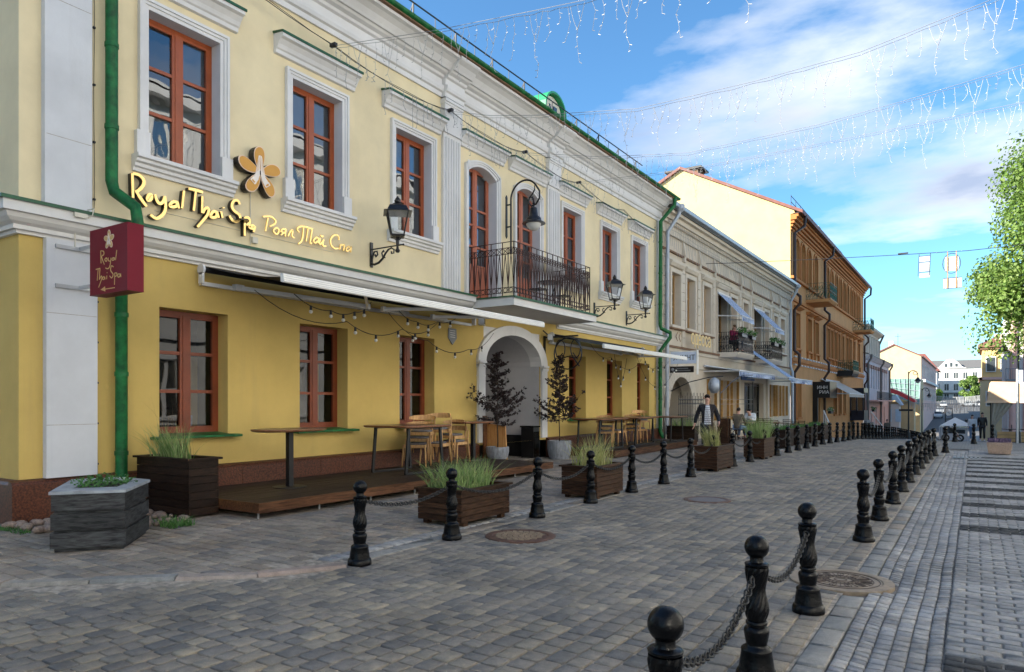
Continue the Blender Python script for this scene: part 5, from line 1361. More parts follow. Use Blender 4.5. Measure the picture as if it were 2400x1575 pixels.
def frame_table(x, y, z, lx, ly, h, label):
    t = thing('frame_table', label, 'table', (x, y, z), 0, 'timber tables on black frame legs')
    s = MB(); n = 6; q = []
    for (cx, cy_, a0) in ((lx / 2 - .09, ly / 2 - .09, 0), (-lx / 2 + .09, ly / 2 - .09, 90), (-lx / 2 + .09, -ly / 2 + .09, 180), (lx / 2 - .09, -ly / 2 + .09, 270)):
        q += [(cx + .09 * math.cos(R(a0 + 90 * i / n)), cy_ + .09 * math.sin(R(a0 + 90 * i / n))) for i in range(n + 1)]
    m_ = len(q)
    for (k, zz) in ((.95, h - .042), (.99, h - .03), (1, h - .015), (.995, h)): s.v += [(a * k, b * k, zz) for a, b in q]
    s.f = [tuple(range(m_))[::-1], tuple(3 * m_ + i for i in range(m_))] + [(r_ * m_ + i, r_ * m_ + (i + 1) % m_, (r_ + 1) * m_ + (i + 1) % m_, (r_ + 1) * m_ + i) for r_ in range(3) for i in range(m_)]
    s.build('tabletop', 'table_wood', t, w=0, auto=40)
    for sx in (-1, 1):
        X = sx * (lx / 2 - .16); f = MB()
        f.bar((X, -ly / 2 + .22, h - .05), (X, -ly / 2 + .14, .02), .06, .035); f.bar((X, ly / 2 - .22, h - .05), (X, ly / 2 - .14, .02), .06, .035); f.bar((X, -ly / 2 + .12, .02), (X, ly / 2 - .12, .02), .06, .035); f.bar((X, -ly / 2 + .2, h - .055), (X, ly / 2 - .2, h - .055), .06, .02)
        f.build('leg_frame', 'table_black', t, w=0)
    return t
pedestal_table(-9.05, 7.44, DZ, .62, .40, .92, 'oval timber pedestal table nearest the camera on the long deck')
frame_table(-9.15, 10.35, DZ, 1.15, 1.35, .90, 'rectangular timber table on black frame legs in front of the stacked chairs')
pedestal_table(-9.62, 13.1, DZ, .56, .40, .90, 'oval timber pedestal table at the far end of the long deck beside the arch')
frame_table(-9.25, 18.95, .2, 1.0, 1.9, .88, 'timber frame-leg table nearest the potted tree on the far deck')
frame_table(-9.2, 21.35, .2, 1.0, 1.8, .88, 'timber frame-leg table in the middle of the far deck')
frame_table(-9.1, 24.0, .2, 1.0, 1.5, .86, 'timber frame-leg table at the far end of the far deck by the downpipe')

# ------------------------------------------------------------------ wooden chairs (stacked)
def make_chair(name, label):
    t = thing('wooden_chair', label, 'chair', (0, 0, 0), 0, 'pale wooden chairs on the decks')
    # local: faces +x, backrest at -x
    s = MB(); pts = [(.20 * math.copysign(abs(math.cos(a)) ** .6, math.cos(a)), .215 * math.copysign(abs(math.sin(a)) ** .6, math.sin(a))) for a in [2 * math.pi * k / 20 for k in range(20)]]
    n = 20
    for k, zz in ((.9, .455), (1, .47), (1, .49), (.85, .505)): s.v += [(a * k, b * k, zz) for a, b in pts]
    s.f = [tuple(range(n))[::-1], tuple(3 * n + i for i in range(n))] + [(r_ * n + i, r_ * n + (i + 1) % n, (r_ + 1) * n + (i + 1) % n, (r_ + 1) * n + i) for r_ in range(3) for i in range(n)]
    s.build('seat_cushion', 'cushion', t, w=0, smooth=True)
    s = MB()
    s.bar((.19, -.2, .43), (.19, .2, .43), .025, .06); s.bar((-.19, -.2, .43), (-.19, .2, .43), .025, .06); s.bar((-.19, -.21, .43), (.19, -.21, .43), .025, .06); s.bar((-.19, .21, .43), (.19, .21, .43), .025, .06)
    s.build('seat_frame', 'chair_wood', t, w=0)
    for sy in (-1, 1):
        MB().tube([(.24, sy * .25, 0), (.215, sy * .235, .25), (.20, sy * .225, .46)], [.013, .02, .019], 8).build('leg', 'chair_wood', t, w=0, smooth=True)
        MB().tube([(-.26, sy * .25, 0), (-.225, sy * .235, .25), (-.20, sy * .225, .46), (-.20, sy * .235, .60), (-.22, sy * .225, .72)], [.013, .02, .021, .018, .014], 8).build('leg', 'chair_wood', t, w=0, smooth=True)
    s = MB(); m_ = 14; prof = []
    for i in range(m_ + 1):
        q = -1 + 2 * i / m_; a = q * 1.25; x = -.02 - .235 * math.cos(a) + (.02 if abs(q) > .8 else 0); y = .285 * math.sin(a) / math.sin(1.25)
        hh = .055 * (1 - .55 * abs(q) ** 2) ; th = .011 + .007 * (1 - q * q)
        zc_ = .745 + .012 * (1 - q * q)
        s.v += [(x - th, y, zc_ - hh), (x + th, y, zc_ - hh), (x + th, y, zc_ + hh), (x - th, y, zc_ + hh)]
        if i:
            k = 4 * i; s.f += [(k - 4, k - 3, k + 1, k), (k - 3, k - 2, k + 2, k + 1), (k - 2, k - 1, k + 3, k + 2), (k - 1, k - 4, k, k + 3)]
    k = 4 * m_; s.f += [(3, 2, 1, 0), (k, k + 1, k + 2, k + 3)]
    s.build('backrest', 'chair_wood', t, w=0, auto=60)
    return t
C0 = make_chair('chair', 'pale wooden chair, lowest of the nearer stack behind the rectangular table')
C0.location = (-9.72, 11.25, DZ); C0.rotation_euler = (0, 0, R(-62))
def pc(x, y, z, rz, label):
    return dup(C0, (x, y, z), R(rz), label)
pc(-9.70, 11.31, DZ + .13, -63, 'pale wooden chair, second from the bottom of the nearer stack behind the rectangular table')
pc(-9.68, 11.37, DZ + .26, -64, 'pale wooden chair, third up in the nearer stack behind the rectangular table')
pc(-9.62, 11.75, DZ + .0, -80, 'pale wooden chair, lowest of the second stack behind the rectangular table')
pc(-9.62, 11.80, DZ + .30, -80, 'pale wooden chair on top of the second stack, the highest on the long deck')
pc(-9.70, 12.5, DZ, -88, 'pale wooden chair drawn up to the far oval table, its seat nearest the arch')
pc(-9.75, 12.48, DZ + .14, -88, 'pale wooden chair stacked on the one at the far oval table')
pc(-9.50, 19.75, .2, -70, 'pale wooden chair, lower of the pair at the table nearest the potted tree')
pc(-9.50, 19.8, .34, -70, 'pale wooden chair, upper of the pair at the table nearest the potted tree')
pc(-9.45, 20.45, .2, -100, 'single pale wooden chair standing between the two tables of the far deck')
pc(-9.55, 21.9, .2, -80, 'pale wooden chair, lowest of the stack at the middle table of the far deck')
pc(-9.55, 21.95, .34, -80, 'pale wooden chair, second in the stack at the middle table of the far deck')
pc(-9.50, 22.35, .2, -50, 'pale wooden chair, bottom one by the last window of the far deck')
pc(-9.46, 22.45, .48, -40, 'pale wooden chair tilted askew on top by the last window of the far deck')

# ------------------------------------------------------------------ board, bin, potted trees
t = thing('wooden_board_stand', 'tall pale timber menu stand leaning in the passage arch', 'menu stand', (-9.86, 14.2, DZ))
s = MB(); s.prism([(0, 0), (.62, 0), (.56, .98), (.10, 1.02), (.02, 1.16), (0, 1.16)], lambda p, q: (-10.12 + p[0], q, .0 + p[1]), 14.33, 14.37); s.build('panel', 'board_wood', t)
s = MB(); s.box(-10.13, -10.09, 14.20, 14.34, .05, 1.22); s.build('upright', 'table_wood', t)
t = thing('litter_bin', 'black steel litter bin with a glossy side standing in the passage', 'bin', (-10.35, 16.75, 0))
MB().box(-10.55, -10.15, 16.62, 16.92, .0, .86).build('casing', 'black_shop', t); MB().box(-10.149, -10.13, 16.64, 16.90, .05, .74).build('side_panel', 'steel_dark_gloss', t); MB().box(-10.58, -10.12, 16.60, 16.94, .86, .90).build('lid', 'steel_dark_gloss', t)

def potted_tree(x, y, z, pr, ph, h, seed, label, plabel):
    t = thing('potted_tree', label, 'tree', (x, y, z), 0, 'dark-leaved trees in round pots')
    s = MB(); s.lathe([(pr * .78, 0), (pr * .92, ph * .25), (pr, ph * .6), (pr * 1.0, ph * .95), (pr * .98, ph), (pr * .88, ph), (pr * .86, ph - .04), (.001, ph - .04)], 28, cap=False)
    s.lathe([(.001, 0), (pr * .78, 0)], 28, cap=False)
    po = s.build('pot', 'pot_concrete', t, w=0, auto=40); MB().lathe([(pr * .85, ph - .035), (.001, ph - .03)], 20, cap=False).build('soil', 'soil', po, w=0)
    rd = random.Random(seed); tr = MB(); tips = []
    trunk = [(.012 * math.sin(i * 1.3), .012 * math.cos(i * 1.7), ph - .05 + (h - ph) * i / 9) for i in range(10)]
    tr.tube(trunk, [.016 - .0012 * i for i in range(10)], 6)
    lv = MB()
    def leaf(p, d, L):
        d = Vector(d).normalized(); u = Vector((rd.uniform(-1, 1), rd.uniform(-1, 1), rd.uniform(-.4, 1))); sd = d.cross(u)
        if sd.length < 1e-3: return
        sd.normalize(); nn = d.cross(sd) * (L * .12); p = Vector(p)
        lv.add([tuple(p), tuple(p + d * L * .45 + sd * L * .30 + nn), tuple(p + d * L), tuple(p + d * L * .45 - sd * L * .30 + nn)], [(0, 1, 2), (0, 2, 3)])
    H = h - ph
    for i in range(84):
        f = .22 + .78 * (i + rd.random()) / 84
        zb_ = ph + H * f; a = rd.uniform(0, 2 * math.pi)
        env = (.46 if f < .5 else .30) * (1.05 - .75 * f) * 1.9 * (0.55 + .6 * abs(math.sin(f * 9 + seed)))
        L = max(.08, env * rd.uniform(.5, 1.1)); up = rd.uniform(.15, .7)
        pts = [(trunk[-1][0] * 0, 0, zb_)]
        for k in range(1, 6): q = k / 5; pts.append((math.cos(a) * L * q, math.sin(a) * L * q, zb_ + up * L * q * q))
        tr.tube(pts, [.006, .005, .004, .003, .003, .002], 4)
        for k in range(int(10 + 44 * L)):
            q = rd.uniform(.15, 1); j = min(4, int(q * 5)); p = Vector(pts[j]).lerp(Vector(pts[j + 1]), q * 5 - j)
            leaf(p + Vector((rd.uniform(-.02, .02),) * 3), (math.cos(a) * .6 + rd.uniform(-1, 1), math.sin(a) * .6 + rd.uniform(-1, 1), rd.uniform(-.5, .9)), rd.uniform(.055, .10))
    tr.build('trunk', 'bark', t, w=0, smooth=True); lv.build('foliage', 'leaf_purple', t, w=0)
    return t
potted_tree(-9.66, 14.15, .18, .28, .30, 2.55, 4, 'taller dark-leaved tree in a low grey pot in front of the passage arch', '')
potted_tree(-9.55, 17.0, .0, .33, .50, 2.75, 11, 'dark-leaved tree in a grey bowl pot to the right of the passage arch', '')

# ------------------------------------------------------------------ grass tufts and planters
def grass(parent, cx, cy, cz, sx, sy, n, h, seed, mt='grass_a', spread=.5, lean=(0, 0), name='grass', wid=.0085):
    rd = random.Random(seed); g = MB()
    for i in range(n):
        x, y = cx + rd.uniform(-sx, sx), cy + rd.uniform(-sy, sy); a = rd.uniform(0, 6.283); L = h * rd.uniform(.5, 1.15); b = spread * rd.uniform(.1, 1.1)
        ox, oy = (x - cx) / (sx + .01) * .25 * spread, (y - cy) / (sy + .01) * .25 * spread
        dx_, dy_ = math.cos(a) * b + ox + lean[0], math.sin(a) * b + oy + lean[1]; wx, wy = -math.sin(a + 1), math.cos(a + 1); k = 5; p0 = len(g.v); dro = rd.uniform(.0, .55)
        for j in range(k + 1):
            q = j / k; w = wid * (1 - q * .92) * rd.uniform(.8, 1.1)
            px, py, pz = x + dx_ * L * q ** 1.7, y + dy_ * L * q ** 1.7, cz + L * (q - dro * b * q ** 3)
            g.v += [(px - wx * w, py - wy * w, pz), (px + wx * w, py + wy * w, pz)]
            if j: m2 = p0 + 2 * j; g.f.append((m2 - 2, m2 - 1, m2 + 1, m2))
    o = g.build(name, mt, parent); o['kind'] = 'stuff'; return o

def box_planter(x0, x1, y0, y1, z0, h, rows, label, mtw='planter_wood', rim=.035, feet=True, group='dark timber box planters'):
    t = thing('wooden_planter', label, 'planter', ((x0 + x1) / 2, (y0 + y1) / 2, 0), 0, group)
    zb_ = z0; rh = (h - z0) / rows
    for r_ in range(rows):
        a, b = zb_ + r_ * rh + .003, zb_ + (r_ + 1) * rh - .003
        MB().box(x1 - .025, x1 + random.uniform(-.002, .002), y0 + .028, y1 - .028, a, b).build('plank', mtw, t); MB().box(x0, x0 + .025, y0 + .028, y1 - .028, a, b).build('plank', mtw, t)
        MB().box(x0, x1, y0 + random.uniform(-.002, .002), y0 + .025, a, b).build('plank', mtw, t); MB().box(x0, x1, y1 - .025, y1, a, b).build('plank', mtw, t)
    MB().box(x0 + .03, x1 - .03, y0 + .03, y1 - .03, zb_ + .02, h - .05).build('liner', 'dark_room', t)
    MB().box(x0 + .032, x1 - .032, y0 + .032, y1 - .032, h - .05, h - .045).build('soil', 'soil', t)
    for (a, b, c, d) in ((x1 - .05, x1 + rim, y0 - rim, y1 + rim), (x0 - rim, x0 + .05, y0 - rim, y1 + rim), (x0 + .051, x1 - .051, y0 - rim, y0 + .05), (x0 + .051, x1 - .051, y1 - .05, y1 + rim)):
        MB().box(a, b, c, d, h, h + .028).build('rim_board', mtw, t)
    if feet:
        for a in (x0 + .06, x1 - .06):
            for b in (y0 + .12, y1 - .12): MB().cbox(a, b, z0 / 2, .07, .09, z0).build('foot', mtw, t)
    return t
def with_grass(t, *a, **k):
    o = grass(None, *a, **k); return o
P2 = box_planter(-9.98, -8.72, 5.52, 5.96, .03, .77, 7, 'tall blackish-brown plank planter against the yellow wall at the corner, grass growing in it', 'planter_dark', .04, False)
g = grass(None, -9.45, 5.72, .72, .32, .12, 330, .50, 1, spread=.55, lean=(-.05, -.1)); tag(g, 'tuft of slender green grass in the tall planter at the building corner', 'grass')
g = grass(None, -9.35, 5.75, .72, .30, .1, 46, .85, 2, 'dry_leaf', spread=.40, wid=.003); tag(g, 'thin dry seed stems rising from the tall planter at the building corner', 'dry stems')
P3 = box_planter(-5.98, -5.28, 6.95, 8.02, .06, .44, 5, 'brown plank planter standing just behind the second left bollard, full of long grass')
g = grass(None, -5.65, 7.42, .40, .26, .40, 620, .42, 3, spread=.75, lean=(-.05, -.05)); tag(g, 'dense arching green grass in the planter behind the second bollard', 'grass')
P4 = box_planter(-5.66, -5.02, 10.15, 11.15, .05, .50, 6, 'brown plank planter between the fourth and fifth left bollards with arching pale grass')
g = grass(None, -5.34, 10.65, .46, .22, .36, 230, .55, 4, 'grass_b', spread=.75); tag(g, 'sparse arching pale grass in the planter by the fourth bollard', 'grass')
P5 = box_planter(-5.32, -4.80, 15.7, 16.95, .05, .54, 6, 'brown plank planter beside the walking man with leaning yellow-green grass')
g = grass(None, -5.02, 16.1, .5, .14, .25, 300, .52, 5, 'grass_b', spread=.42, lean=(-.14, -.28)); tag(g, 'yellow-green grass leaning over from the planter beside the walking man', 'grass')
g = grass(None, -5.0, 16.3, .5, .08, .15, 60, 1.0, 55, 'dry_leaf', spread=.16, lean=(-.16, -.30), wid=.005); tag(g, 'tall brown seed plumes leaning from the planter beside the walking man', 'dry stems')
P6 = box_planter(-5.32, -4.77, 19.8, 20.95, .05, .54, 6, 'brown plank planter in front of the cafe tables with upright green grass')
g = grass(None, -5.05, 20.35, .5, .22, .45, 600, .62, 6, spread=.6); tag(g, 'thick upright green grass in the planter before the cafe tables', 'grass')
P7 = box_planter(-10.0, -8.9, 26.3, 26.75, .03, .62, 5, 'blackish planter in front of the arched gateway beside the far deck', 'planter_dark', .03, False)
g = grass(None, -9.4, 26.5, .6, .45, .1, 160, .45, 7, spread=.5); tag(g, 'grass in the blackish planter before the arched gateway', 'grass')

# grey many-sided plank planter at the corner
t = thing('grey_planter', 'grey many-sided planter of stacked boards with a stone cap and green herbs at the corner', 'planter', (-8.2, 4.1, 0))
poly = [(-7.93, 3.50), (-7.52, 4.03), (-8.22, 4.68), (-8.78, 4.66), (-8.98, 4.20)]
ccx = sum(p[0] for p in poly) / 5; ccy = sum(p[1] for p in poly) / 5
def shr(k): return [(lerp(ccx, x, k), lerp(ccy, y, k)) for x, y in poly]
Z3 = lambda p, q: (p[0], p[1], q)
def ringwall(poly_o, th, z0, z1, mt, nm, jag=.004):
    n = len(poly_o)
    for i in range(n):
        a, b = poly_o[i], poly_o[(i + 1) % n]; ai, bi = (lerp(ccx, a[0], 1 - th), lerp(ccy, a[1], 1 - th)), (lerp(ccx, b[0], 1 - th), lerp(ccy, b[1], 1 - th))
        MB().prism([a, b, bi, ai], Z3, z0, z1).build(nm, mt, t)
for k, (z0, z1) in enumerate(((.045, .205), (.235, .395), (.43, .60))):
    ringwall(shr(1.03 - .01 * k), .07, z0, z1, 'grey_board', 'board')
ringwall(shr(.95), .05, .0, .60, 'grey_board', 'inner_board')
n = 5
for i in range(n):
    a, b = shr(1.05)[i], shr(1.05)[(i + 1) % n]; ai, bi = shr(.62)[i], shr(.62)[(i + 1) % n]
    MB().prism([a, b, bi, ai], Z3, .602, .632).build('cap_stone', 'concrete_cap', t)
MB().prism(shr(.88), Z3, .50, .60).build('soil', 'soil', t)
rd = random.Random(8); lv = MB()
for i in range(420):
    a = rd.uniform(0, 6.28); r_ = .33 * math.sqrt(rd.random()); x, y = ccx + r_ * math.cos(a), ccy + r_ * math.sin(a); z = .60 + rd.uniform(0, .13) * (1.2 - r_ * 2)
    d = Vector((rd.uniform(-1, 1), rd.uniform(-1, 1), rd.uniform(.0, .8))).normalized() * .035; s_ = d.cross(Vector((rd.uniform(-1, 1), rd.uniform(-1, 1), 1))).normalized() * .016; p = Vector((x, y, z))
    lv.add([tuple(p), tuple(p + d * .5 + s_), tuple(p + d), tuple(p + d * .5 - s_)], [(0, 1, 2, 3)])
o = lv.build('herbs', 'herb'); tag(o, 'low green herbs growing in the grey planter at the corner', 'plants'); o['kind'] = 'stuff'

# pebbles and weeds between wall and planters
rd = random.Random(14)
pm = []
for k in range(5):
    s = MB(); s.lathe([(.001, -.5), (.3, -.42), (.48, -.1), (.46, .2), (.25, .42), (.001, .48)], 8, rfn=lambda r_, z, a: r_ * (1 + .15 * math.sin(a * 2 + k))); pm.append(s.mesh('pebble', 'pebble', smooth=True))
t = thing('pebble_bed', 'rounded pebbles between the granite plinth and the corner planters', 'pebbles', (-9.5, 4.6, 0)); del t['category']; del t['label']; t['kind'] = 'structure'
for i in range(150):
    x, y = rd.uniform(-10.05, -8.55), rd.uniform(3.8, 5.5)
    if y < 3.9 + (x + 10) * .1: continue
    sc_ = rd.uniform(.09, .19); inst('pebble', rd.choice(pm), t, (x - t.location.x, y - t.location.y, sc_ * .22), (0, 0, rd.uniform(0, 6)), (sc_, sc_ * rd.uniform(.6, .9), sc_ * .6))
g = grass(None, -8.45, 5.15, .0, .22, .18, 260, .12, 9, 'herb', spread=1.2); tag(g, 'low weeds sprouting between the grey planter and the tall dark planter', 'weeds')
g = grass(None, -9.7, 3.85, .0, .35, .06, 160, .05, 10, 'herb', spread=1.2); tag(g, 'moss and weeds along the foot of the corner plinth', 'weeds')

# ------------------------------------------------------------------ bollards and chains
def bollard_mesh():
    q = .81 / 1340
    raw = [(187, 0), (190, 12), (187, 60), (172, 98), (160, 105), (150, 180), (137, 265), (140, 285), (136, 300), (112, 318), (96, 330), (95, 345), (106, 400), (114, 455), (110, 480), (94, 498), (80, 505), (80, 515), (95, 522), (97, 545), (86, 556)]
    prof = [(r_ * q, z * q) for r_, z in raw]
    shaft = [(84, 560), (94, 590), (104, 630), (108, 665), (104, 705), (94, 750), (83, 790), (77, 830), (80, 880), (90, 930), (99, 980), (105, 1020), (103, 1050)]
    top = [(98, 1056), (106, 1062), (108, 1078), (98, 1088), (66, 1096), (60, 1110), (62, 1150)]
    s = MB(); n = 32
    s.lathe(prof, n, cap=True)
    z0, z1 = 560 * q, 1050 * q
    fine = []
    for (ra, za_), (rb, zb_) in zip(shaft, shaft[1:]):
        for k in range(2): fine.append((lerp(ra, rb, k / 2) * q, lerp(za_, zb_, k / 2) * q))
    fine.append((shaft[-1][0] * q, shaft[-1][1] * q))
    def twist(r_, z, a):
        e = min(1, (z - z0) / .02, (z1 - z) / .02); ph = a * 8 - (z - z0) * 55
        return r_ * (1 + .15 * max(0, e) * (abs(math.sin(ph * .75)) ** .6 - .72))
    s.lathe(fine, 72, rfn=twist, cap=False)
    s.lathe([(r_ * q, z * q) for r_, z in top], n, cap=False)
    m_ = []
    for i in range(13):
        a = -math.pi / 2 + .62 + (math.pi - .62) * i / 12; m_.append((max(1e-4, 110 * math.cos(a)) * q, (1231 + 110 * math.sin(a)) * q))
    s.lathe(m_, 28, cap=False)
    return s
bm = bollard_mesh().mesh('bollard', 'black_cast', smooth=True)
if hasattr(bm, 'set_sharp_from_angle'): bm.set_sharp_from_angle(angle=R(50))
LB = [(-4.93, 4.88), (-4.97, 6.36), (-4.96, 8.27 - .05), (-4.97, 9.83), (-4.97, 11.40), (-4.96, 12.89), (-4.95, 14.39), (-4.95, 15.94), (-4.92, 17.35), (-4.90, 18.85), (-4.87, 20.15), (-4.83, 21.5), (-4.80, 22.9), (-4.77, 24.2), (-4.74, 25.4), (-4.7, 26.7), (-4.68, 28.1), (-4.65, 29.5), (-4.63, 31.0), (-4.6, 32.5)]
y = 34.0
while y < 84: LB.append((-4.6 + (y - 34) * .0012, y)); y += 1.45
RB = [(-0.95, 2.46), (-1.02, 4.06), (-1.03, 5.59), (-1.04, 8.79), (-1.05, 10.48), (-1.05, 12.29), (-1.06, 14.03), (-1.07, 15.77), (-1.07, 17.5), (-1.07, 19.2), (-1.06, 20.9), (-1.04, 22.4), (-0.98, 23.9), (-0.75, 25.6)]
XB = [(-.72, 36.3), (-.02, 33.9), (.66, 37.8)]
names_l = ['first', 'second', 'third', 'fourth', 'fifth', 'sixth', 'seventh', 'eighth', 'ninth', 'tenth', 'eleventh', 'twelfth', 'thirteenth', 'fourteenth', 'fifteenth', 'sixteenth', 'seventeenth', 'eighteenth', 'nineteenth', 'twentieth']
near_l = ['nearest, at the bend of the kerb', 'before the long planter of green grass', 'beyond the rusty manhole cover', 'before the brown planter with pale grass', 'just behind the brown planter with pale grass', 'standing clear before the far deck', 'left of the walking man', 'in front of the planter beside the walking man', 'just past the planter beside the walking man', 'between the two cafe planters', 'in front of the cafe planter with upright grass']
rd = random.Random(2)
def bollard(x, y, label, grp):
    o = bpy.data.objects.new('bollard', bm); COL.objects.link(o); o.location = (x, y, gz(y) - .002); o.rotation_euler = (rd.uniform(-.018, .018), rd.uniform(-.018, .018), rd.uniform(0, 6)); tag(o, label, 'bollard', grp)
for i, (x, y) in enumerate(LB):
    if i < 11: lab = 'black twisted bollard, %s on the left, %s' % (names_l[i], near_l[i])
    elif i < 20: lab = 'black twisted bollard, %s of the left row counted from the camera' % names_l[i]
    else: lab = 'small distant black bollard in the dense far end of the left row'
    bollard(x, y, lab, 'bollards along the left kerb')
near_r = ['nearest of all, cut off by the bottom edge of the photo', 'second nearest, chain hanging on both sides', 'in front of the beige flower-patterned manhole', 'beyond the gap in the chain']
for i, (x, y) in enumerate(RB):
    lab = 'large black bollard, %s' % near_r[i] if i < 4 else ('black twisted bollard ending the right row, set apart by the drain grate' if i == len(RB) - 1 else 'black twisted bollard, %s of the right row counted from the camera' % names_l[i])
    bollard(x, y, lab, 'bollards along the right kerb')
for (x, y), l_ in zip(XB, ['in front of the white van', 'beside the two women on the pavement', 'against the tied curtain of the cafe tent']): bollard(x, y, 'distant black bollard ' + l_, 'bollards at the far crossing')

# chain: real interlocked links following a catenary
def chain_mesh(L, sag, link=.058, r_=.0055, drop=0.0):
    n = 60; P = [(0, L * i / n, -sag * 4 * (i / n) * (1 - i / n) - drop * i / n) for i in range(n + 1)]
    acc = [0]
    for a, b in zip(P, P[1:]): acc.append(acc[-1] + (Vector(b) - Vector(a)).length)
    step = link * .66; k = int(acc[-1] / step); s = MB()
    for i in range(k):
        d = (i + .5) * step; j = next(q for q in range(n) if acc[q + 1] >= d); f = (d - acc[j]) / (acc[j + 1] - acc[j]); p = Vector(P[j]).lerp(Vector(P[j + 1]), f); tg = (Vector(P[j + 1]) - Vector(P[j])).normalized()
        sd = Vector((1, 0, 0)); up = tg.cross(sd); ax = (sd if i % 2 else up); ax = (ax + .35 * (up if i % 2 else sd)).normalized(); hl = link / 2; hw = link * .30
        pts = []
        for q in range(10):
            a = 2 * math.pi * q / 10; pts.append(tuple(p + tg * (hl * math.cos(a)) + ax * (hw * math.copysign(abs(math.sin(a)) ** .7, math.sin(a)))))
        s.tube(pts, r_, 5, closed=True)
    return s
def chain(a, b, label, grp, sag=.13):
    z0 = .60; dx_, dy_ = b[0] - a[0], b[1] - a[1]; L0_ = math.hypot(dx_, dy_); ux, uy = dx_ / L0_, dy_ / L0_; off = .062
    s = chain_mesh(L0_ - 2 * off, sag, drop=(gz(a[1]) - gz(b[1]))); o = s.build('chain', 'chain_steel', None, w=0, smooth=True)
    o.location = (a[0] + ux * off, a[1] + uy * off, z0 + gz(a[1])); o.rotation_euler = (0, 0, math.atan2(dy_, dx_) - math.pi / 2); tag(o, label, 'chain', grp)
for i in range(0, 19):
    chain(LB[i], LB[i + 1], ('chain sagging from the %s to the %s bollard of the left row' % (names_l[i], names_l[i + 1])), 'chains of the left bollard row', sag=[.10, .15, .15, .14, .14][i % 5] if i < 5 else .15)
for i in range(len(RB) - 1):
    if i == 2: continue
    chain(RB[i], RB[i + 1], ['heavy chain in the foreground sagging from the nearest bollard to the second', 'heavy chain hanging from the second to the third right-hand bollard'][i] if i < 2 else 'chain between the %s and %s bollards of the right row' % (names_l[i], names_l[i + 1]), 'chains of the right bollard row', .17)
# ------------------------------------------------------------------ generic helpers for the buildings further off
def rect_surround(parent, X, a, b, c, d, w=.12, p=.05, mt='sandy_trim', sgn=1, hood=0.0, sill=True, name='window_surround'):
    s = MB(); x1 = X + p * sgn
    s.box(X, x1, a - w, a, c, d + w); s.box(X, x1, b, b + w, c, d + w); s.box(X, x1, a, b, d, d + w)
    if sill: s.box(X, X + p * 2.2 * sgn, a - w * 1.2, b + w * 1.2, c - .12, c)
    if hood: s.profY([(X, d + w + .06), (X + .10 * sgn, d + w + .08), (X + hood * sgn, d + w + .2), (X + hood * sgn, d + w + .26), (X, d + w + .3)][::sgn], a - w * 1.5, b + w * 1.5)
    return s.build(name, mt, parent)
def shell(parent, X, y0, y1, zb, zt, back, wall, roof, ridge, sgn=1, over=.5, wall_name='end_wall'):
    """end walls, back wall and a ridged roof of a building whose street face is the plane X"""
    B = X - back * sgn; m = (X + B) / 2
    for y, nm in ((y0, wall_name), (y1, wall_name)):
        MB().add([(X, y, zb), (B, y, zb), (B, y, zt), (m, y, ridge), (X, y, zt)], [(0, 1, 2, 3, 4)]).build(nm, wall, parent)
    MB().quad((B, y0, zb), (B, y1, zb), (B, y1, zt), (B, y0, zt)).build('rear_wall', wall, parent)
    s = MB(); k = (ridge - zt) / abs(m - X)
    xo = X + over * sgn; zo = zt - over * k
    th = .12
    s.prism([(xo, zo), (m, ridge), (B - over * sgn, zo), (B - over * sgn, zo + th), (m, ridge + th), (xo, zo + th)], lambda p, t: (p[0], t, p[1] + .02), y0 - .15, y1 + .15)
    return s.build('roof', roof, parent)
def far_windows(parent, X, rows, sgn=1, mt='far_window', frame='far_white', dp=.12):
    for (c, d, spans) in rows:
        for a, b in spans:
            s = MB(); x0 = X - .0 * sgn
            s.box(X, X + .04 * sgn, a - .08, a, c - .06, d + .08); s.box(X, X + .04 * sgn, b, b + .08, c - .06, d + .08); s.box(X, X + .04 * sgn, a, b, d, d + .08); s.box(X, X + .06 * sgn, a, b, c - .06, c)
            s.box(X, X + .03 * sgn, (a + b) / 2 - .03, (a + b) / 2 + .03, c, d); s.box(X, X + .03 * sgn, a, b, c + (d - c) * .66, c + (d - c) * .66 + .05)
            f = s.build('window', frame, parent)
            MB().box(X - .02 * sgn, X + .012 * sgn, a, b, c, d).build('pane', mt, f)

# ------------------------------------------------------------------ sandy building with the cafe
b2 = thing('sandy_building', 'sand-coloured two-storey building with striped awnings and two flowered balconies, next to the yellow one', 'building', (W, 26.3, 0))
B2W = [(27.25, 28.28), (29.02, 30.08), (31.25, 32.28), (35.5, 36.55), (37.75, 38.75), (42.25, 43.3), (44.55, 45.5), (46.3, 47.45)]
B2D = [(33.35, 34.75), (39.9, 41.3)]
m_ = MB(); wall_holes(m_, W, 26.16, 49.2, 3.62, 8.3, [(a, b, 4.66, 6.80, .35) for a, b in B2W] + [(a, b, 3.95, 6.75, .35) for a, b in B2D]); m_.build('upper_wall', 'sandy_wall', b2)
GA, GB = 27.05, 29.8
SHOPW = [(31.9, 32.9), (33.9, 34.9), (35.6, 36.6), (43.5, 44.5), (45.2, 46.1), (47.0, 47.9)]
m_ = MB(); wall_holes(m_, W, 26.16, 49.2, -.6, 3.62, [(GA, GB, -.6, 2.75, .4), (38.1, 42.2, -.6, 2.62, .4)] + [(a, b, .65, 2.62, .3) for a, b in SHOPW]); m_.build('lower_wall', 'sandy_wall', b2)
shell(b2, W, 26.2, 49.2, 0, 9.12, 13, 'sandy_wall', 'dark_roof', 10.6)
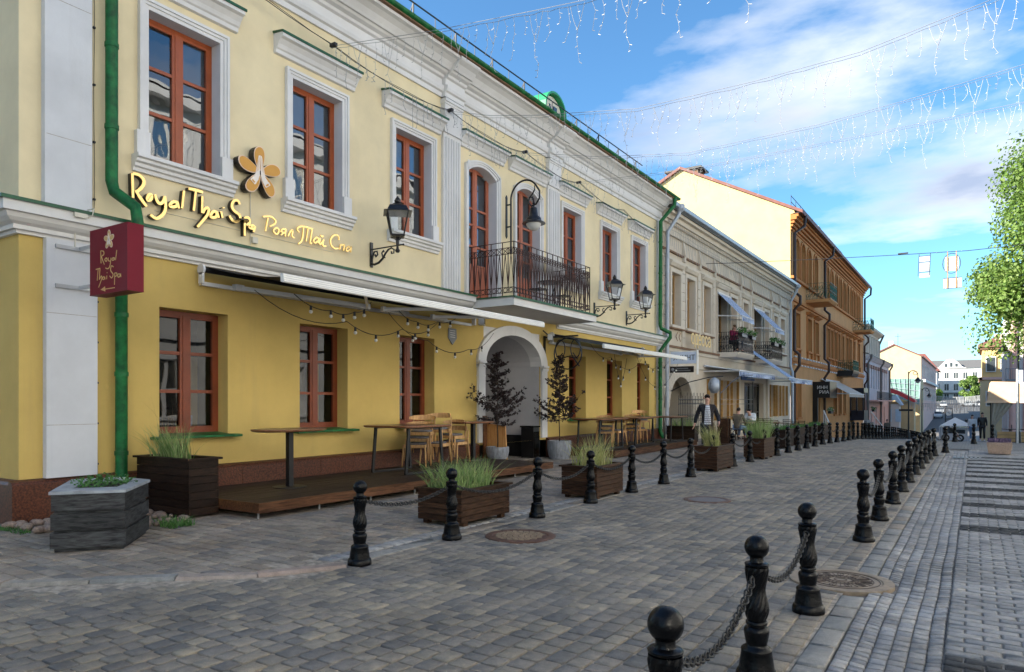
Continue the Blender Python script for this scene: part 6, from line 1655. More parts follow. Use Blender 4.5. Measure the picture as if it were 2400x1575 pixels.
for (z0, z1, p, mt) in ((8.22, 8.36, .10, 'sandy_trim'), (8.36, 8.62, .05, 'sandy_trim'), (8.62, 8.74, .16, 'sandy_trim'), (8.74, 8.92, .26, 'sandy_trim'), (8.92, 9.10, .42, 'sandy_trim'), (7.55, 7.62, .10, 'brown_trim'), (7.28, 7.36, .05, 'sandy_trim'), (3.74, 3.82, .16, 'brown_trim'), (3.60, 3.74, .08, 'sandy_trim'), (3.0, 3.08, .06, 'sandy_trim')):
    MB().box(W, W + p, 26.2, 49.2, z0, z1).build('string_course', mt, b2)
MB().profY([(W + .40, 9.10), (W + .62, 9.12), (W + .64, 9.26), (W + .56, 9.28), (W, 9.30)], 26.2, 49.4).build('gutter', 'galv', b2)
for i, (a, b) in enumerate(B2W):
    rect_surround(b2, W, a, b, 4.66, 6.80, .16, .07, hood=.18)
    MB().box(W, W + .16, a - .25, b + .25, 4.50, 4.56).build('sill_flashing', 'brown_trim', b2)
    window(b2, W, a, b, 4.67, 6.79, mt='ochre_frame', rows=2, depth=.22, transom=[4.725, 6.05, 6.735] if i % 2 else [4.725, 5.5, 6.05, 6.735])
for a, b in B2D:
    rect_surround(b2, W, a, b, 3.95, 6.75, .16, .07, sill=False, hood=.18); window(b2, W, a, b, 3.96, 6.74, mt='ochre_frame', rows=3, depth=.22, name='balcony_door')
for y in (26.55, 28.65, 30.65, 32.8, 37.2, 39.3, 43.9, 46.0, 48.4):      # rusticated pilaster strips
    for k in range(9):
        MB().box(W, W + .055, y - .17, y + .17, 3.86 + k * .38, 3.86 + k * .38 + .355).build('quoin_block', 'sandy_trim', b2)
    s = MB(); s.profY([(W, 7.36), (W + .12, 7.38), (W + .12, 7.55), (W + .18, 7.62), (W + .06, 8.22), (W, 8.22)], y - .10, y + .10); s.build('cornice_console', 'sandy_trim', b2)
# gateway arch
n = 16; cy = (GA + GB) / 2; hw = (GB - GA) / 2; zs = 1.35
def ell2(h_, r_, z): return [(cy + h_ * math.cos(R(180 - 180 * i / n)), z + r_ * math.sin(R(180 * i / n))) for i in range(n + 1)]
inner = ell2(hw, 1.25, zs)
MB().prism(inner + [(GB, 2.75), (GA, 2.75)], FX, W - .38, W - .002).build('arch_head', 'sandy_wall', b2)
outer = ell2(hw + .55, 1.75, zs)
for k in range(0, n):
    s = MB(); q = [inner[k], inner[k + 1], outer[k + 1], outer[k]]; c_ = (sum(p[0] for p in q) / 4, sum(p[1] for p in q) / 4)
    s.prism([(lerp(c_[0], p[0], .95), lerp(c_[1], p[1], .97)) for p in q], FX, W, W + .05); s.build('voussoir', 'sandy_trim', b2)
s = MB(); s.quad((W - .4, GA, -.2), (W - 5, GA, -.2), (W - 5, GA, 2.8), (W - .4, GA, 2.8)); s.quad((W - .4, GB, -.2), (W - 5, GB, -.2), (W - 5, GB, 2.8), (W - .4, GB, 2.8)); s.quad((W - 4, GA, 0), (W - 4, GB, 0), (W - 4, GB, 2.8), (W - 4, GA, 2.8)); s.quad((W - .4, GA, 2.75), (W - .4, GB, 2.75), (W - 4, GB, 2.75), (W - 4, GA, 2.75)); s.build('gateway_walls', 'sandy_wall', b2)
# cafe front: windows with folding shutters and the open dark door
for a, b in SHOPW:
    window(b2, W, a, b, .66, 2.61, mt='ochre_frame', rows=2, depth=.18, gl='pane_glass_low')
    for y, ang in ((a - .05, 1), (b + .05, -1)):
        s = MB(); s.box(W, W + .13, y - .02, y + .02, .7, 2.6)
        for z in (.85, 1.75): s.box(W + .03, W + .10, y - .032, y + .032, z, z + .7)
        s.build('folding_shutter', 'shutter_wood', b2)
dd = window(b2, W, 38.12, 42.18, -.1, 2.6, mt='black_shop', rows=2, depth=.25, gl='pane_glass_low', name='cafe_door', transom=[-.05, 1.0, 2.5])
for y in (36.9, 43.0): MB().box(W, W + .10, y - .2, y + .2, 0, 2.9).build('pilaster', 'sandy_trim', b2)
MB().box(W + .07, W + .10, 37.2, 39.8, 2.72, 2.92).build('blue_fascia', 'stripe_blue', b2)
downpipe(b2, [(W + .58, 26.75, 9.14), (W + .54, 26.72, 8.9), (W + .16, 26.5, 8.2), (W + .15, 26.45, .3)], .075, 'galv', [(2, .2), (2, .5), (2, .8)])
MB().lathe([(.09, 0), (.17, .12), (.18, .28), (.001, .28)], 12, (W + .58, 26.75, 8.98)).build('rain_head', 'galv', b2)
downpipe(b2, [(W + .58, 48.6, 9.14), (W + .54, 48.6, 8.8), (W + .16, 48.6, 8.1), (W + .15, 48.6, 3.9), (W + .3, 48.5, 3.5), (W + .3, 48.5, -.5)], .085, 'galv', [(2, .3), (2, .7)])
MB().lathe([(.09, 0), (.17, .12), (.18, .28), (.001, .28)], 12, (W + .58, 48.6, 8.9)).build('rain_head', 'galv', b2)
# lettering
def text_mesh(body, size, ext, name, mt, parent, loc, rot, font_scale_x=1.0):
    cu = bpy.data.curves.new(name, 'FONT'); cu.body = body; cu.size = size; cu.extrude = ext; cu.resolution_u = 3
    o = bpy.data.objects.new(name, cu); COL.objects.link(o); bpy.context.view_layer.update()
    me = bpy.data.meshes.new_from_object(o.evaluated_get(bpy.context.evaluated_depsgraph_get())); bpy.data.objects.remove(o); bpy.data.curves.remove(cu)
    me.materials.clear(); me.materials.append(M[mt]); r = bpy.data.objects.new(name, me); COL.objects.link(r); r.parent = parent
    r.location = Vector(loc) - (wloc(parent) if parent else Vector((0, 0, 0))); r.rotation_euler = rot; r.scale = (font_scale_x, 1, 1); return r
t = thing('cafe_lettering', 'white block letters with golden sides spelling a Cyrillic name above the arched gateway', 'lettering', (W, 28.6, 4.0))
for i, ch in enumerate('одесса'):
    y = 28.70 + i * .44
    o = text_mesh(ch, .86, .012, 'letter', 'letter_cream', t, (W + .34, y, 3.98), (R(90), 0, R(90)), .92)
    text_mesh(ch, .86, .12, 'letter_side', 'sign_gold', o, (W + .205, y - .02, 3.98), (R(90), 0, R(90)), .92).parent = t
for sgn_, y in ((1, 27.75), (1, 28.1), (-1, 31.7), (-1, 32.05)):
    s = MB(); s.bar((W + .06, y + .12 * sgn_, 4.05), (W + .06, y - .05 * sgn_, 4.22), .02); s.bar((W + .06, y - .05 * sgn_, 4.22), (W + .06, y + .12 * sgn_, 4.40), .02); s.build('arrow_ornament', 'brown_trim', b2)
# shop sign boards over the gateway
t = thing('shop_sign', 'pale grey sign board with dark handwritten letters, half covered by the awning bar', 'sign', (W, 26.6, 3.2))
MB().box(W + .25, -8.9, 26.58, 26.66, 3.05, 3.52).build('board', 'stripe_light', t)
s = MB(); s.box(-8.92, -8.87, 26.56, 26.68, 2.62, 3.56); s.box(W + .2, -8.9, 26.575, 26.665, 3.50, 3.54); s.build('frame', 'awning_white', t)
text_mesh('ХЧННТ', .28, .004, 'letters', 'black_shop', t, (W + .35, 26.575, 3.18), (R(90), 0, 0), .9)
t = thing('hanging_plate', 'long thin black sign plate with small white writing hanging under the gateway sign board', 'sign', (W, 26.6, 2.8))
MB().box(W + .25, -9.0, 26.5, 26.53, 2.70, 2.94).build('board', 'black_shop', t); s = MB(); s.sphere((W + .36, 26.50, 2.82), .07, 8, 5); s.build('badge', 'plate_grey', t)
for k, (a, b, z) in enumerate(((.5, .9, 2.84), (.5, 1.0, 2.76))):
    s = MB(); x = W + a
    while x < W + b + .05: s.box(x, x + .03, 26.498, 26.50, z, z + .04); x += .045
    s.build('lettering', 'plate_grey', t)
t = thing('round_sign', 'pale round glass sign hanging from the iron frame before the cafe', 'sign', (-9.0, 28.9, 2.2))
s = MB(); s.lathe([(.001, -.34), (.14, -.3), (.24, -.14), (.25, .05), (.18, .22), (.08, .3), (.001, .33)], 14, (-8.95, 28.9, 2.25)); s.build('lamp_body', 'galv', t, smooth=True); text_mesh('М', .3, .004, 'letter', 'plate_grey', t, (-9.07, 28.64, 2.15), (R(90), 0, R(18)))
# iron gate and frame canopy
t = thing('iron_gate', 'wrought-iron gate grille with rings closing the arched gateway', 'gate', (-9.7, 28.4, 0))
s = MB()
for z in (.3, .78, 1.06, 1.48, 1.68): s.bar((-9.75, 26.9, z), (-9.75, 30.0, z), .03)
y = 26.95
while y < 30.0: s.bar((-9.75, y, .2), (-9.75, y, 1.95 if int(y * 5) % 2 else 1.82), .016); y += .2
s.build('bars', 'black_iron', t)
for z in (.92, 1.58):
    y = 27.05
    while y < 29.95: MB().tube([(-9.75, y + .09 * math.cos(a), z + .09 * math.sin(a)) for a in [2 * math.pi * k / 10 for k in range(10)]], .010, 4, closed=True).build('ring', 'black_iron', t); y += .2
t = thing('iron_trellis', 'thin black iron frame with curved braces standing in front of the cafe', 'frame', (-9.0, 29, 0))
s = MB()
for y in (28.2, 33.2): s.bar((-8.5, y, 0), (-8.5, y, 2.5), .035)
for z in (1.48, 1.68, .95): s.bar((-8.5, 28.2, z), (-8.5, 33.2, z), .025)
s.tube([(-8.5, 28.2, 1.9), (-8.5, 29.8, 2.4), (-8.5, 31.5, 2.75), (-8.5, 33.2, 2.8)], .02, 5); s.tube([(-10.1, 27, 2.0), (-9.5, 27.4, 2.35), (-8.9, 28.0, 2.55), (-8.5, 28.6, 2.6)], .02, 5)
s.build('bars', 'black_iron', t)
# balconies with scroll ironwork
def iron_balcony(y0, y1, xf, z, h, label, slab='sandy_trim', mt='black_iron', dens=.11, seed=1, drop=.22):
    t = thing('iron_balcony', label, 'balcony', (W, (y0 + y1) / 2, z))
    MB().profY([(W, z - drop), (xf - .12, z - drop), (xf, z - drop * .5), (xf + .05, z - .04), (xf + .05, z), (W, z)], y0 - .06, y1 + .06).build('slab', slab, t)
    rd = random.Random(seed)
    def panel(p, q):
        s = MB(); L = math.hypot(q[0] - p[0], q[1] - p[1]); n_ = max(3, int(L / dens)); d = Vector((q[0] - p[0], q[1] - p[1], 0)) / L
        for zz in (.05, h * .5, h): s.bar((p[0], p[1], z + zz), (q[0], q[1], z + zz), .02)
        for i in range(n_ + 1):
            f = i / n_; x, y = lerp(p[0], q[0], f), lerp(p[1], q[1], f); s.bar((x, y, z), (x, y, z + h), .018)
            if i < n_:
                xm, ym = lerp(p[0], q[0], (i + .5) / n_), lerp(p[1], q[1], (i + .5) / n_)
                for zc_, r_ in ((h * .25, h * .15), (h * .72, h * .15)):
                    w_ = rd.uniform(0, 3)
                    s.tube([(xm + d.x * dens * .5 * math.cos(a) * (1 - a * .06), ym + d.y * dens * .5 * math.cos(a) * (1 - a * .06), z + zc_ + r_ * math.sin(a + w_) * (1 - a * .06)) for a in [k * .8 for k in range(11)]], .013, 4)
        s.build('railing_panel', mt, t)
    panel((xf, y0), (xf, y1)); panel((W, y0), (xf, y0)); panel((W, y1), (xf, y1))
    return t
def flowerbox(x, y, z, L, label, mt='black_shop', fl='white_flower', seed=1, rz=0, cat='flower box'):
    t = thing('flower_box', label, cat, (x, y, z), rz)
    MB().cbox(0, 0, .09, .2, L, .18).build('trough', mt, t, w=0); rd = random.Random(seed)
    for nm, mt2, n_, s0 in (('foliage', 'herb', 150, .05), ('blossoms', fl, 46, .035)):
        s = MB()
        for i in range(n_):
            p = Vector((rd.uniform(-.16, .16), rd.uniform(-L / 2, L / 2), .18 + rd.uniform(-.04, .24))); d = Vector((rd.uniform(-1, 1), rd.uniform(-1, 1), rd.uniform(-.5, 1))).normalized() * s0; e = d.cross(Vector((rd.uniform(-1, 1), rd.uniform(-1, 1), .3))).normalized() * s0 * .6
            s.add([tuple(p), tuple(p + d + e), tuple(p + d * 2), tuple(p + d - e)], [(0, 1, 2, 3)])
        s.build(nm, mt2, t, w=0)
    return t
iron_balcony(33.35, 36.0, -9.2, 3.90, .95, 'scrolled iron balcony with flower boxes and two seated women, nearer one on the sandy building')
iron_balcony(39.85, 42.3, -9.2, 3.90, .95, 'scrolled iron balcony with white flowers, further one on the sandy building', seed=3)
flowerbox(-9.15, 33.9, 4.62, .9, 'flower box on the left of the nearer scrolled balcony'); flowerbox(-9.15, 35.6, 4.62, .7, 'flower box with white blooms on the right of the nearer scrolled balcony', seed=2)
flowerbox(-9.15, 40.3, 4.62, .9, 'flower box on the left of the further scrolled balcony', seed=4); flowerbox(-9.15, 41.9, 4.62, .7, 'flower box with white blooms on the right of the further scrolled balcony', seed=5)
def striped_awning(y0, y1, xf, zw, zf_, label, mt='awning_stripes', val=.22, arms=True, sag=0.0, group='striped cafe awnings', x0=W + .08):
    t = thing('striped_awning' if mt.startswith('awning_stripes') else 'canvas_awning', label, 'awning', (W, y0, zw), 0, group); s = MB(); n_ = 8
    for i in range(n_):
        q, r_ = i / n_, (i + 1) / n_
        f = lambda v: (lerp(x0, xf, v), lerp(zw, zf_, v) - sag * math.sin(math.pi * v))
        (a, za_), (b, zb_) = f(q), f(r_); s.quad((a, y0, za_), (b, y0, zb_), (b, y1, zb_), (a, y1, za_)); s.quad((a, y0, za_ - .012), (a, y1, za_ - .012), (b, y1, zb_ - .012), (b, y0, zb_ - .012))
    s.build('fabric', mt, t); s = MB(); y = y0; k = 0; st = .12
    while y < y1 - .01:
        e = min(y + st, y1); dz = .03 * math.sin(k * 1.7); s.quad((xf, y, zf_), (xf + .02, y, zf_ - val - dz), (xf + .02 + .02 * (k % 2), e, zf_ - val + dz), (xf, e, zf_)); y = e; k += 1
    s.build('valance', mt, t); s = MB(); s.tube([(xf, y0, zf_ + .01), (xf, y1, zf_ + .01)], .03, 8); s.build('front_tube', 'arm_white', t); MB().tube([(x0, y0, zw), (x0, y1, zw)], .055, 8).build('roller', 'arm_white', t)
    if arms:
        for y in (y0 + .06, y1 - .06): MB().bar((W, y, lerp(zw, zf_, .92)), (xf, y, zf_), .045).build('arm', 'arm_white', t)
    return t
striped_awning(31.3, 37.9, -8.6, 3.18, 2.93, 'blue and white striped awning rolled out low over the cafe windows')
striped_awning(37.7, 39.1, -7.87, 4.45, 2.80, 'steep narrow blue striped awning strip running down past the further balcony', 'awning_stripes_fine', .12)
striped_awning(38.2, 44.0, -7.9, 3.15, 2.78, 'blue and white striped awning rolled out flat over the cafe door')
striped_awning(33.2, 35.3, -9.0, 6.72, 5.55, 'small striped awning over the nearer balcony of the sandy building')
striped_awning(39.7, 41.9, -9.0, 6.72, 5.55, 'small striped awning over the further balcony of the sandy building')
# net of light wires on the frieze
s = MB(); rd = random.Random(6); y = 26.6
while y < 49: s.tube([(W + .20, y + rd.uniform(-.05, .05), 8.9), (W + .12, y + rd.uniform(-.08, .08), 8.3), (W + .18, y + rd.uniform(-.1, .1), rd.uniform(7.2, 7.9))], .006, 3); y += .22
for k in range(5): s.tube([(W + .19, 26.6 + i * .8, 8.8 - .15 * k + rd.uniform(-.04, .04)) for i in range(29)], .006, 3)
o = s.build('light_net', 'wire'); tag(o, 'net of thin light wires hung over the frieze of the sandy building', 'light net'); o['kind'] = 'stuff'

# ------------------------------------------------------------------ orange building
b3 = thing('orange_building', 'tall three-storey orange building with arched top windows and a huge pale yellow blank gable', 'building', (W, 49.3, 0))
TOPW = [(50.5, 51.9), (52.6, 54.0), (54.9, 56.2), (57.4, 58.8), (62.7, 63.9), (64.9, 66.1), (67.3, 68.5), (69.5, 70.7), (71.7, 72.9), (73.9, 75.1), (76.3, 77.4), (78.1, 79.2), (80.0, 81.1), (82.0, 83.1)]
MIDW = [(50.6, 52.1), (54.8, 56.3), (57.6, 59.1), (63.1, 64.2), (64.7, 65.8), (66.6, 67.7), (68.6, 69.7), (70.9, 72.0), (73.4, 74.6), (75.6, 76.7), (78.2, 79.3), (81.6, 82.8)]
GRW = [(51.3, 52.6), (66.6, 67.9), (69.3, 70.6), (72, 73.2)]
m_ = MB(); wall_holes(m_, W, 49.3, 86, 4.35, 14.0, [(a, b, 10.1, 12.75, .35) for a, b in TOPW] + [(a, b, 5.25, 7.65, .35) for a, b in MIDW]); m_.build('upper_wall', 'orange_wall', b3)
m_ = MB(); wall_holes(m_, W, 49.3, 86, -3, 4.35, [(a, b, .5, 3.0, .35) for a, b in GRW] + [(57.4, 60.2, -1.4, 3.0, .6)]); m_.build('lower_wall', 'orange_wall', b3)
for a, b in TOPW:
    n = 8; cy = (a + b) / 2; hw = (b - a) / 2; ar = [(cy - hw * math.cos(math.pi * i / n), 12.05 + .68 * math.sin(math.pi * i / n)) for i in range(n + 1)]; ao = [(cy - (hw + .18) * math.cos(math.pi * i / n), 12.05 + .88 * math.sin(math.pi * i / n)) for i in range(n + 1)]
    MB().prism(ar + [(b, 12.76), (a, 12.76)], FX, W - .34, W + .001).build('arch_head', 'orange_wall', b3); s = MB()
    for k in range(n): s.prism([ar[k], ar[k + 1], ao[k + 1], ao[k]], FX, W, W + .08)
    s.box(W, W + .08, a - .18, a, 10.1, 12.05); s.box(W, W + .08, b, b + .18, 10.1, 12.05); s.build('window_surround', 'orange_trim', b3)
    window(b3, W, a, b, 10.1, 12.7, mt='brown_trim', rows=2, depth=.25, gl='far_window', curtain=None, room=False)
for a, b in MIDW:
    rect_surround(b3, W, a, b, 5.25, 7.65, .16, .08, 'orange_trim', hood=.35); window(b3, W, a, b, 5.25, 7.65, mt='brown_trim', rows=2, depth=.25, gl='far_window', curtain=None, room=False)
    for q in (a - .1, b - .05): MB().box(W, W + .14, q, q + .15, 4.75, 5.13).build('sill_bracket', 'orange_trim', b3)
for a, b in GRW: rect_surround(b3, W, a, b, .5, 3.0, .14, .05, 'orange_trim'); window(b3, W, a, b, .5, 3.0, mt='brown_trim', rows=2, depth=.25, gl='far_window', curtain=None, room=False)
for (z0, z1, p, mt) in ((4.30, 4.48, .16, 'orange_trim'), (4.16, 4.30, .08, 'orange_trim'), (9.78, 9.95, .2, 'orange_trim'), (8.35, 8.5, .14, 'orange_trim'), (13.0, 13.1, .08, 'orange_trim'), (13.2, 13.34, .15, 'orange_trim'), (13.42, 13.56, .25, 'orange_trim'), (13.64, 13.82, .38, 'orange_trim'), (13.82, 13.98, .5, 'orange_trim')):
    MB().box(W, W + p, 49.3, 86, z0, z1).build('string_course', mt, b3)
y = 50.2
while y < 85:
    for z in (4.06, 4.60): MB().box(W, W + .14, y, y + .42, z, z + .09).build('dentil_block', 'white_trim', b3)
    y += 1.05
for y0, y1 in ((49.3, 63.6), (63.75, 81.6), (81.75, 86.3)): MB().profY([(W + .3, 13.99), (W + .72, 14.02), (W + .78, 14.2), (W + .7, 14.24), (W + .2, 14.3)], y0, y1).build('eaves_gutter', 'brown_pipe', b3)
# gable wall facing the camera
s = MB(); s.add([(W, 49.3, 2), (W, 49.3, 14.0), (-9.75, 49.3, 14.1), (-17.7, 49.3, 18.25), (-26, 49.3, 13.9), (-26, 49.3, 2)], [(0, 1, 2, 3, 4, 5)]); s.build('gable_wall', 'gable_wall', b3)
s = MB(); s.prism([(-9.4, 13.95), (-17.7, 18.28), (-26.3, 13.8), (-26.3, 14.0), (-17.7, 18.48), (-9.4, 14.15)], lambda p, t: (p[0], t, p[1]), 49.1, 86.4); s.build('roof', 'brown_roof', b3)
MB().box(-19.2, -17.0, 51, 52.4, 17.2, 18.75).build('chimney', 'brown_trim', b3); MB().box(-19.5, -16.7, 50.8, 52.6, 18.75, 18.87).build('chimney_cap', 'dark_roof', b3)
MB().box(-10.9, -10.3, 60, 61, 14.2, 15.5).build('chimney', 'rough_plaster', b3)
s = MB()
for z in (14.9, 15.3): s.bar((-10.3, 50, z + .1), (-10.3, 72, z + .1), .03)
y = 50
while y < 72: s.bar((-10.3, y, 14.3), (-10.3, y, 15.45), .03); y += 1.5
s.build('roof_railing', 'wire_dark', b3)
for y in (49.65, 61.0, 85.6):
    downpipe(b3, [(W + .74, y + .7, 14.05), (W + .7, y + .6, 13.3), (W + .2, y, 12.8), (W + .2, y, 8.9), (W + .55, y, 8.55), (W + .55, y, 8.1), (W + .18, y, 7.7), (W + .18, y, 5.0), (W + .5, y, 4.7), (W + .5, y, 4.0), (W + .18, y, 3.5), (W + .18, y, gz(y) + .2)], .10, 'brown_pipe')
B3B = iron_balcony(54.5, 57.6, -8.6, 8.95, 1.15, 'high dark green iron balcony with strings of bulbs, nearer one on the orange building', 'orange_wall', 'green_trim', .2, 5)
iron_balcony(78, 80.8, -8.6, 8.75, 1.15, 'high iron balcony at the far end of the orange building', 'orange_wall', 'green_trim', .2, 6)
iron_balcony(68, 71.6, -8.87, 4.35, .9, 'low dark ornate balcony hanging under the middle windows of the orange building', 'black_shop', 'green_trim', .16, 7, .5)
striped_awning(60.2, 69, -8.13, 3.38, 2.22, 'plain beige awning over the shopfront of the orange building', 'beige_awning', .25, True, 0, 'beige awnings')
t = thing('shop_portal', 'black shop portal with small white block letters beside the beige awning', 'shop sign', (W, 58, 2))
MB().box(W + .001, -9.0, 57.0, 60.1, 1.9, 3.1).build('canopy_box', 'black_shop', t); MB().box(W + .001, W + .35, 57.0, 57.3, gz(57), 1.9).build('side_panel', 'black_shop', t); MB().box(W - .4, W - .35, 57.4, 60.2, -1.4, 2.0).build('dark_door', 'black_shop', t)
text_mesh('ИНН', .34, .01, 'letters', 'awning_white', t, (-9.9, 56.97, 2.55), (R(90), 0, 0)); text_mesh('РИА', .34, .01, 'letters', 'awning_white', t, (-9.75, 56.97, 2.2), (R(90), 0, 0))
t = thing('glazed_porch', 'dark blue glazed entrance porch with steps at the end of the orange building', 'porch', (W, 77, gz(77)))
s = MB(); zb_ = -.2; s.box(W, -8.95, 76.0, 79, zb_, .75); s.box(W, -8.95, 76, 79, 2.5, 2.95)
for x, y in ((W + .06, 76.06), (-9.02, 76.06), (-9.6, 76.06), (-9.02, 78.9)): s.cbox(x, y, 1.4, .12, .12, 2.4)
s.build('frame', 'navy_door', t)
for x0, x1 in ((W + .12, -9.67), (-9.53, -9.08)): MB().box(x0, x1, 76.05, 76.08, .76, 2.5).build('pane', 'pane_glass_low', t)
for k in range(8): z1 = zb_ - .22 * k; MB().box(-8.95 + .28 * k - .3 * (k > 0), -8.95 + .28 * (k + 1), 75.6, 78.6, gz(77) - .1, z1).build('step', 'black_shop' if k % 2 else 'plate_grey', t)
def handrail(x0, y0, x1, y1, z0, z1, label):
    t = thing('handrail', label, 'handrail', (x0, y0, z0)); s = MB(); s.bar((x0, y0, z0 + .9), (x1, y1, z1 + .9), .08, .05); s.build('rail', 'handle_white', t); s = MB()
    for q in (0, .25, .5, .75, 1): x, y, z = lerp(x0, x1, q), lerp(y0, y1, q), lerp(z0, z1, q); s.bar((x, y, z), (x, y, z + .9), .05)
    s.build('baluster', 'handle_white', t)
handrail(-8.6, 52.0, -8.0, 50.8, .1, -.9, 'white slanting handrail by the basement steps of the orange building'); handrail(-8.3, 75.4, -7.0, 74.6, -.2, -1.9, 'white slanting handrail beside the dark blue porch')
flowerbox(-8.6, 54.8, .75, 1.1, 'hanging flower trough on the railing before the orange building', seed=8); flowerbox(-7.8, 73, .7, .9, 'hanging flower trough near the dark blue porch', seed=9)
t = thing('wooden_barrel', 'dark wooden barrel standing by the wall of the orange building', 'barrel', (-9.0, 50.9, gz(51)))
MB().lathe([(.32, 0), (.40, .25), (.43, .5), (.40, .75), (.32, 1.0), (.001, 1.0)], 16).build('staves', 'planter_dark', t, w=0, smooth=True)
for z, r_ in ((.12, .365), (.3, .415), (.7, .415), (.88, .365)): MB().lathe([(r_, z - .02), (r_ + .006, z), (r_, z + .02)], 16, cap=False).build('hoop', 'chain_steel', t, w=0)

# ------------------------------------------------------------------ buildings beyond
b4 = thing('low_white_building', 'low white and pink building with red lintels and a long balcony beyond the orange one', 'building', (W, 87, gz(90)))
U4 = [(88.2 + 2.35 * i, 89.3 + 2.35 * i) for i in range(10)]
m_ = MB(); wall_holes(m_, W, 86.5, 113.5, 1.8, 7.0, [(a, b, 3.2, 5.5, .25) for a, b in U4]); m_.build('upper_wall', 'greywhite_wall', b4)
m_ = MB(); wall_holes(m_, W, 86.5, 113.5, -5, 1.8, [(a, b, -1.2, 1.0, .25) for a, b in U4[2::2]]); m_.build('lower_wall', 'far_pink', b4)
shell(b4, W, 86.5, 113.5, -5, 6.95, 10, 'greywhite_wall', 'dark_roof', 8.2)
for a, b in U4: window(b4, W, a, b, 3.2, 5.5, mt='white_trim', rows=2, depth=.15, gl='far_window', curtain=None, room=False); MB().box(W, W + .10, a - .15, b + .15, 5.52, 5.95).build('lintel', 'brown_roof', b4)
for a, b in U4[2::2]: window(b4, W, a, b, -1.2, 1.0, mt='white_trim', rows=2, depth=.15, gl='far_window', curtain=None, room=False)
MB().profY([(W, 6.4), (W + .1, 6.4), (W + .45, 6.85), (W + .45, 7.0), (W, 7.02)], 86.5, 113.5).build('cornice', 'greywhite_wall', b4)
for y in (88.5, 101.5, 112.6): downpipe(b4, [(W + .55, y, 6.95), (W + .5, y, 6.5), (W + .2, y, 6.0), (W + .2, y, gz(y) + .2)], .12, 'grey_roof')
s = MB(); s.box(W, -9.1, 89, 106, 1.66, 1.82); s.build('balcony_slab', 'far_pink', b4); s = MB()
for z in (2.0, 2.75): s.bar((-9.15, 89, z), (-9.15, 106, z), .05)
y = 89
while y <= 106: s.bar((-9.15, y, 1.82), (-9.15, y, 2.8), .05); y += .85
s.build('balcony_railing', 'wire_dark', b4)
b5 = thing('columned_building', 'yellowish upper storey with half-columns and a heavy cornice behind the low white building', 'building', (W - .3, 87, gz(90)))
XB5 = W - .25; m_ = MB(); wall_holes(m_, XB5, 86.6, 101.4, -5, 10.0, [(88.4 + 2.2 * i, 89.6 + 2.2 * i, 7.5, 9.1, .25) for i in range(6)]); m_.build('front_wall', 'sandy_wall', b5); shell(b5, XB5, 86.6, 101.4, -5, 10.0, 11, 'sandy_wall', 'dark_roof', 11.2)
for i in range(7): MB().lathe([(.26, 7.1), (.22, 7.2), (.2, 9.2), (.28, 9.35)], 12, (XB5 + .12, 87.9 + 2.2 * i, 0)).build('half_column', 'sandy_trim', b5)
for i in range(6): MB().box(XB5 - .2, XB5 - .15, 88.4 + 2.2 * i, 89.6 + 2.2 * i, 7.5, 9.1).build('window', 'far_window', b5)
MB().profY([(XB5, 9.35), (XB5 + .15, 9.4), (XB5 + .2, 9.6), (XB5 + .7, 9.95), (XB5 + .75, 10.2), (XB5, 10.25)], 86.6, 101.6).build('cornice', 'sandy_trim', b5)
downpipe(b5, [(XB5 + .8, 101.2, 10.1), (XB5 + .3, 101.2, 8.9), (XB5 + .25, 101.2, 7.1)], .12, 'grey_roof')
# cream gable house
b6 = thing('cream_gable_house', 'big cream house with a plain sunlit gable in the background left of the street', 'building', (-12.5, 150, gz(150)))
s = MB(); Y6 = 150; s.add([(-8.2, Y6, -6), (-8.2, Y6, 10.0), (-12.6, Y6, 12.2), (-17, Y6, 10.0), (-17, Y6, -6)], [(0, 1, 2, 3, 4)]); s.build('gable_wall', 'far_cream', b6)
s = MB(); s.prism([(-7.9, 9.9), (-12.6, 12.25), (-17.3, 9.9), (-17.3, 10.1), (-12.6, 12.5), (-7.9, 10.1)], lambda p, t: (p[0], t, p[1]), Y6 - .2, 210); s.build('roof', 'brown_roof', b6)
s = MB(); s.quad((-8.2, Y6, -6), (-8.2, 210, -6), (-8.2, 210, 10), (-8.2, Y6, 10)); s.build('street_wall', 'far_pink', b6); far_windows(b6, -8.2, [(6.5, 8.8, [(152 + 5 * i, 154 + 5 * i) for i in range(11)]), (2, 4.5, [(152 + 5 * i, 154 + 5 * i) for i in range(11)])])
MB().box(-8.2, -7.5, Y6, 208, 5.3, 5.8).build('cornice', 'far_white', b6); MB().box(-13.6, -12.8, 151, 152, 12.0, 13.1).build('chimney', 'far_white', b6)
s = MB(); s.bar((-12.0, 150.5, 12.2), (-12.0, 150.5, 14.4), .06); s.bar((-12.5, 150.5, 13.9), (-11.5, 150.5, 13.9), .05); s.build('aerial', 'wire_dark', b6)
b7 = thing('red_roofed_house', 'house with a steep brown-red tiled roof behind the cream gable', 'building', (-14, 300, gz(300))); s = MB(); s.box(-24, -11.5, 300, 315, 0, 13); s.build('walls', 'far_white', b7); s = MB(); s.add([(-25, 299, 13), (-10.5, 299, 13), (-10.5, 316, 13), (-25, 316, 13), (-22, 307, 19.8), (-15.5, 307, 19.8)], [(0, 1, 5, 4), (1, 2, 5), (2, 3, 4, 5), (3, 0, 4)]); s.build('roof', 'brown_roof', b7)
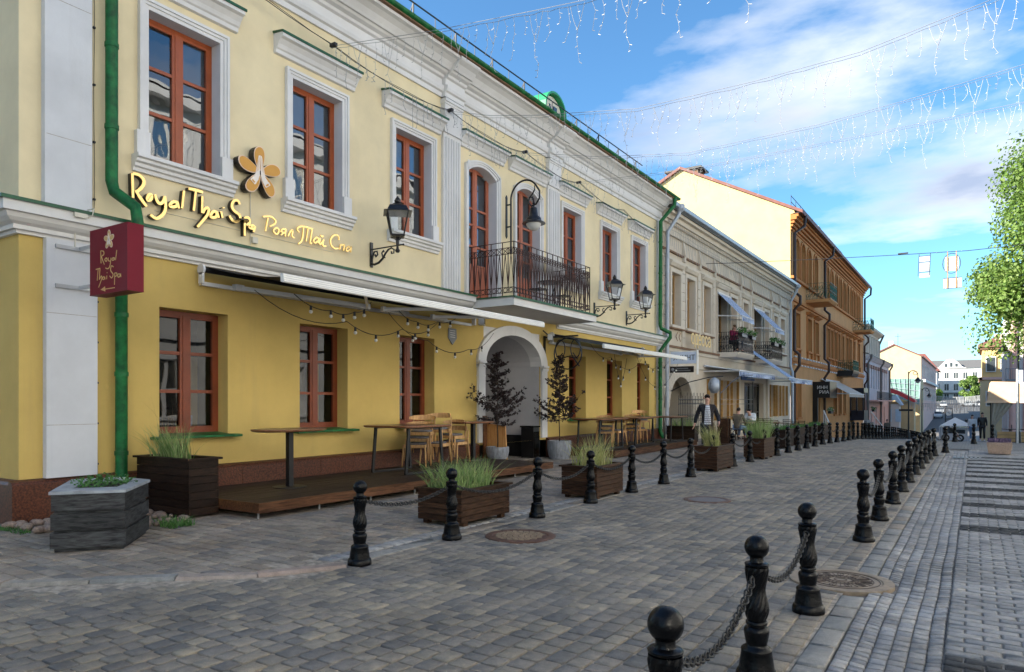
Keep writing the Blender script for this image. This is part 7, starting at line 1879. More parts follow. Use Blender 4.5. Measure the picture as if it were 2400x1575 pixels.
# white building closing the view
b8 = thing('white_townhouse', 'large white three-storey house with a curved central gable closing the view', 'building', (-6, 320, gz(320)))
s = MB(); s.box(-17, 12, 320, 336, -1, 14.6); s.build('walls', 'far_white', b8); s = MB(); s.prism([(-13.0, 14.6), (-11.5, 15.2), (-9.8, 17.2), (-8.6, 18.1), (-6.8, 18.1), (-5.6, 17.2), (-3.9, 15.2), (-2.4, 14.6)], lambda p, t: (p[0], t, p[1]), 319.7, 321.5); s.build('gable', 'far_white', b8)
MB().add([(-17.4, 319.6, 14.6), (12.4, 319.6, 14.6), (12.4, 330, 18.2), (-17.4, 330, 18.2)], [(0, 1, 2, 3)]).build('roof', 'grey_roof', b8)
for z0, z1 in ((10.8, 13.0), (6.2, 8.6), (2.6, 4.8)):
    x = -15.8
    while x < 11:
        f = MB(); f.box(x - .25, x, 319.85, 320, z0 - .2, z1 + .2); f.box(x + 1.4, x + 1.65, 319.85, 320, z0 - .2, z1 + .2); f.box(x, x + 1.4, 319.85, 320, z1, z1 + .25); f.box(x + .64, x + .76, 319.9, 319.97, z0, z1); w_ = f.build('window', 'far_white', b8); MB().box(x, x + 1.4, 319.93, 320.0, z0, z1).build('pane', 'far_window', w_); x += 3.05
for x in (-9.6, -7.9, -6.2): MB().box(x, x + .8, 319.6, 319.7, 15.2, 16.4 + (x == -7.9) * .4).build('gable_window', 'far_window', b8)
MB().box(-12, -4, 318.6, 320, 5.0, 5.3).build('balcony', 'grey_roof', b8)
# glass-roofed pavilion, red roof
t = thing('glass_roof_hall', 'hall with a sloping greenish glass roof in the middle distance', 'building', (-9, 125, gz(125)))
s = MB(); s.add([(-13, 124, 5.2), (-6.9, 124, 5.2), (-6.9, 121, 1.2), (-13, 121, 3.4)], [(0, 1, 2, 3)]); s.build('glass_roof', 'roof_glass', t); s = MB()
for i in range(10): x = -13 + .68 * i; s.bar((x, 124, 5.24), (x, 121, lerp(3.4, 1.2, (x + 13) / 6.1) + .04), .06)
for q in (.25, .5, .75): s.bar((-13, 124 - 3 * q, lerp(5.2, 3.4, q) + .03), (-6.9, 124 - 3 * q, lerp(5.2, 1.2, q) + .03), .06)
s.build('glazing_bars', 'galv', t); MB().box(-13, -6.9, 124, 132, -5, 5.15).build('walls', 'far_cream', t)
t = thing('red_roofed_pavilion', 'low pavilion with a curved bright red roof', 'pavilion', (-9, 118, gz(118))); s = MB(); pp = [(-11.6, 3.5), (-10.2, 3.6), (-9, 3.1), (-7.9, 2.4), (-7.1, 1.9), (-7.1, 1.5), (-8, 1.9), (-9.2, 2.6), (-10.4, 3.0), (-11.6, 2.9)]; s.prism(pp, lambda p, q: (p[0], q, p[1]), 116, 120.5); s.build('roof', 'red_roof', t); MB().box(-11.4, -7.3, 117, 120.4, -5, 1.7).build('walls', 'far_cream', t)
t = thing('blue_white_kiosk', 'pale blue and white glazed pavilion below the red roof', 'pavilion', (-9.6, 114, gz(114))); MB().box(-11.2, -8.9, 114, 116, -5, 1.3).build('walls', 'far_white', t); s = MB(); s.prism([(-11.4, 1.9), (-9.3, 2.6), (-8.5, 1.2), (-8.7, 1.1), (-9.5, 1.9), (-11.4, 1.3)], lambda p, q: (p[0], q, p[1]), 113.6, 116.2); s.build('roof', 'pale_blue', t)
for x in (-10.6, -9.4): MB().box(x, x + .7, 113.9, 113.98, -1.2, .6).build('glass', 'pale_blue', t)
# right-hand buildings in the distance
b9 = thing('orange_corner_house', 'sunlit orange and cream corner house on the right in the distance', 'building', (4, 100, gz(100)))
s = MB(); s.box(.75, 9, 100, 112, -4, 8.0); s.build('walls', 'far_orange', b9); s = MB(); s.box(.35, 9.5, 99.7, 112.4, 8.0, 8.35); s.box(.55, 9.3, 99.85, 112.2, 7.75, 8.0); s.build('cornice', 'brown_trim', b9); s = MB(); s.box(.45, 9, 99.75, 100, 4.2, 4.5); s.box(.45, .75, 99.75, 112, 4.2, 4.5); s.build('string_course', 'far_pink', b9); MB().box(.55, 9.2, 99.9, 100, -4, 4.1).build('lower_front', 'far_cream', b9)
for x in (1.2, 2.6): 
    for z in (5.2, 1.2): f = MB().box(x - .1, x + .9, 99.84, 99.9, z - .1, z + 1.7).build('window', 'far_white', b9); MB().box(x, x + .8, 99.8, 99.85, z, z + 1.6).build('pane', 'far_window', f)
MB().box(2.0, 3.2, 101, 103, 8.35, 9.6).build('chimney', 'far_pink', b9); MB().add([(.35, 99.7, 8.35), (9.5, 99.7, 8.35), (9.5, 112.4, 8.35), (.35, 112.4, 8.35), (5, 106, 11)], [(0, 1, 4), (1, 2, 4), (2, 3, 4), (3, 0, 4)]).build('roof', 'brown_roof', b9)
b10 = thing('pink_columned_house', 'white house with pink half-columns and a small balcony behind the tree on the right', 'building', (8, 74, gz(74)))
s = MB(); s.box(2.35, 20, 74, 88, -3, 9.5); s.build('walls', 'far_white', b10)
for x in (2.75, 3.7, 5.0, 6.3): MB().lathe([(.3, -2), (.26, 3), (.24, 8.4), (.32, 8.6)], 12, (x, 73.9, 0)).build('column', 'far_pink', b10)
MB().box(2.1, 20, 73.6, 74, 8.6, 9.3).build('entablature', 'far_pink', b10); s = MB(); s.box(2.2, 3.6, 73.0, 74, 3.3, 3.5); s.build('balcony_slab', 'plate_grey', b10); s = MB()
for i in range(9): s.bar((2.2 + .17 * i, 73.05, 3.5), (2.2 + .17 * i, 73.05, 4.4), .03)
s.bar((2.2, 73.05, 4.4), (3.6, 73.05, 4.4), .05); s.build('balcony_railing', 'plate_grey', b10)
# building on the camera's right, out of frame; seen in the window reflections and bouncing light
b11 = thing('opposite_building', 'long cream building opposite, seen only as a reflection in the windows', 'building', (8.5, 0, 0))
OW = [(-17 + 3.4 * i, -15.6 + 3.4 * i) for i in range(15)]
m_ = MB(); wall_holes(m_, 8.5, -20, 36, 0, 15.2, [(a, b, c, d, .3) for a, b in OW for c, d in ((10.6, 13.9), (5.4, 8.0), (.9, 3.4))], sgn=-1); m_.build('front_wall', 'far_white', b11)
shell(b11, 8.5, -20, 36, 0, 15.1, 14, 'far_white', 'brown_roof', 18, sgn=-1)
for a, b in OW:
    for c, d in ((10.6, 13.9), (5.4, 8.0), (.9, 3.4)): window(b11, 8.5, a, b, c, d, mt='white_trim', rows=2, depth=.2, gl='sun_window', curtain=None, room=False, sgn=-1); rect_surround(b11, 8.5, a, b, c, d, .2, .08, 'white_trim', sgn=-1)
MB().box(8.5, 8.0, -20, 36, 14.5, 15.15).build('cornice', 'white_trim', b11); MB().box(8.5, 8.3, -20, 36, 8.9, 9.1).build('string_course', 'white_trim', b11); MB().box(8.5, 8.3, -20, 36, 4.3, 4.55).build('string_course', 'white_trim', b11)
b12 = thing('side_street_building', 'plastered building across the side street behind the camera on the left', 'building', (-10.4, -5, 0))
m_ = MB(); wall_holes(m_, W, -34, -4.5, 0, 12.5, [(-32 + 3.2 * i, -30.6 + 3.2 * i, z, z + 2.2, .3) for i in range(8) for z in (1, 5, 9)]); m_.build('front_wall', 'greywhite_wall', b12); shell(b12, W, -34, -4.5, 0, 12.5, 16, 'greywhite_wall', 'dark_roof', 16.5)
for i in range(8):
    for z in (1, 5, 9): window(b12, W, -32 + 3.2 * i, -30.6 + 3.2 * i, z, z + 2.2, mt='white_trim', rows=2, depth=.2, gl='far_window', curtain=None, room=False)
# ------------------------------------------------------------------ garlands of icicle lights across the street
def garland(Y, pts, y2, label, x_end=8.4, seed=0, strands=True):
    rd = random.Random(seed); t = thing('icicle_lights', label, 'string lights', (-10.1, Y, pts[0][1]), 0, 'icicle light garlands across the street')
    P = [(x, Y, z) for x, z in pts]; Q = []
    for a, b in zip(P, P[1:]):
        for i in range(6): q = i / 6; v = Vector(a).lerp(Vector(b), q); Q.append(tuple(v))
    Q.append(P[-1]); MB().tube(Q, .005, 4).build('cable', 'wire', t)
    s = MB(); ph = []
    for i, q in enumerate(Q):
        ph.append((q[0], q[1], q[2] - .03 - .03 * abs(math.sin(i * 1.7))))
    s.tube(ph, .0045, 3); x = P[0][0] + .25; k = 0
    while x < P[-1][0] - .2:
        j = max(i for i in range(len(Q)) if Q[i][0] <= x); j = min(j, len(Q) - 2); f = (x - Q[j][0]) / (Q[j + 1][0] - Q[j][0]); z = lerp(Q[j][2], Q[j + 1][2], f) - .04
        L = [.28, .48, .85, .40, .62, .34, .95, .5][k % 8] * rd.uniform(.8, 1.15); n_ = max(3, int(L / .11)); pp = [(x, Y, z)]
        for i in range(1, n_ + 1): pp.append((x + rd.uniform(-.025, .025) + .03 * math.sin(i), Y + rd.uniform(-.02, .02), z - L * i / n_))
        s.tube(pp, .0036, 3)
        for v in pp[1:]:
            a = rd.choice((-1, 1)); s.bar(v, (v[0] + a * rd.uniform(.02, .045), v[1] + rd.uniform(-.02, .02), v[2] - rd.uniform(-.01, .03)), .0062)
        if k % 8 in (2, 6): s.tube([(x - .12, Y, z), (x - .07, Y, z - L * .25), (x + .0, Y, z - L * .45)], .0045, 3); s.tube([(x + .12, Y, z), (x + .06, Y, z - L * .25), (x + .0, Y, z - L * .45)], .0045, 3)
        x += rd.uniform(.14, .24); k += 1
    s.build('strands', 'wire_white', t, kind='stuff')
garland(9.25, [(-10.1, 8.22), (-7.69, 7.81), (-5.65, 7.54), (-4.76, 7.43), (-3, 7.42), (-.5, 7.7), (3, 8.3), (8.4, 9.6)], 0, 'garland of icicle lights hooked beside the second upper window, nearest to the camera', seed=1)
garland(12.77, [(-10.1, 8.22), (-8.9, 7.85), (-7.69, 7.59), (-5.46, 7.22), (-3.27, 7.20), (-1.56, 7.26), (.19, 7.56), (3, 8.1), (8.4, 9.5)], 0, 'garland of icicle lights hooked to the first fluted pilaster', seed=2)
garland(15.99, [(-10.1, 8.22), (-7.76, 7.66), (-5.56, 7.34), (-2.77, 7.39), (-1.18, 7.52), (.76, 7.74), (4, 8.3), (8.4, 9.3)], 0, 'garland of icicle lights hooked between the two balcony doors', seed=3)
garland(19.04, [(-10.1, 8.20), (-6.62, 7.99), (-3.29, 8.02), (-1.4, 8.05), (.9, 8.1), (4, 8.3), (8.4, 8.9)], 0, 'garland of icicle lights hooked just past the second fluted pilaster', seed=4)
# cable slung along the facade from hook to hook
t = thing('facade_cable', 'dark cable slung from hook to hook across the front of the cream upper wall', 'cable', (-10.1, 6, 8.3)); P = []
hooks = [(4.6, 9.0), (9.25, 8.22), (12.77, 8.22), (15.99, 8.22), (19.04, 8.20), (22.3, 8.1), (25.4, 7.9)]
for (a, za_), (b, zb_) in zip(hooks, hooks[1:]):
    for i in range(8): q = i / 8; P.append((-10.02 + .1 * math.sin(math.pi * q), lerp(a, b, q), lerp(za_, zb_, q) - .22 * 4 * q * (1 - q)))
s = MB(); s.tube(P, .009, 4); s.tube([(x + .01, y, z - .03 * math.sin(i * .9)) for i, (x, y, z) in enumerate(P)], .006, 3); s.build('cable', 'wire_dark', t)
s = MB()
for a, z in hooks[1:5]: s.cbox(-10.02, a, z, .14, .07, .06)
s.build('hook', 'wire_dark', t)
rd = random.Random(77)
s = MB(); y = 9.3
while y < 25:
    j = min(range(len(P)), key=lambda i: abs(P[i][1] - y)); x0, _, z0 = P[j]; L = rd.uniform(.15, .7); pp = [(x0 + .03, y, z0)] + [(x0 + .03 + rd.uniform(-.02, .02), y + rd.uniform(-.03, .03), z0 - L * i / 5) for i in range(1, 6)]; s.tube(pp, .0055, 3)
    for v in pp[1:]: s.bar(v, (v[0], v[1] + rd.choice((-1, 1)) * .035, v[2] - .015), .008)
    y += rd.uniform(.10, .34)
s.build('icicle_strands', 'wire', t, kind='stuff')
# cable further on with hanging light figures
t = thing('span_cable', 'thin cable crossing the street high up from the sandy building, carrying light figures', 'cable', (-10, 31.7, 7.84)); MB().tube([(W, 31.7, 7.84), (-9.0, 31.7, 7.74), (-5.5, 31.7, 7.52), (-2.5, 31.7, 7.36), (-.2, 31.7, 7.26), (3, 31.7, 7.3), (8.5, 31.7, 7.8)], .012, 4).build('cable', 'wire_dark', t); MB().cbox(-2.35, 31.7, 7.40, .35, .06, .05).build('junction', 'wire_dark', t)
t = thing('light_figure', 'small ladder-shaped light figure with pale panels hanging over the street', 'light figure', (-1.6, 31.7, 7.29)); s = MB()
for x in (-1.80, -1.42): s.bar((x, 31.7, 7.30), (x - .04, 31.7, 6.45), .02)
for z in (7.22, 6.98, 6.6): s.bar((-1.80, 31.7, z), (-1.42, 31.7, z), .016)
s.build('frame', 'wire_dark', t)
for z0, z1 in ((6.62, 6.96), (7.0, 7.2), (6.38, 6.56)): MB().box(-1.79, -1.44, 31.69, 31.705, z0, z1).build('panel', 'wire_white', t)
t = thing('light_figure', 'round light figure above a square one, hung by two pale rods over the street', 'light figure', (-.75, 31.7, 7.29)); s = MB(); s.tube([(-.73 + .29 * math.cos(a), 31.7, 6.84 + .38 * math.sin(a)) for a in [2 * math.pi * k / 20 for k in range(20)]], .012, 4, closed=True); s.box(-1.0, -.4, 31.69, 31.71, 6.28, 6.30); s.box(-1.0, -.4, 31.69, 31.71, 5.88, 5.90); s.build('ring', 'wire_dark', t)
for x in (-.86, -.58): MB().bar((x, 31.68, 7.3), (x, 31.68, 5.9), .025).build('rod', 'board_wood', t)
for q in ((-.95, -.5, 6.55, 7.1), (-1.0, -.4, 5.9, 6.27)): MB().box(q[0], q[1], 31.695, 31.705, q[2], q[3]).build('panel', 'wire_white', t)
for Y, xa, xb, z, lab in ((112, -7.6, .8, 1.6, 'distant curtain of white icicle lights across the street in front of the hill'), (128, -5.5, .9, 2.6, 'second distant curtain of white icicle lights, higher and further away')):
    rd = random.Random(int(Y)); s = MB(); s.tube([(lerp(xa, xb, i / 10), Y, z - .25 * math.sin(math.pi * i / 10)) for i in range(11)], .03, 3); x = xa
    while x < xb: q = (x - xa) / (xb - xa); zz = z - .25 * math.sin(math.pi * q); L = rd.uniform(.4, 1.35); s.bar((x, Y, zz), (x + rd.uniform(-.06, .06), Y, zz - L), .05); x += rd.uniform(.07, .16)
    o = s.build('icicle_lights', 'wire_white'); tag(o, lab, 'string lights')

# ------------------------------------------------------------------ trees
def leafy(name, label, loc, r_, zc_, h, nleaf, size, seed, trunk_r=.2, blobs=26, mt='leaf_green'):
    t = thing(name, label, 'tree', loc); rd = random.Random(seed); tr = MB()
    tr.tube([(0, 0, 0), (.05, 0, zc_ * .4), (-.05, .05, zc_ * .8), (0, 0, zc_ + h * .3)], [trunk_r, trunk_r * .8, trunk_r * .6, trunk_r * .25], 8); cl = []
    for i in range(blobs):
        a = rd.uniform(0, 6.283); f = rd.uniform(-1, 1); rr_ = r_ * math.sqrt(max(0, 1 - f * f)) * rd.uniform(.45, 1.0); c = Vector((rr_ * math.cos(a), rr_ * math.sin(a), zc_ + f * h / 2)); cl.append((c, rd.uniform(.20, .38) * r_)); tr.tube([(0, 0, zc_ * .6 + f * h * .15), tuple(Vector((0, 0, zc_ * .8)).lerp(c, .5)), tuple(c)], [trunk_r * .4, trunk_r * .22, .03], 5)
    tr.build('trunk', 'bark', t, w=0, smooth=True); lv = MB()
    for i in range(nleaf):
        c, cr_ = rd.choice(cl); d = Vector((rd.gauss(0, 1), rd.gauss(0, 1), rd.gauss(0, 1))).normalized(); p = c + d * cr_ * rd.uniform(.35, 1.18) ** .8; u = (d + Vector((rd.uniform(-1, 1), rd.uniform(-1, 1), rd.uniform(-.2, 1.4))) * .8).normalized(); e = u.cross(Vector((rd.uniform(-1, 1), rd.uniform(-1, 1), rd.uniform(-1, 1)))).normalized(); g = u.cross(e); s_ = size * rd.uniform(.6, 1.3)
        lv.add([tuple(p - e * s_ * .5), tuple(p + g * s_ * .55), tuple(p + e * s_ * .5), tuple(p - g * s_ * .55)], [(0, 1, 2, 3)])
    lv.build('crown', mt, t, w=0); return t
leafy('leafy_tree', 'large leafy green tree whose sunlit crown enters the photo from the right', (4.6, 42, gz(42)), 4.8, 8.9, 10.5, 95000, .14, 3, .22, 80)
leafy('small_tree', 'small round green tree in front of the white house closing the view', (-.9, 285, gz(285)), 3.8, 4.6, 6.5, 6000, .5, 5, .25, 22)
for i, (x, y) in enumerate([(-11, 262), (-14, 255)]): leafy('small_tree', ['distant dark tree at the foot of the white house, left', 'distant dark tree further left of the white house'][i], (x, y, gz(y)), 2.6, 3, 4, 1500, .6, 6 + i, .2, 12)

# ------------------------------------------------------------------ cafe tent, poles, pot, kiosk, cars, clock, lamps
zt_ = gz(48); t = thing('cafe_tent', 'open cafe tent with peach canvas roof and tied grey curtain at the right edge', 'tent', (3, 48, zt_))
s = MB(); s.add([(.62, 48, 1.66), (5.2, 48, 1.66), (5.2, 53, 1.66), (.62, 53, 1.66), (.78, 48.1, 2.72), (5.2, 48.1, 2.55), (5.2, 52.9, 2.55), (.78, 52.9, 2.72), (.45, 47.9, 1.52), (5.2, 47.9, 1.52)], [(0, 1, 5, 4), (3, 0, 4, 7), (4, 5, 6, 7), (8, 9, 1, 0)]); s.build('canvas_roof', 'peach_canvas', t)
for x, y in ((.85, 48.1), (5.1, 48.1), (.85, 52.8), (5.1, 52.8)): MB().cbox(x, y, (zt_ + 1.6) / 2, .09, .09, 1.6 - zt_).build('post', 'table_black', t)
s = MB(); n = 16; rows = 12
for j in range(rows + 1):
    q = j / rows; z = lerp(1.55, zt_ + .05, q); w_ = .14 + (1.05 - .14) * max(0, 1 - q / .62) ** 1.0 if q < .62 else .14 + .35 * (q - .62) / .38; x0 = .80 if q < .62 else .80 - .15 * (q - .62)
    for i in range(n + 1): f = i / n; s.v.append((x0 + w_ * f, 48.0 + .06 * math.sin(f * 28) * (.4 + w_), z))
for j in range(rows):
    for i in range(n): k = j * (n + 1) + i; s.f.append((k, k + 1, k + n + 2, k + n + 1))
s.build('curtain', 'grey_canvas', t, smooth=True)
for i, x in enumerate((1.05, 2.0, 2.95)):
    c = thing('wooden_box', ['left', 'middle', 'right'][i] + ' one of the pale wooden slatted boxes in front of the cafe tent', 'planter', (x, 47.6, gz(47.6)), 0, 'boxes before the cafe tent')
    for k in range(3): MB().box(x, x + .88, 47.5, 47.56, gz(47.6) + .03 + .19 * k, gz(47.6) + .2 + .19 * k).build('slat', 'light_wood', c)
    MB().box(x + .02, x + .86, 47.57, 47.9, gz(47.6), gz(47.6) + .58).build('body', 'black_shop', c)
for i, (x, y) in enumerate(((1.7, 49.5), (2.6, 50.2))):
    c = thing('tent_table', 'dark round table inside the cafe tent, ' + ('nearer' if i == 0 else 'further') + ' one', 'table', (x, y, gz(y))); MB().lathe([(.4, .72), (.4, .76), (.001, .76)], 16).build('tabletop', 'table_black', c, w=0); MB().lathe([(.2, 0), (.04, .05), (.04, .72)], 8).build('pedestal', 'table_black', c, w=0)
    for k in range(2):
        c = thing('tent_chair', 'dark chair at the ' + ('nearer' if i == 0 else 'further') + ' tent table, ' + ('left' if k == 0 else 'right') + ' side', 'chair', (x - .6 + 1.2 * k, y, gz(y))); MB().cbox(0, 0, .45, .42, .42, .05).build('seat', 'table_black', c, w=0); MB().cbox(-.2 + .4 * k, 0, .75, .03, .4, .5).build('backrest', 'table_black', c, w=0)
        for a in (-.18, .18):
            for b in (-.18, .18): MB().cbox(a, b, .22, .03, .03, .44).build('leg', 'table_black', c, w=0)
def post_lamp(x, y, h, side, label, zb=None):
    z = gz(y) if zb is None else zb; t = thing('street_lamp', label, 'street lamp', (x, y, z)); s = MB(); s.lathe([(.12, 0), (.11, .5), (.06, .6), (.045, h * .6), (.035, h)], 10); s.build('pole', 'black_iron', t, w=0)
    s = MB(); s.tube([(0, 0, h - .5)] + [(side * (.3 - .3 * math.cos(a)), 0, h - .3 + .38 * math.sin(a)) for a in [R(15 * i) for i in range(13)]] + [(side * .6, 0, h - .45)], .03, 6); s.tube([(side * (.42 + .13 * math.cos(a)), 0, h - .12 + .13 * math.sin(a)) for a in [R(30 * i) for i in range(12)]], .02, 5, closed=True); s.build('arm', 'black_iron', t, w=0)
    s = MB(); s.lathe([(.26, -.3), (.17, -.2), (.09, -.08), (.04, 0)], 14, (side * .6, 0, h - .42)); s.build('shade', 'black_iron', t, w=0); MB().lathe([(.001, -.46), (.1, -.42), (.16, -.3)], 12, (side * .6, 0, h - .42)).build('globe', 'lamp_glass_m', t, w=0)
    return t
post_lamp(1.78, 42.2, 5.2, -1, 'tall black street lamp with curved arm beside the tree on the right'); post_lamp(-4.09, 60, 5.0, 1, 'tall black street lamp standing in the far bollard row'); post_lamp(-4.2, 78, 4.9, 1, 'more distant black street lamp behind the far bollard row')
s = MB(); s.box(-4.7, -3.8, 59.8, 59.9, .9, 1.05); tag(s.build('street_sign', 'black_shop'), 'narrow dark sign board across the far street lamp', 'sign')
t = thing('grey_pole', 'plain light grey steel pole on the right pavement in front of the cafe tent', 'pole', (1.62, 39.3, gz(39.3))); MB().lathe([(.05, 0), (.05, 3.35), (.001, 3.36)], 10).build('pole', 'grey_steel', t, w=0); MB().cbox(.1, 0, 3.0, .22, .03, .6).build('plate', 'stripe_light', t, w=0)
t = thing('granite_flower_pot', 'square speckled granite planter with dull lavender flowers on the right pavement', 'planter', (.62, 25.7, 0)); s = MB(); s.add([(-.27, -.27, .02), (.27, -.27, .02), (.27, .27, .02), (-.27, .27, .02), (-.31, -.31, .28), (.31, -.31, .28), (.31, .31, .28), (-.31, .31, .28), (-.31, -.31, .36), (.31, -.31, .36), (.31, .31, .36), (-.31, .31, .36)], [(3, 2, 1, 0), (0, 1, 5, 4), (1, 2, 6, 5), (2, 3, 7, 6), (3, 0, 4, 7), (4, 5, 9, 8), (5, 6, 10, 9), (6, 7, 11, 10), (7, 4, 8, 11), (8, 9, 10, 11)]); s.build('basin', 'granite_pot', t, w=0)
rd = random.Random(4); s = MB()
for i in range(500): p = Vector((rd.uniform(-.27, .27), rd.uniform(-.27, .27), .35)); d = Vector((rd.uniform(-.05, .05), rd.uniform(-.05, .05), rd.uniform(.05, .13))); e = d.cross(Vector((rd.uniform(-1, 1), rd.uniform(-1, 1), 0))).normalized() * .008; s.add([tuple(p - e), tuple(p + e), tuple(p + d + e * 1.6), tuple(p + d - e * 1.6)], [(0, 1, 2, 3)])
s.build('flowers', 'lavender', t, w=0)
s = MB()
for i in range(7): s.box(-.5 + .1 * i, -.44 + .1 * i, 23.3, 23.8, -.004, .006)
tag(s.build('drain_grate', 'black_shop'), 'short iron drain grate in the gutter by the last right-hand bollard', 'grate')
zk = gz(86); t = thing('market_kiosk', 'white market kiosk with a pointed canvas top beyond the crest of the street', 'kiosk', (-1.9, 87, zk)); s = MB(); s.box(-3.1, -.6, 86, 88, zk, zk + 1.5); s.build('counter', 'car_white', t); MB().box(-2.7, -.8, 85.96, 86, zk + .85, zk + 1.25).build('glass_panel', 'far_window', t); s = MB(); s.add([(-3.0, 85.5, zk + 1.65), (-.2, 85.5, zk + 1.65), (-.2, 88.5, zk + 1.65), (-3.0, 88.5, zk + 1.65), (-1.7, 87, zk + 2.5)], [(0, 1, 4), (1, 2, 4), (2, 3, 4), (3, 0, 4)]); s.build('canopy', 'awning_white', t)
for x in (-2.95, -.25): MB().cbox(x, 85.6, zk + .85, .06, .06, 1.7).build('post', 'grey_steel', t)
t = thing('covered_scooter', 'scooter under a dark sagging cover standing by the far bollards', 'scooter', (-1.0, 45, gz(45))); s = MB(); s.v = []; n = 10
for j in range(7):
    y = -.35 + .7 * j / 6; 
    for i in range(n + 1): x = -.75 + 1.5 * i / n; h = .95 * max(.12, 1 - ((x + .35) / .95) ** 2 * .75) * (1 - (2 * y) ** 2 * .7) + .04 * math.sin(i * 2 + j); s.v.append((x * .6, y * .6, max(.05, h * .85)))
for j in range(6):
    for i in range(n): k = j * (n + 1) + i; s.f.append((k, k + 1, k + n + 2, k + n + 1))
s.build('cover', 'black_shop', t, w=0, smooth=True)
for x in (-.32, .34): MB().tube([(x + .16 * math.cos(a), 0, .17 + .16 * math.sin(a)) for a in [R(30 * i) for i in range(12)]], .05, 6, closed=True).build('wheel', 'tyre', t, w=0)
zc2 = gz(120); t = thing('street_clock', 'openwork black iron clock tower in the distance', 'clock', (-3.1, 120, zc2)); s = MB()
for x in (-.42, .42):
    for y in (-.3, .3): s.bar((x, y, 0), (x, y, 4.5), .1)
for z in (.9, 2.9, 4.45): s.bar((-.42, 0, z), (.42, 0, z), .12)
for z0, z1 in ((.9, 2.9),): s.bar((-.42, 0, z0), (.42, 0, z1), .06); s.bar((.42, 0, z0), (-.42, 0, z1), .06)
s.build('frame', 'black_shop', t, w=0); s = MB(); s.lathe([(.001, 0), (.36, 0), (.36, .1), (.001, .1)], 18); s.xf(Matrix.Translation((0, -.2, 3.75)) @ Matrix.Rotation(R(90), 4, 'X')); s.build('dial', 'awning_white', t, w=0); s = MB(); s.bar((0, -.32, 3.75), (0, -.32, 4.0), .04); s.bar((0, -.32, 3.75), (.15, -.32, 3.7), .04); s.build('hands', 'black_shop', t, w=0)
def car(x, y, rz, mt, label):
    t = thing('parked_car', label, 'car', (x, y, gz(y)), rz, 'cars on the hill behind the street'); s = MB()
    lo = [(-2.1, .35), (2.1, .35), (2.15, .75), (1.2, .9), (-1.9, .95), (-2.15, .8)]; s.prism(lo, lambda p, q: (q, p[0], p[1]), -.85, .85); s.build('body', mt, t, w=0)
    s = MB(); a, b = [(-1.75, .93), (1.15, .9), (.55, 1.42), (-1.2, 1.45)], .72; s.prism(a, lambda p, q: (q, p[0], p[1]), -b, b); s.build('cabin_glass', 'far_window', t, w=0); s = MB(); s.prism([(-1.22, 1.43), (.57, 1.40), (.5, 1.47), (-1.15, 1.5)], lambda p, q: (q, p[0], p[1]), -.7, .7); s.build('roof', mt, t, w=0)
    for yy in (-1.35, 1.35):
        for xx in (-.78, .78): w_ = MB(); w_.lathe([(.001, -.1), (.33, -.1), (.33, .1), (.001, .1)], 14); w_.xf(Matrix.Translation((xx, yy, .33)) @ Matrix.Rotation(R(90), 4, 'Y')); w_.build('wheel', 'tyre', t, w=0)
    for xx in (-.6, .6): MB().cbox(xx, 2.12, .65, .3, .06, .16).build('headlight', 'lamp_glass_m', t, w=0)
car(-7.2, 196, 0, 'car_white', 'white car standing on the hill beside the clock, nearer one'); car(-7.4, 214, 0, 'car_grey', 'grey car on the hill just above the white one'); car(-7.8, 246, .1, 'car_white', 'small white car near the top of the hill'); car(-1.5, 250, 1.5, 'car_grey', 'dark car parked crosswise at the top of the hill under the small tree'); car(3, 250, 1.5, 'car_white', 'pale car parked crosswise at the top of the hill, rightmost')

# ------------------------------------------------------------------ cafe tables with guests' chairs
def bistro_chair(x, y, rz, z, label):
    t = thing('bistro_chair', label, 'chair', (x, y, z), rz, 'dark bistro chairs at the cafe'); MB().cbox(0, 0, .45, .40, .40, .03).build('seat', 'planter_wood', t, w=0); s = MB()
    for a in (-.18, .18): s.bar((a, .19, .45), (a, .26, .92), .025)
    for k in range(5): z_ = .55 + .085 * k; s.bar((-.18, .2 + .08 * (z_ - .45), z_), (.18, .2 + .08 * (z_ - .45), z_), .012, .035)
    s.build('backrest', 'planter_wood', t, w=0)
    for a, b in ((-.18, .18), (.18, .18), (-.18, -.18), (.18, -.18)): MB().bar((a, b, .44), (a, -b * .9, 0), .024).build('leg', 'planter_wood', t, w=0)
    return t
spots = [(-8.1, 29.6, 10), (-8.2, 31.6, 190), (-9.3, 32.4, 80), (-8.1, 34.4, 30), (-8.9, 36.0, 200), (-8.0, 38.0, 20), (-9.0, 39.6, 190), (-8.1, 41.4, -20), (-8.6, 43.2, 170)]
for i, (x, y, a) in enumerate(spots): bistro_chair(x, y, R(a), gz(y), 'dark slatted bistro chair, ' + names_l[i] + ' along the cafe front from the gateway')
for i, (x, y) in enumerate([(-8.2, 30.6), (-8.2, 35.2), (-8.4, 38.8), (-8.3, 42.3)]):
    t = thing('bistro_table', names_l[i] + ' dark wooden bistro table along the cafe front from the gateway', 'table', (x, y, gz(y)), 0, 'bistro tables'); MB().cbox(0, 0, .74, .75, .75, .035).build('tabletop', 'table_wood', t, w=0)
    for a in (-1, 1):
        for b in (-1, 1): MB().bar((a * .32, b * .32, .72), (a * .32, -b * .28, 0), .03).build('leg', 'planter_wood', t, w=0)
t = thing('coffee_cup', 'white cup standing on the first bistro table', 'cup', (-8.1, 30.45, .758)); MB().lathe([(.02, 0), (.04, .06), (.045, .09)], 10).build('cup', 'lamp_glass_m', t, w=0)
MB()
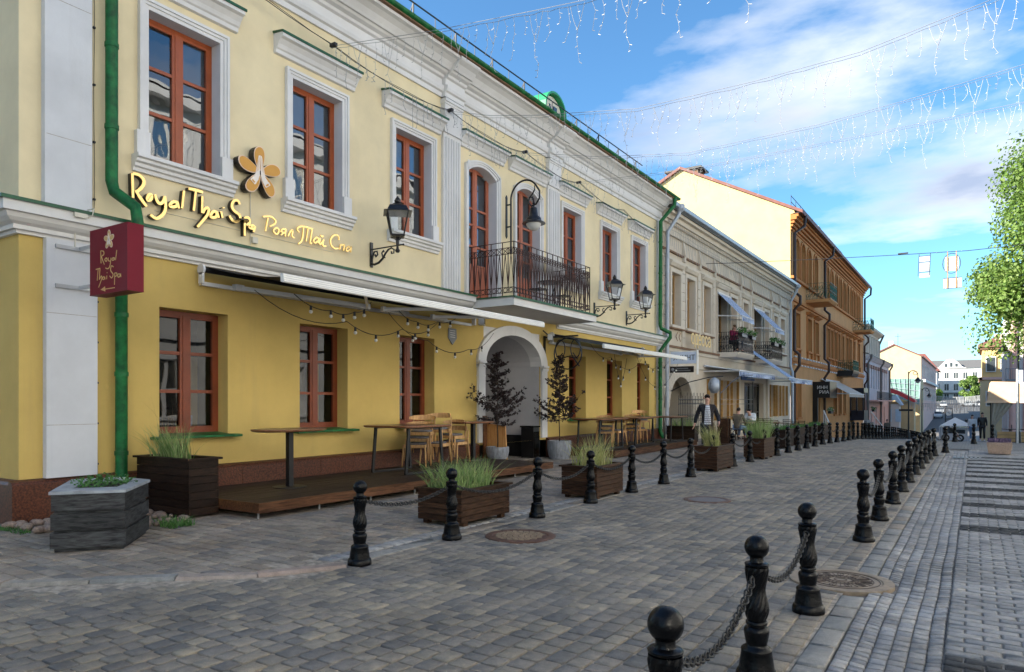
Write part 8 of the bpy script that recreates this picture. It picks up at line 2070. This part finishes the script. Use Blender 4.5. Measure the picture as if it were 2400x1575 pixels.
for i, (x, y) in enumerate([(-5.55, 24.6), (-5.5, 26.4), (-5.4, 28.2), (-5.3, 30.0)]):
    box_planter(x - .35, x + .3, y, y + 1.3, .04, .62, 5, names_l[i] + ' of the black box planters with low greenery beside the left bollards', 'planter_dark', .02, False, 'black planters before the cafe')
    g = grass(None, x, y + .65, .58, .28, .55, 200, .22, 20 + i, 'herb', spread=1.0, wid=.012); tag(g, 'low green plants in the ' + names_l[i] + ' black box planter before the cafe', 'plants')
s = MB(); s.box(-8.0, -7.6, 26.2, 26.25, 0, .95); s.box(-8.0, -7.6, 26.5, 26.55, 0, .95); tag(s.build('menu_board', 'planter_wood'), 'brown folding menu board standing at the end of the far deck', 'menu board')

# ------------------------------------------------------------------ people
def skin_mesh(V, E, name, mt, sub=1):
    me = bpy.data.meshes.new(name); me.from_pydata([v[:3] for v in V], E, []); o = bpy.data.objects.new(name, me); COL.objects.link(o); o.modifiers.new('s', 'SKIN')
    for i, v in enumerate(V): me.skin_vertices[0].data[i].radius = (v[3], v[4] if len(v) > 4 else v[3])
    me.skin_vertices[0].data[0].use_root = True
    m = o.modifiers.new('u', 'SUBSURF'); m.levels = sub; m.render_levels = sub
    bpy.context.view_layer.update(); r = bpy.data.meshes.new_from_object(o.evaluated_get(bpy.context.evaluated_depsgraph_get())); bpy.data.objects.remove(o)
    r.materials.clear(); r.materials.append(M[mt]); r.polygons.foreach_set('use_smooth', [True] * len(r.polygons)); r.name = name; return r
def person(loc, rz, label, J, top='navy_cloth', legs='trouser', shirt=None, hair='hair_dark', longhair=False, scale=1.0, fingers=False, shoes='shoe', face=True, group=None, skirt=False):
    """figure faces -Y; J overrides joints (x to its left hand)"""
    j = dict(pel=(0, 0, .95), bel=(0, 0, 1.12), che=(0, .0, 1.33), nec=(0, .0, 1.50), jaw=(0, -.03, 1.59), cra=(0, .0, 1.68),
             shL=(.185, 0, 1.43), elL=(.225, .03, 1.16), wrL=(.22, -.04, .92), haL=(.215, -.06, .83), shR=(-.185, 0, 1.43), elR=(-.225, .03, 1.16), wrR=(-.22, -.04, .92), haR=(-.215, -.06, .83),
             hiL=(.095, 0, .90), knL=(.10, -.02, .50), anL=(.10, .02, .09), toL=(.11, -.14, .04), hiR=(-.095, 0, .90), knR=(-.10, -.02, .50), anR=(-.10, .02, .09), toR=(-.11, -.14, .04))
    j.update(J); t = thing('person', label, 'person', loc, rz, group); t.scale = (scale,) * 3
    def V(k, r_, r2=None): return (*j[k], r_, r2 or r_)
    o = lambda n_, me, par=t: inst(n_, me, par)
    body = [V('pel', .12, .09), V('bel', .11, .085), V('che', .13, .09), V('nec', .052, .055), V('jaw', .062, .075), V('cra', .080, .098), V('shL', .055), V('elL', .038), V('wrL', .026), V('haL', .034, .018), V('shR', .055), V('elR', .038), V('wrR', .026), V('haR', .034, .018), V('hiL', .085), V('knL', .055), V('anL', .036), V('toL', .034), V('hiR', .085), V('knR', .055), V('anR', .036), V('toR', .034)]
    E = [(0, 1), (1, 2), (2, 3), (3, 4), (4, 5), (2, 6), (6, 7), (7, 8), (8, 9), (2, 10), (10, 11), (11, 12), (12, 13), (0, 14), (14, 15), (15, 16), (16, 17), (0, 18), (18, 19), (19, 20), (20, 21)]
    bd = o('body', skin_mesh(body, E, 'body', 'skin', 2))
    if fingers:
        for s_, h, w_ in ((1, 'haL', 'wrL'), (-1, 'haR', 'wrR')):
            H = Vector(j[h]); d = (H - Vector(j[w_])).normalized(); side = Vector((0, 1, 0)).cross(d).normalized() if abs(d.y) < .9 else Vector((1, 0, 0)); ac = d.cross(side)
            for q in range(5):
                p0 = H + ac * (.024 - .016 * q if q < 4 else .03) - d * (.02 if q == 4 else 0); L = (.075, .085, .08, .062, .05)[q]; dr = (d + (ac * .8 if q == 4 else Vector((0, 0, 0)))).normalized()
                me = skin_mesh([(*p0, .010), (*(p0 + dr * L * .5), .009), (*(p0 + dr * L * .9 + side * -s_ * .02), .008)], [(0, 1), (1, 2)], 'finger', 'skin', 1); o('finger', me, bd)
    tr = [V('pel', .150, .115), V('hiL', .105, .105), V('knL', .072), (*Vector(j['anL']).lerp(Vector(j['knL']), .12), .062), V('hiR', .105, .105), V('knR', .072), (*Vector(j['anR']).lerp(Vector(j['knR']), .12), .062)]
    o('trousers', skin_mesh(tr, [(0, 1), (1, 2), (2, 3), (0, 4), (4, 5), (5, 6)], 'trousers', legs, 2))
    wl_ = Vector(j['wrL']).lerp(Vector(j['elL']), .08); wr_ = Vector(j['wrR']).lerp(Vector(j['elR']), .08); lo = Vector(j['pel']).lerp(Vector(j['bel']), .0)
    jk = [(*Vector(j['che']), .185, .125), (*Vector(j['bel']), .165, .125), (*lo, .172, .135), (*(lo - Vector((0, 0, .06))), .165, .13), (j['nec'][0], j['nec'][1] + .01, j['nec'][2] - .05, .075, .075), V('shL', .080), V('elL', .060), (*wl_, .045), V('shR', .080), V('elR', .060), (*wr_, .045)]
    o('jacket' if shirt else 'top', skin_mesh(jk, [(0, 1), (1, 2), (2, 3), (0, 4), (0, 5), (5, 6), (6, 7), (0, 8), (8, 9), (9, 10)], 'top', top, 2))
    if shirt:
        s = MB(); a = Vector(j['nec']); b = Vector(j['bel']); n_ = 10
        for i in range(n_ + 1):
            q = i / n_; c = Vector(j['nec']).lerp(Vector(j['che']), min(1, q * 2)) if q < .5 else Vector(j['che']).lerp(lo, (q - .5) * 2); w_ = .05 + .045 * q; dy_ = -.080 - .078 * math.sin(math.pi * min(.62, q * 1.3 + .12))
            for k in range(5): f = -1 + k * .5; s.v.append((c.x + w_ * f, c.y + dy_ + .02 * f * f, c.z - .02))
        for i in range(n_):
            for k in range(4): m_ = i * 5 + k; s.f.append((m_, m_ + 1, m_ + 6, m_ + 5))
        s.build('shirt', shirt, t, w=0, smooth=True)
    C = Vector(j['cra']); hv = [(C.x, C.y + .03, C.z + .015, .084, .10), (C.x, C.y + .055, C.z - .07, .065, .06)]
    hm = MB(); hm.sphere((C.x, C.y + .012, C.z + .012), .081, 16, 12, 1.08)
    def keep(f):
        c = sum((Vector(hm.v[i]) for i in f), Vector()) / len(f) - C
        return c.z > .055 - .9 * (c.y + .06) if c.y < .05 else c.z > -.085
    hm.f = [f for f in hm.f if keep(f)]; hb = hm.build('hair', hair, t, w=0, smooth=True)
    if longhair: o('hair_length', skin_mesh([(C.x, C.y + .06, C.z - .02, .085, .05), (C.x, C.y + .075, C.z - .18, .085, .04), (C.x, C.y + .06, C.z - .34, .06, .03)], [(0, 1), (1, 2)], 'hair_length', hair, 1), hb)
    if face:
        Jw = Vector(j['jaw']); s = MB(); s.add([(C.x - .012, C.y - .088, C.z + .0), (C.x + .012, C.y - .088, C.z), (C.x + .018, C.y - .092, C.z - .045), (C.x - .018, C.y - .092, C.z - .045), (C.x, C.y - .122, C.z - .04)], [(0, 1, 4), (1, 2, 4), (2, 3, 4), (3, 0, 4)]); s.build('nose', 'skin', bd, w=0)
        for sx in (-1, 1): MB().sphere((C.x + sx * .032, C.y - .084, C.z + .004), .012, 6, 4).build('eye', 'hair_dark', bd, w=0); MB().sphere((C.x + sx * .084, C.y + .005, C.z - .01), .022, 6, 5, 1.3).build('ear', 'skin', bd, w=0)
        MB().cbox(C.x, C.y - .094, C.z - .072, .045, .012, .010).build('mouth', 'magenta_cloth' if longhair else 'brown_trim', bd, w=0)
    for k in ('L', 'R'):
        a = Vector(j['an' + k]); b = Vector(j['to' + k]); d = (b - a); o('shoe', skin_mesh([(*(a - d * .25 + Vector((0, 0, -.035))), .048, .04), (*(a + d * .5 + Vector((0, 0, -.02))), .046, .035), (*(b + d * .25), .038, .028)], [(0, 1), (1, 2)], 'shoe', shoes, 1))
    return t
person((-6.22, 19.45, 0), R(22), 'man in a dark jacket over a striped shirt and dark trousers walking towards the camera', dict(wrL=(.30, -.20, .99), haL=(.28, -.29, .95), elL=(.29, .06, 1.15), wrR=(-.34, -.02, .94), haR=(-.37, -.06, .86), elR=(-.28, .06, 1.17), knL=(.11, -.20, .53), anL=(.11, -.02, .20), toL=(.12, -.14, .10), knR=(-.09, .0, .49), anR=(-.10, .06, .09), toR=(-.12, -.10, .04)), shirt='stripe_shirt', fingers=True)
sit = dict(pel=(0, .12, .50), bel=(0, .10, .68), che=(0, .06, .90), nec=(0, .03, 1.06), jaw=(0, -.02, 1.14), cra=(0, .0, 1.23), shL=(.18, .06, 1.0), elL=(.24, -.05, .76), wrL=(.16, -.27, .80), haL=(.13, -.35, .80), shR=(-.18, .06, 1.0), elR=(-.24, -.05, .76), wrR=(-.16, -.27, .80), haR=(-.13, -.35, .80), hiL=(.09, .08, .50), knL=(.13, -.35, .50), anL=(.13, -.30, .09), toL=(.13, -.45, .04), hiR=(-.09, .08, .50), knR=(-.13, -.35, .50), anR=(-.13, -.30, .09), toR=(-.13, -.45, .04))
person((-8.15, 29.6, .02), R(172), 'man seen from behind in an olive jacket and jeans seated at the first cafe table', sit, 'olive_cloth', 'denim')
person((-8.2, 31.55, .02), R(-8), 'person in a white top leaning over the first cafe table', dict(sit, cra=(0, -.12, 1.16), jaw=(0, -.14, 1.07), nec=(0, -.05, 1.02)), 'white_cloth', 'trouser')
person((-9.55, 34.0, 3.92), R(60), 'woman seated on the nearer scrolled balcony behind the left flower box', sit, 'magenta_cloth', 'trouser', longhair=True, hair='dry_leaf')
person((-9.5, 35.0, 3.92), R(-40), 'woman in magenta seated on the nearer scrolled balcony on the right', sit, 'magenta_cloth', 'trouser', longhair=True, hair='brown_trim')
person((.42, 54, gz(54)), R(-2), 'long-haired woman in a long black coat and white shoes walking on the right pavement', dict(knL=(.1, -.08, .5)), 'black_shop', 'black_shop', longhair=True, shoes='white_cloth', scale=1.02)
person((-.12, 54.8, gz(54.8)), R(-2), 'woman in a pale jacket and blue jeans walking beside the woman in black', {}, 'white_cloth', 'denim', longhair=True, scale=.95, shoes='white_cloth')
person((-6.6, 72, gz(72)), R(10), 'man in a dark brown shirt standing beyond the far bollard row', {}, 'olive_cloth', 'trouser')
person((-1.4, 170, gz(170)), R(0), 'tiny figure walking on the grey slope beyond the icicle curtains', {}, 'black_shop', 'trouser', face=False)
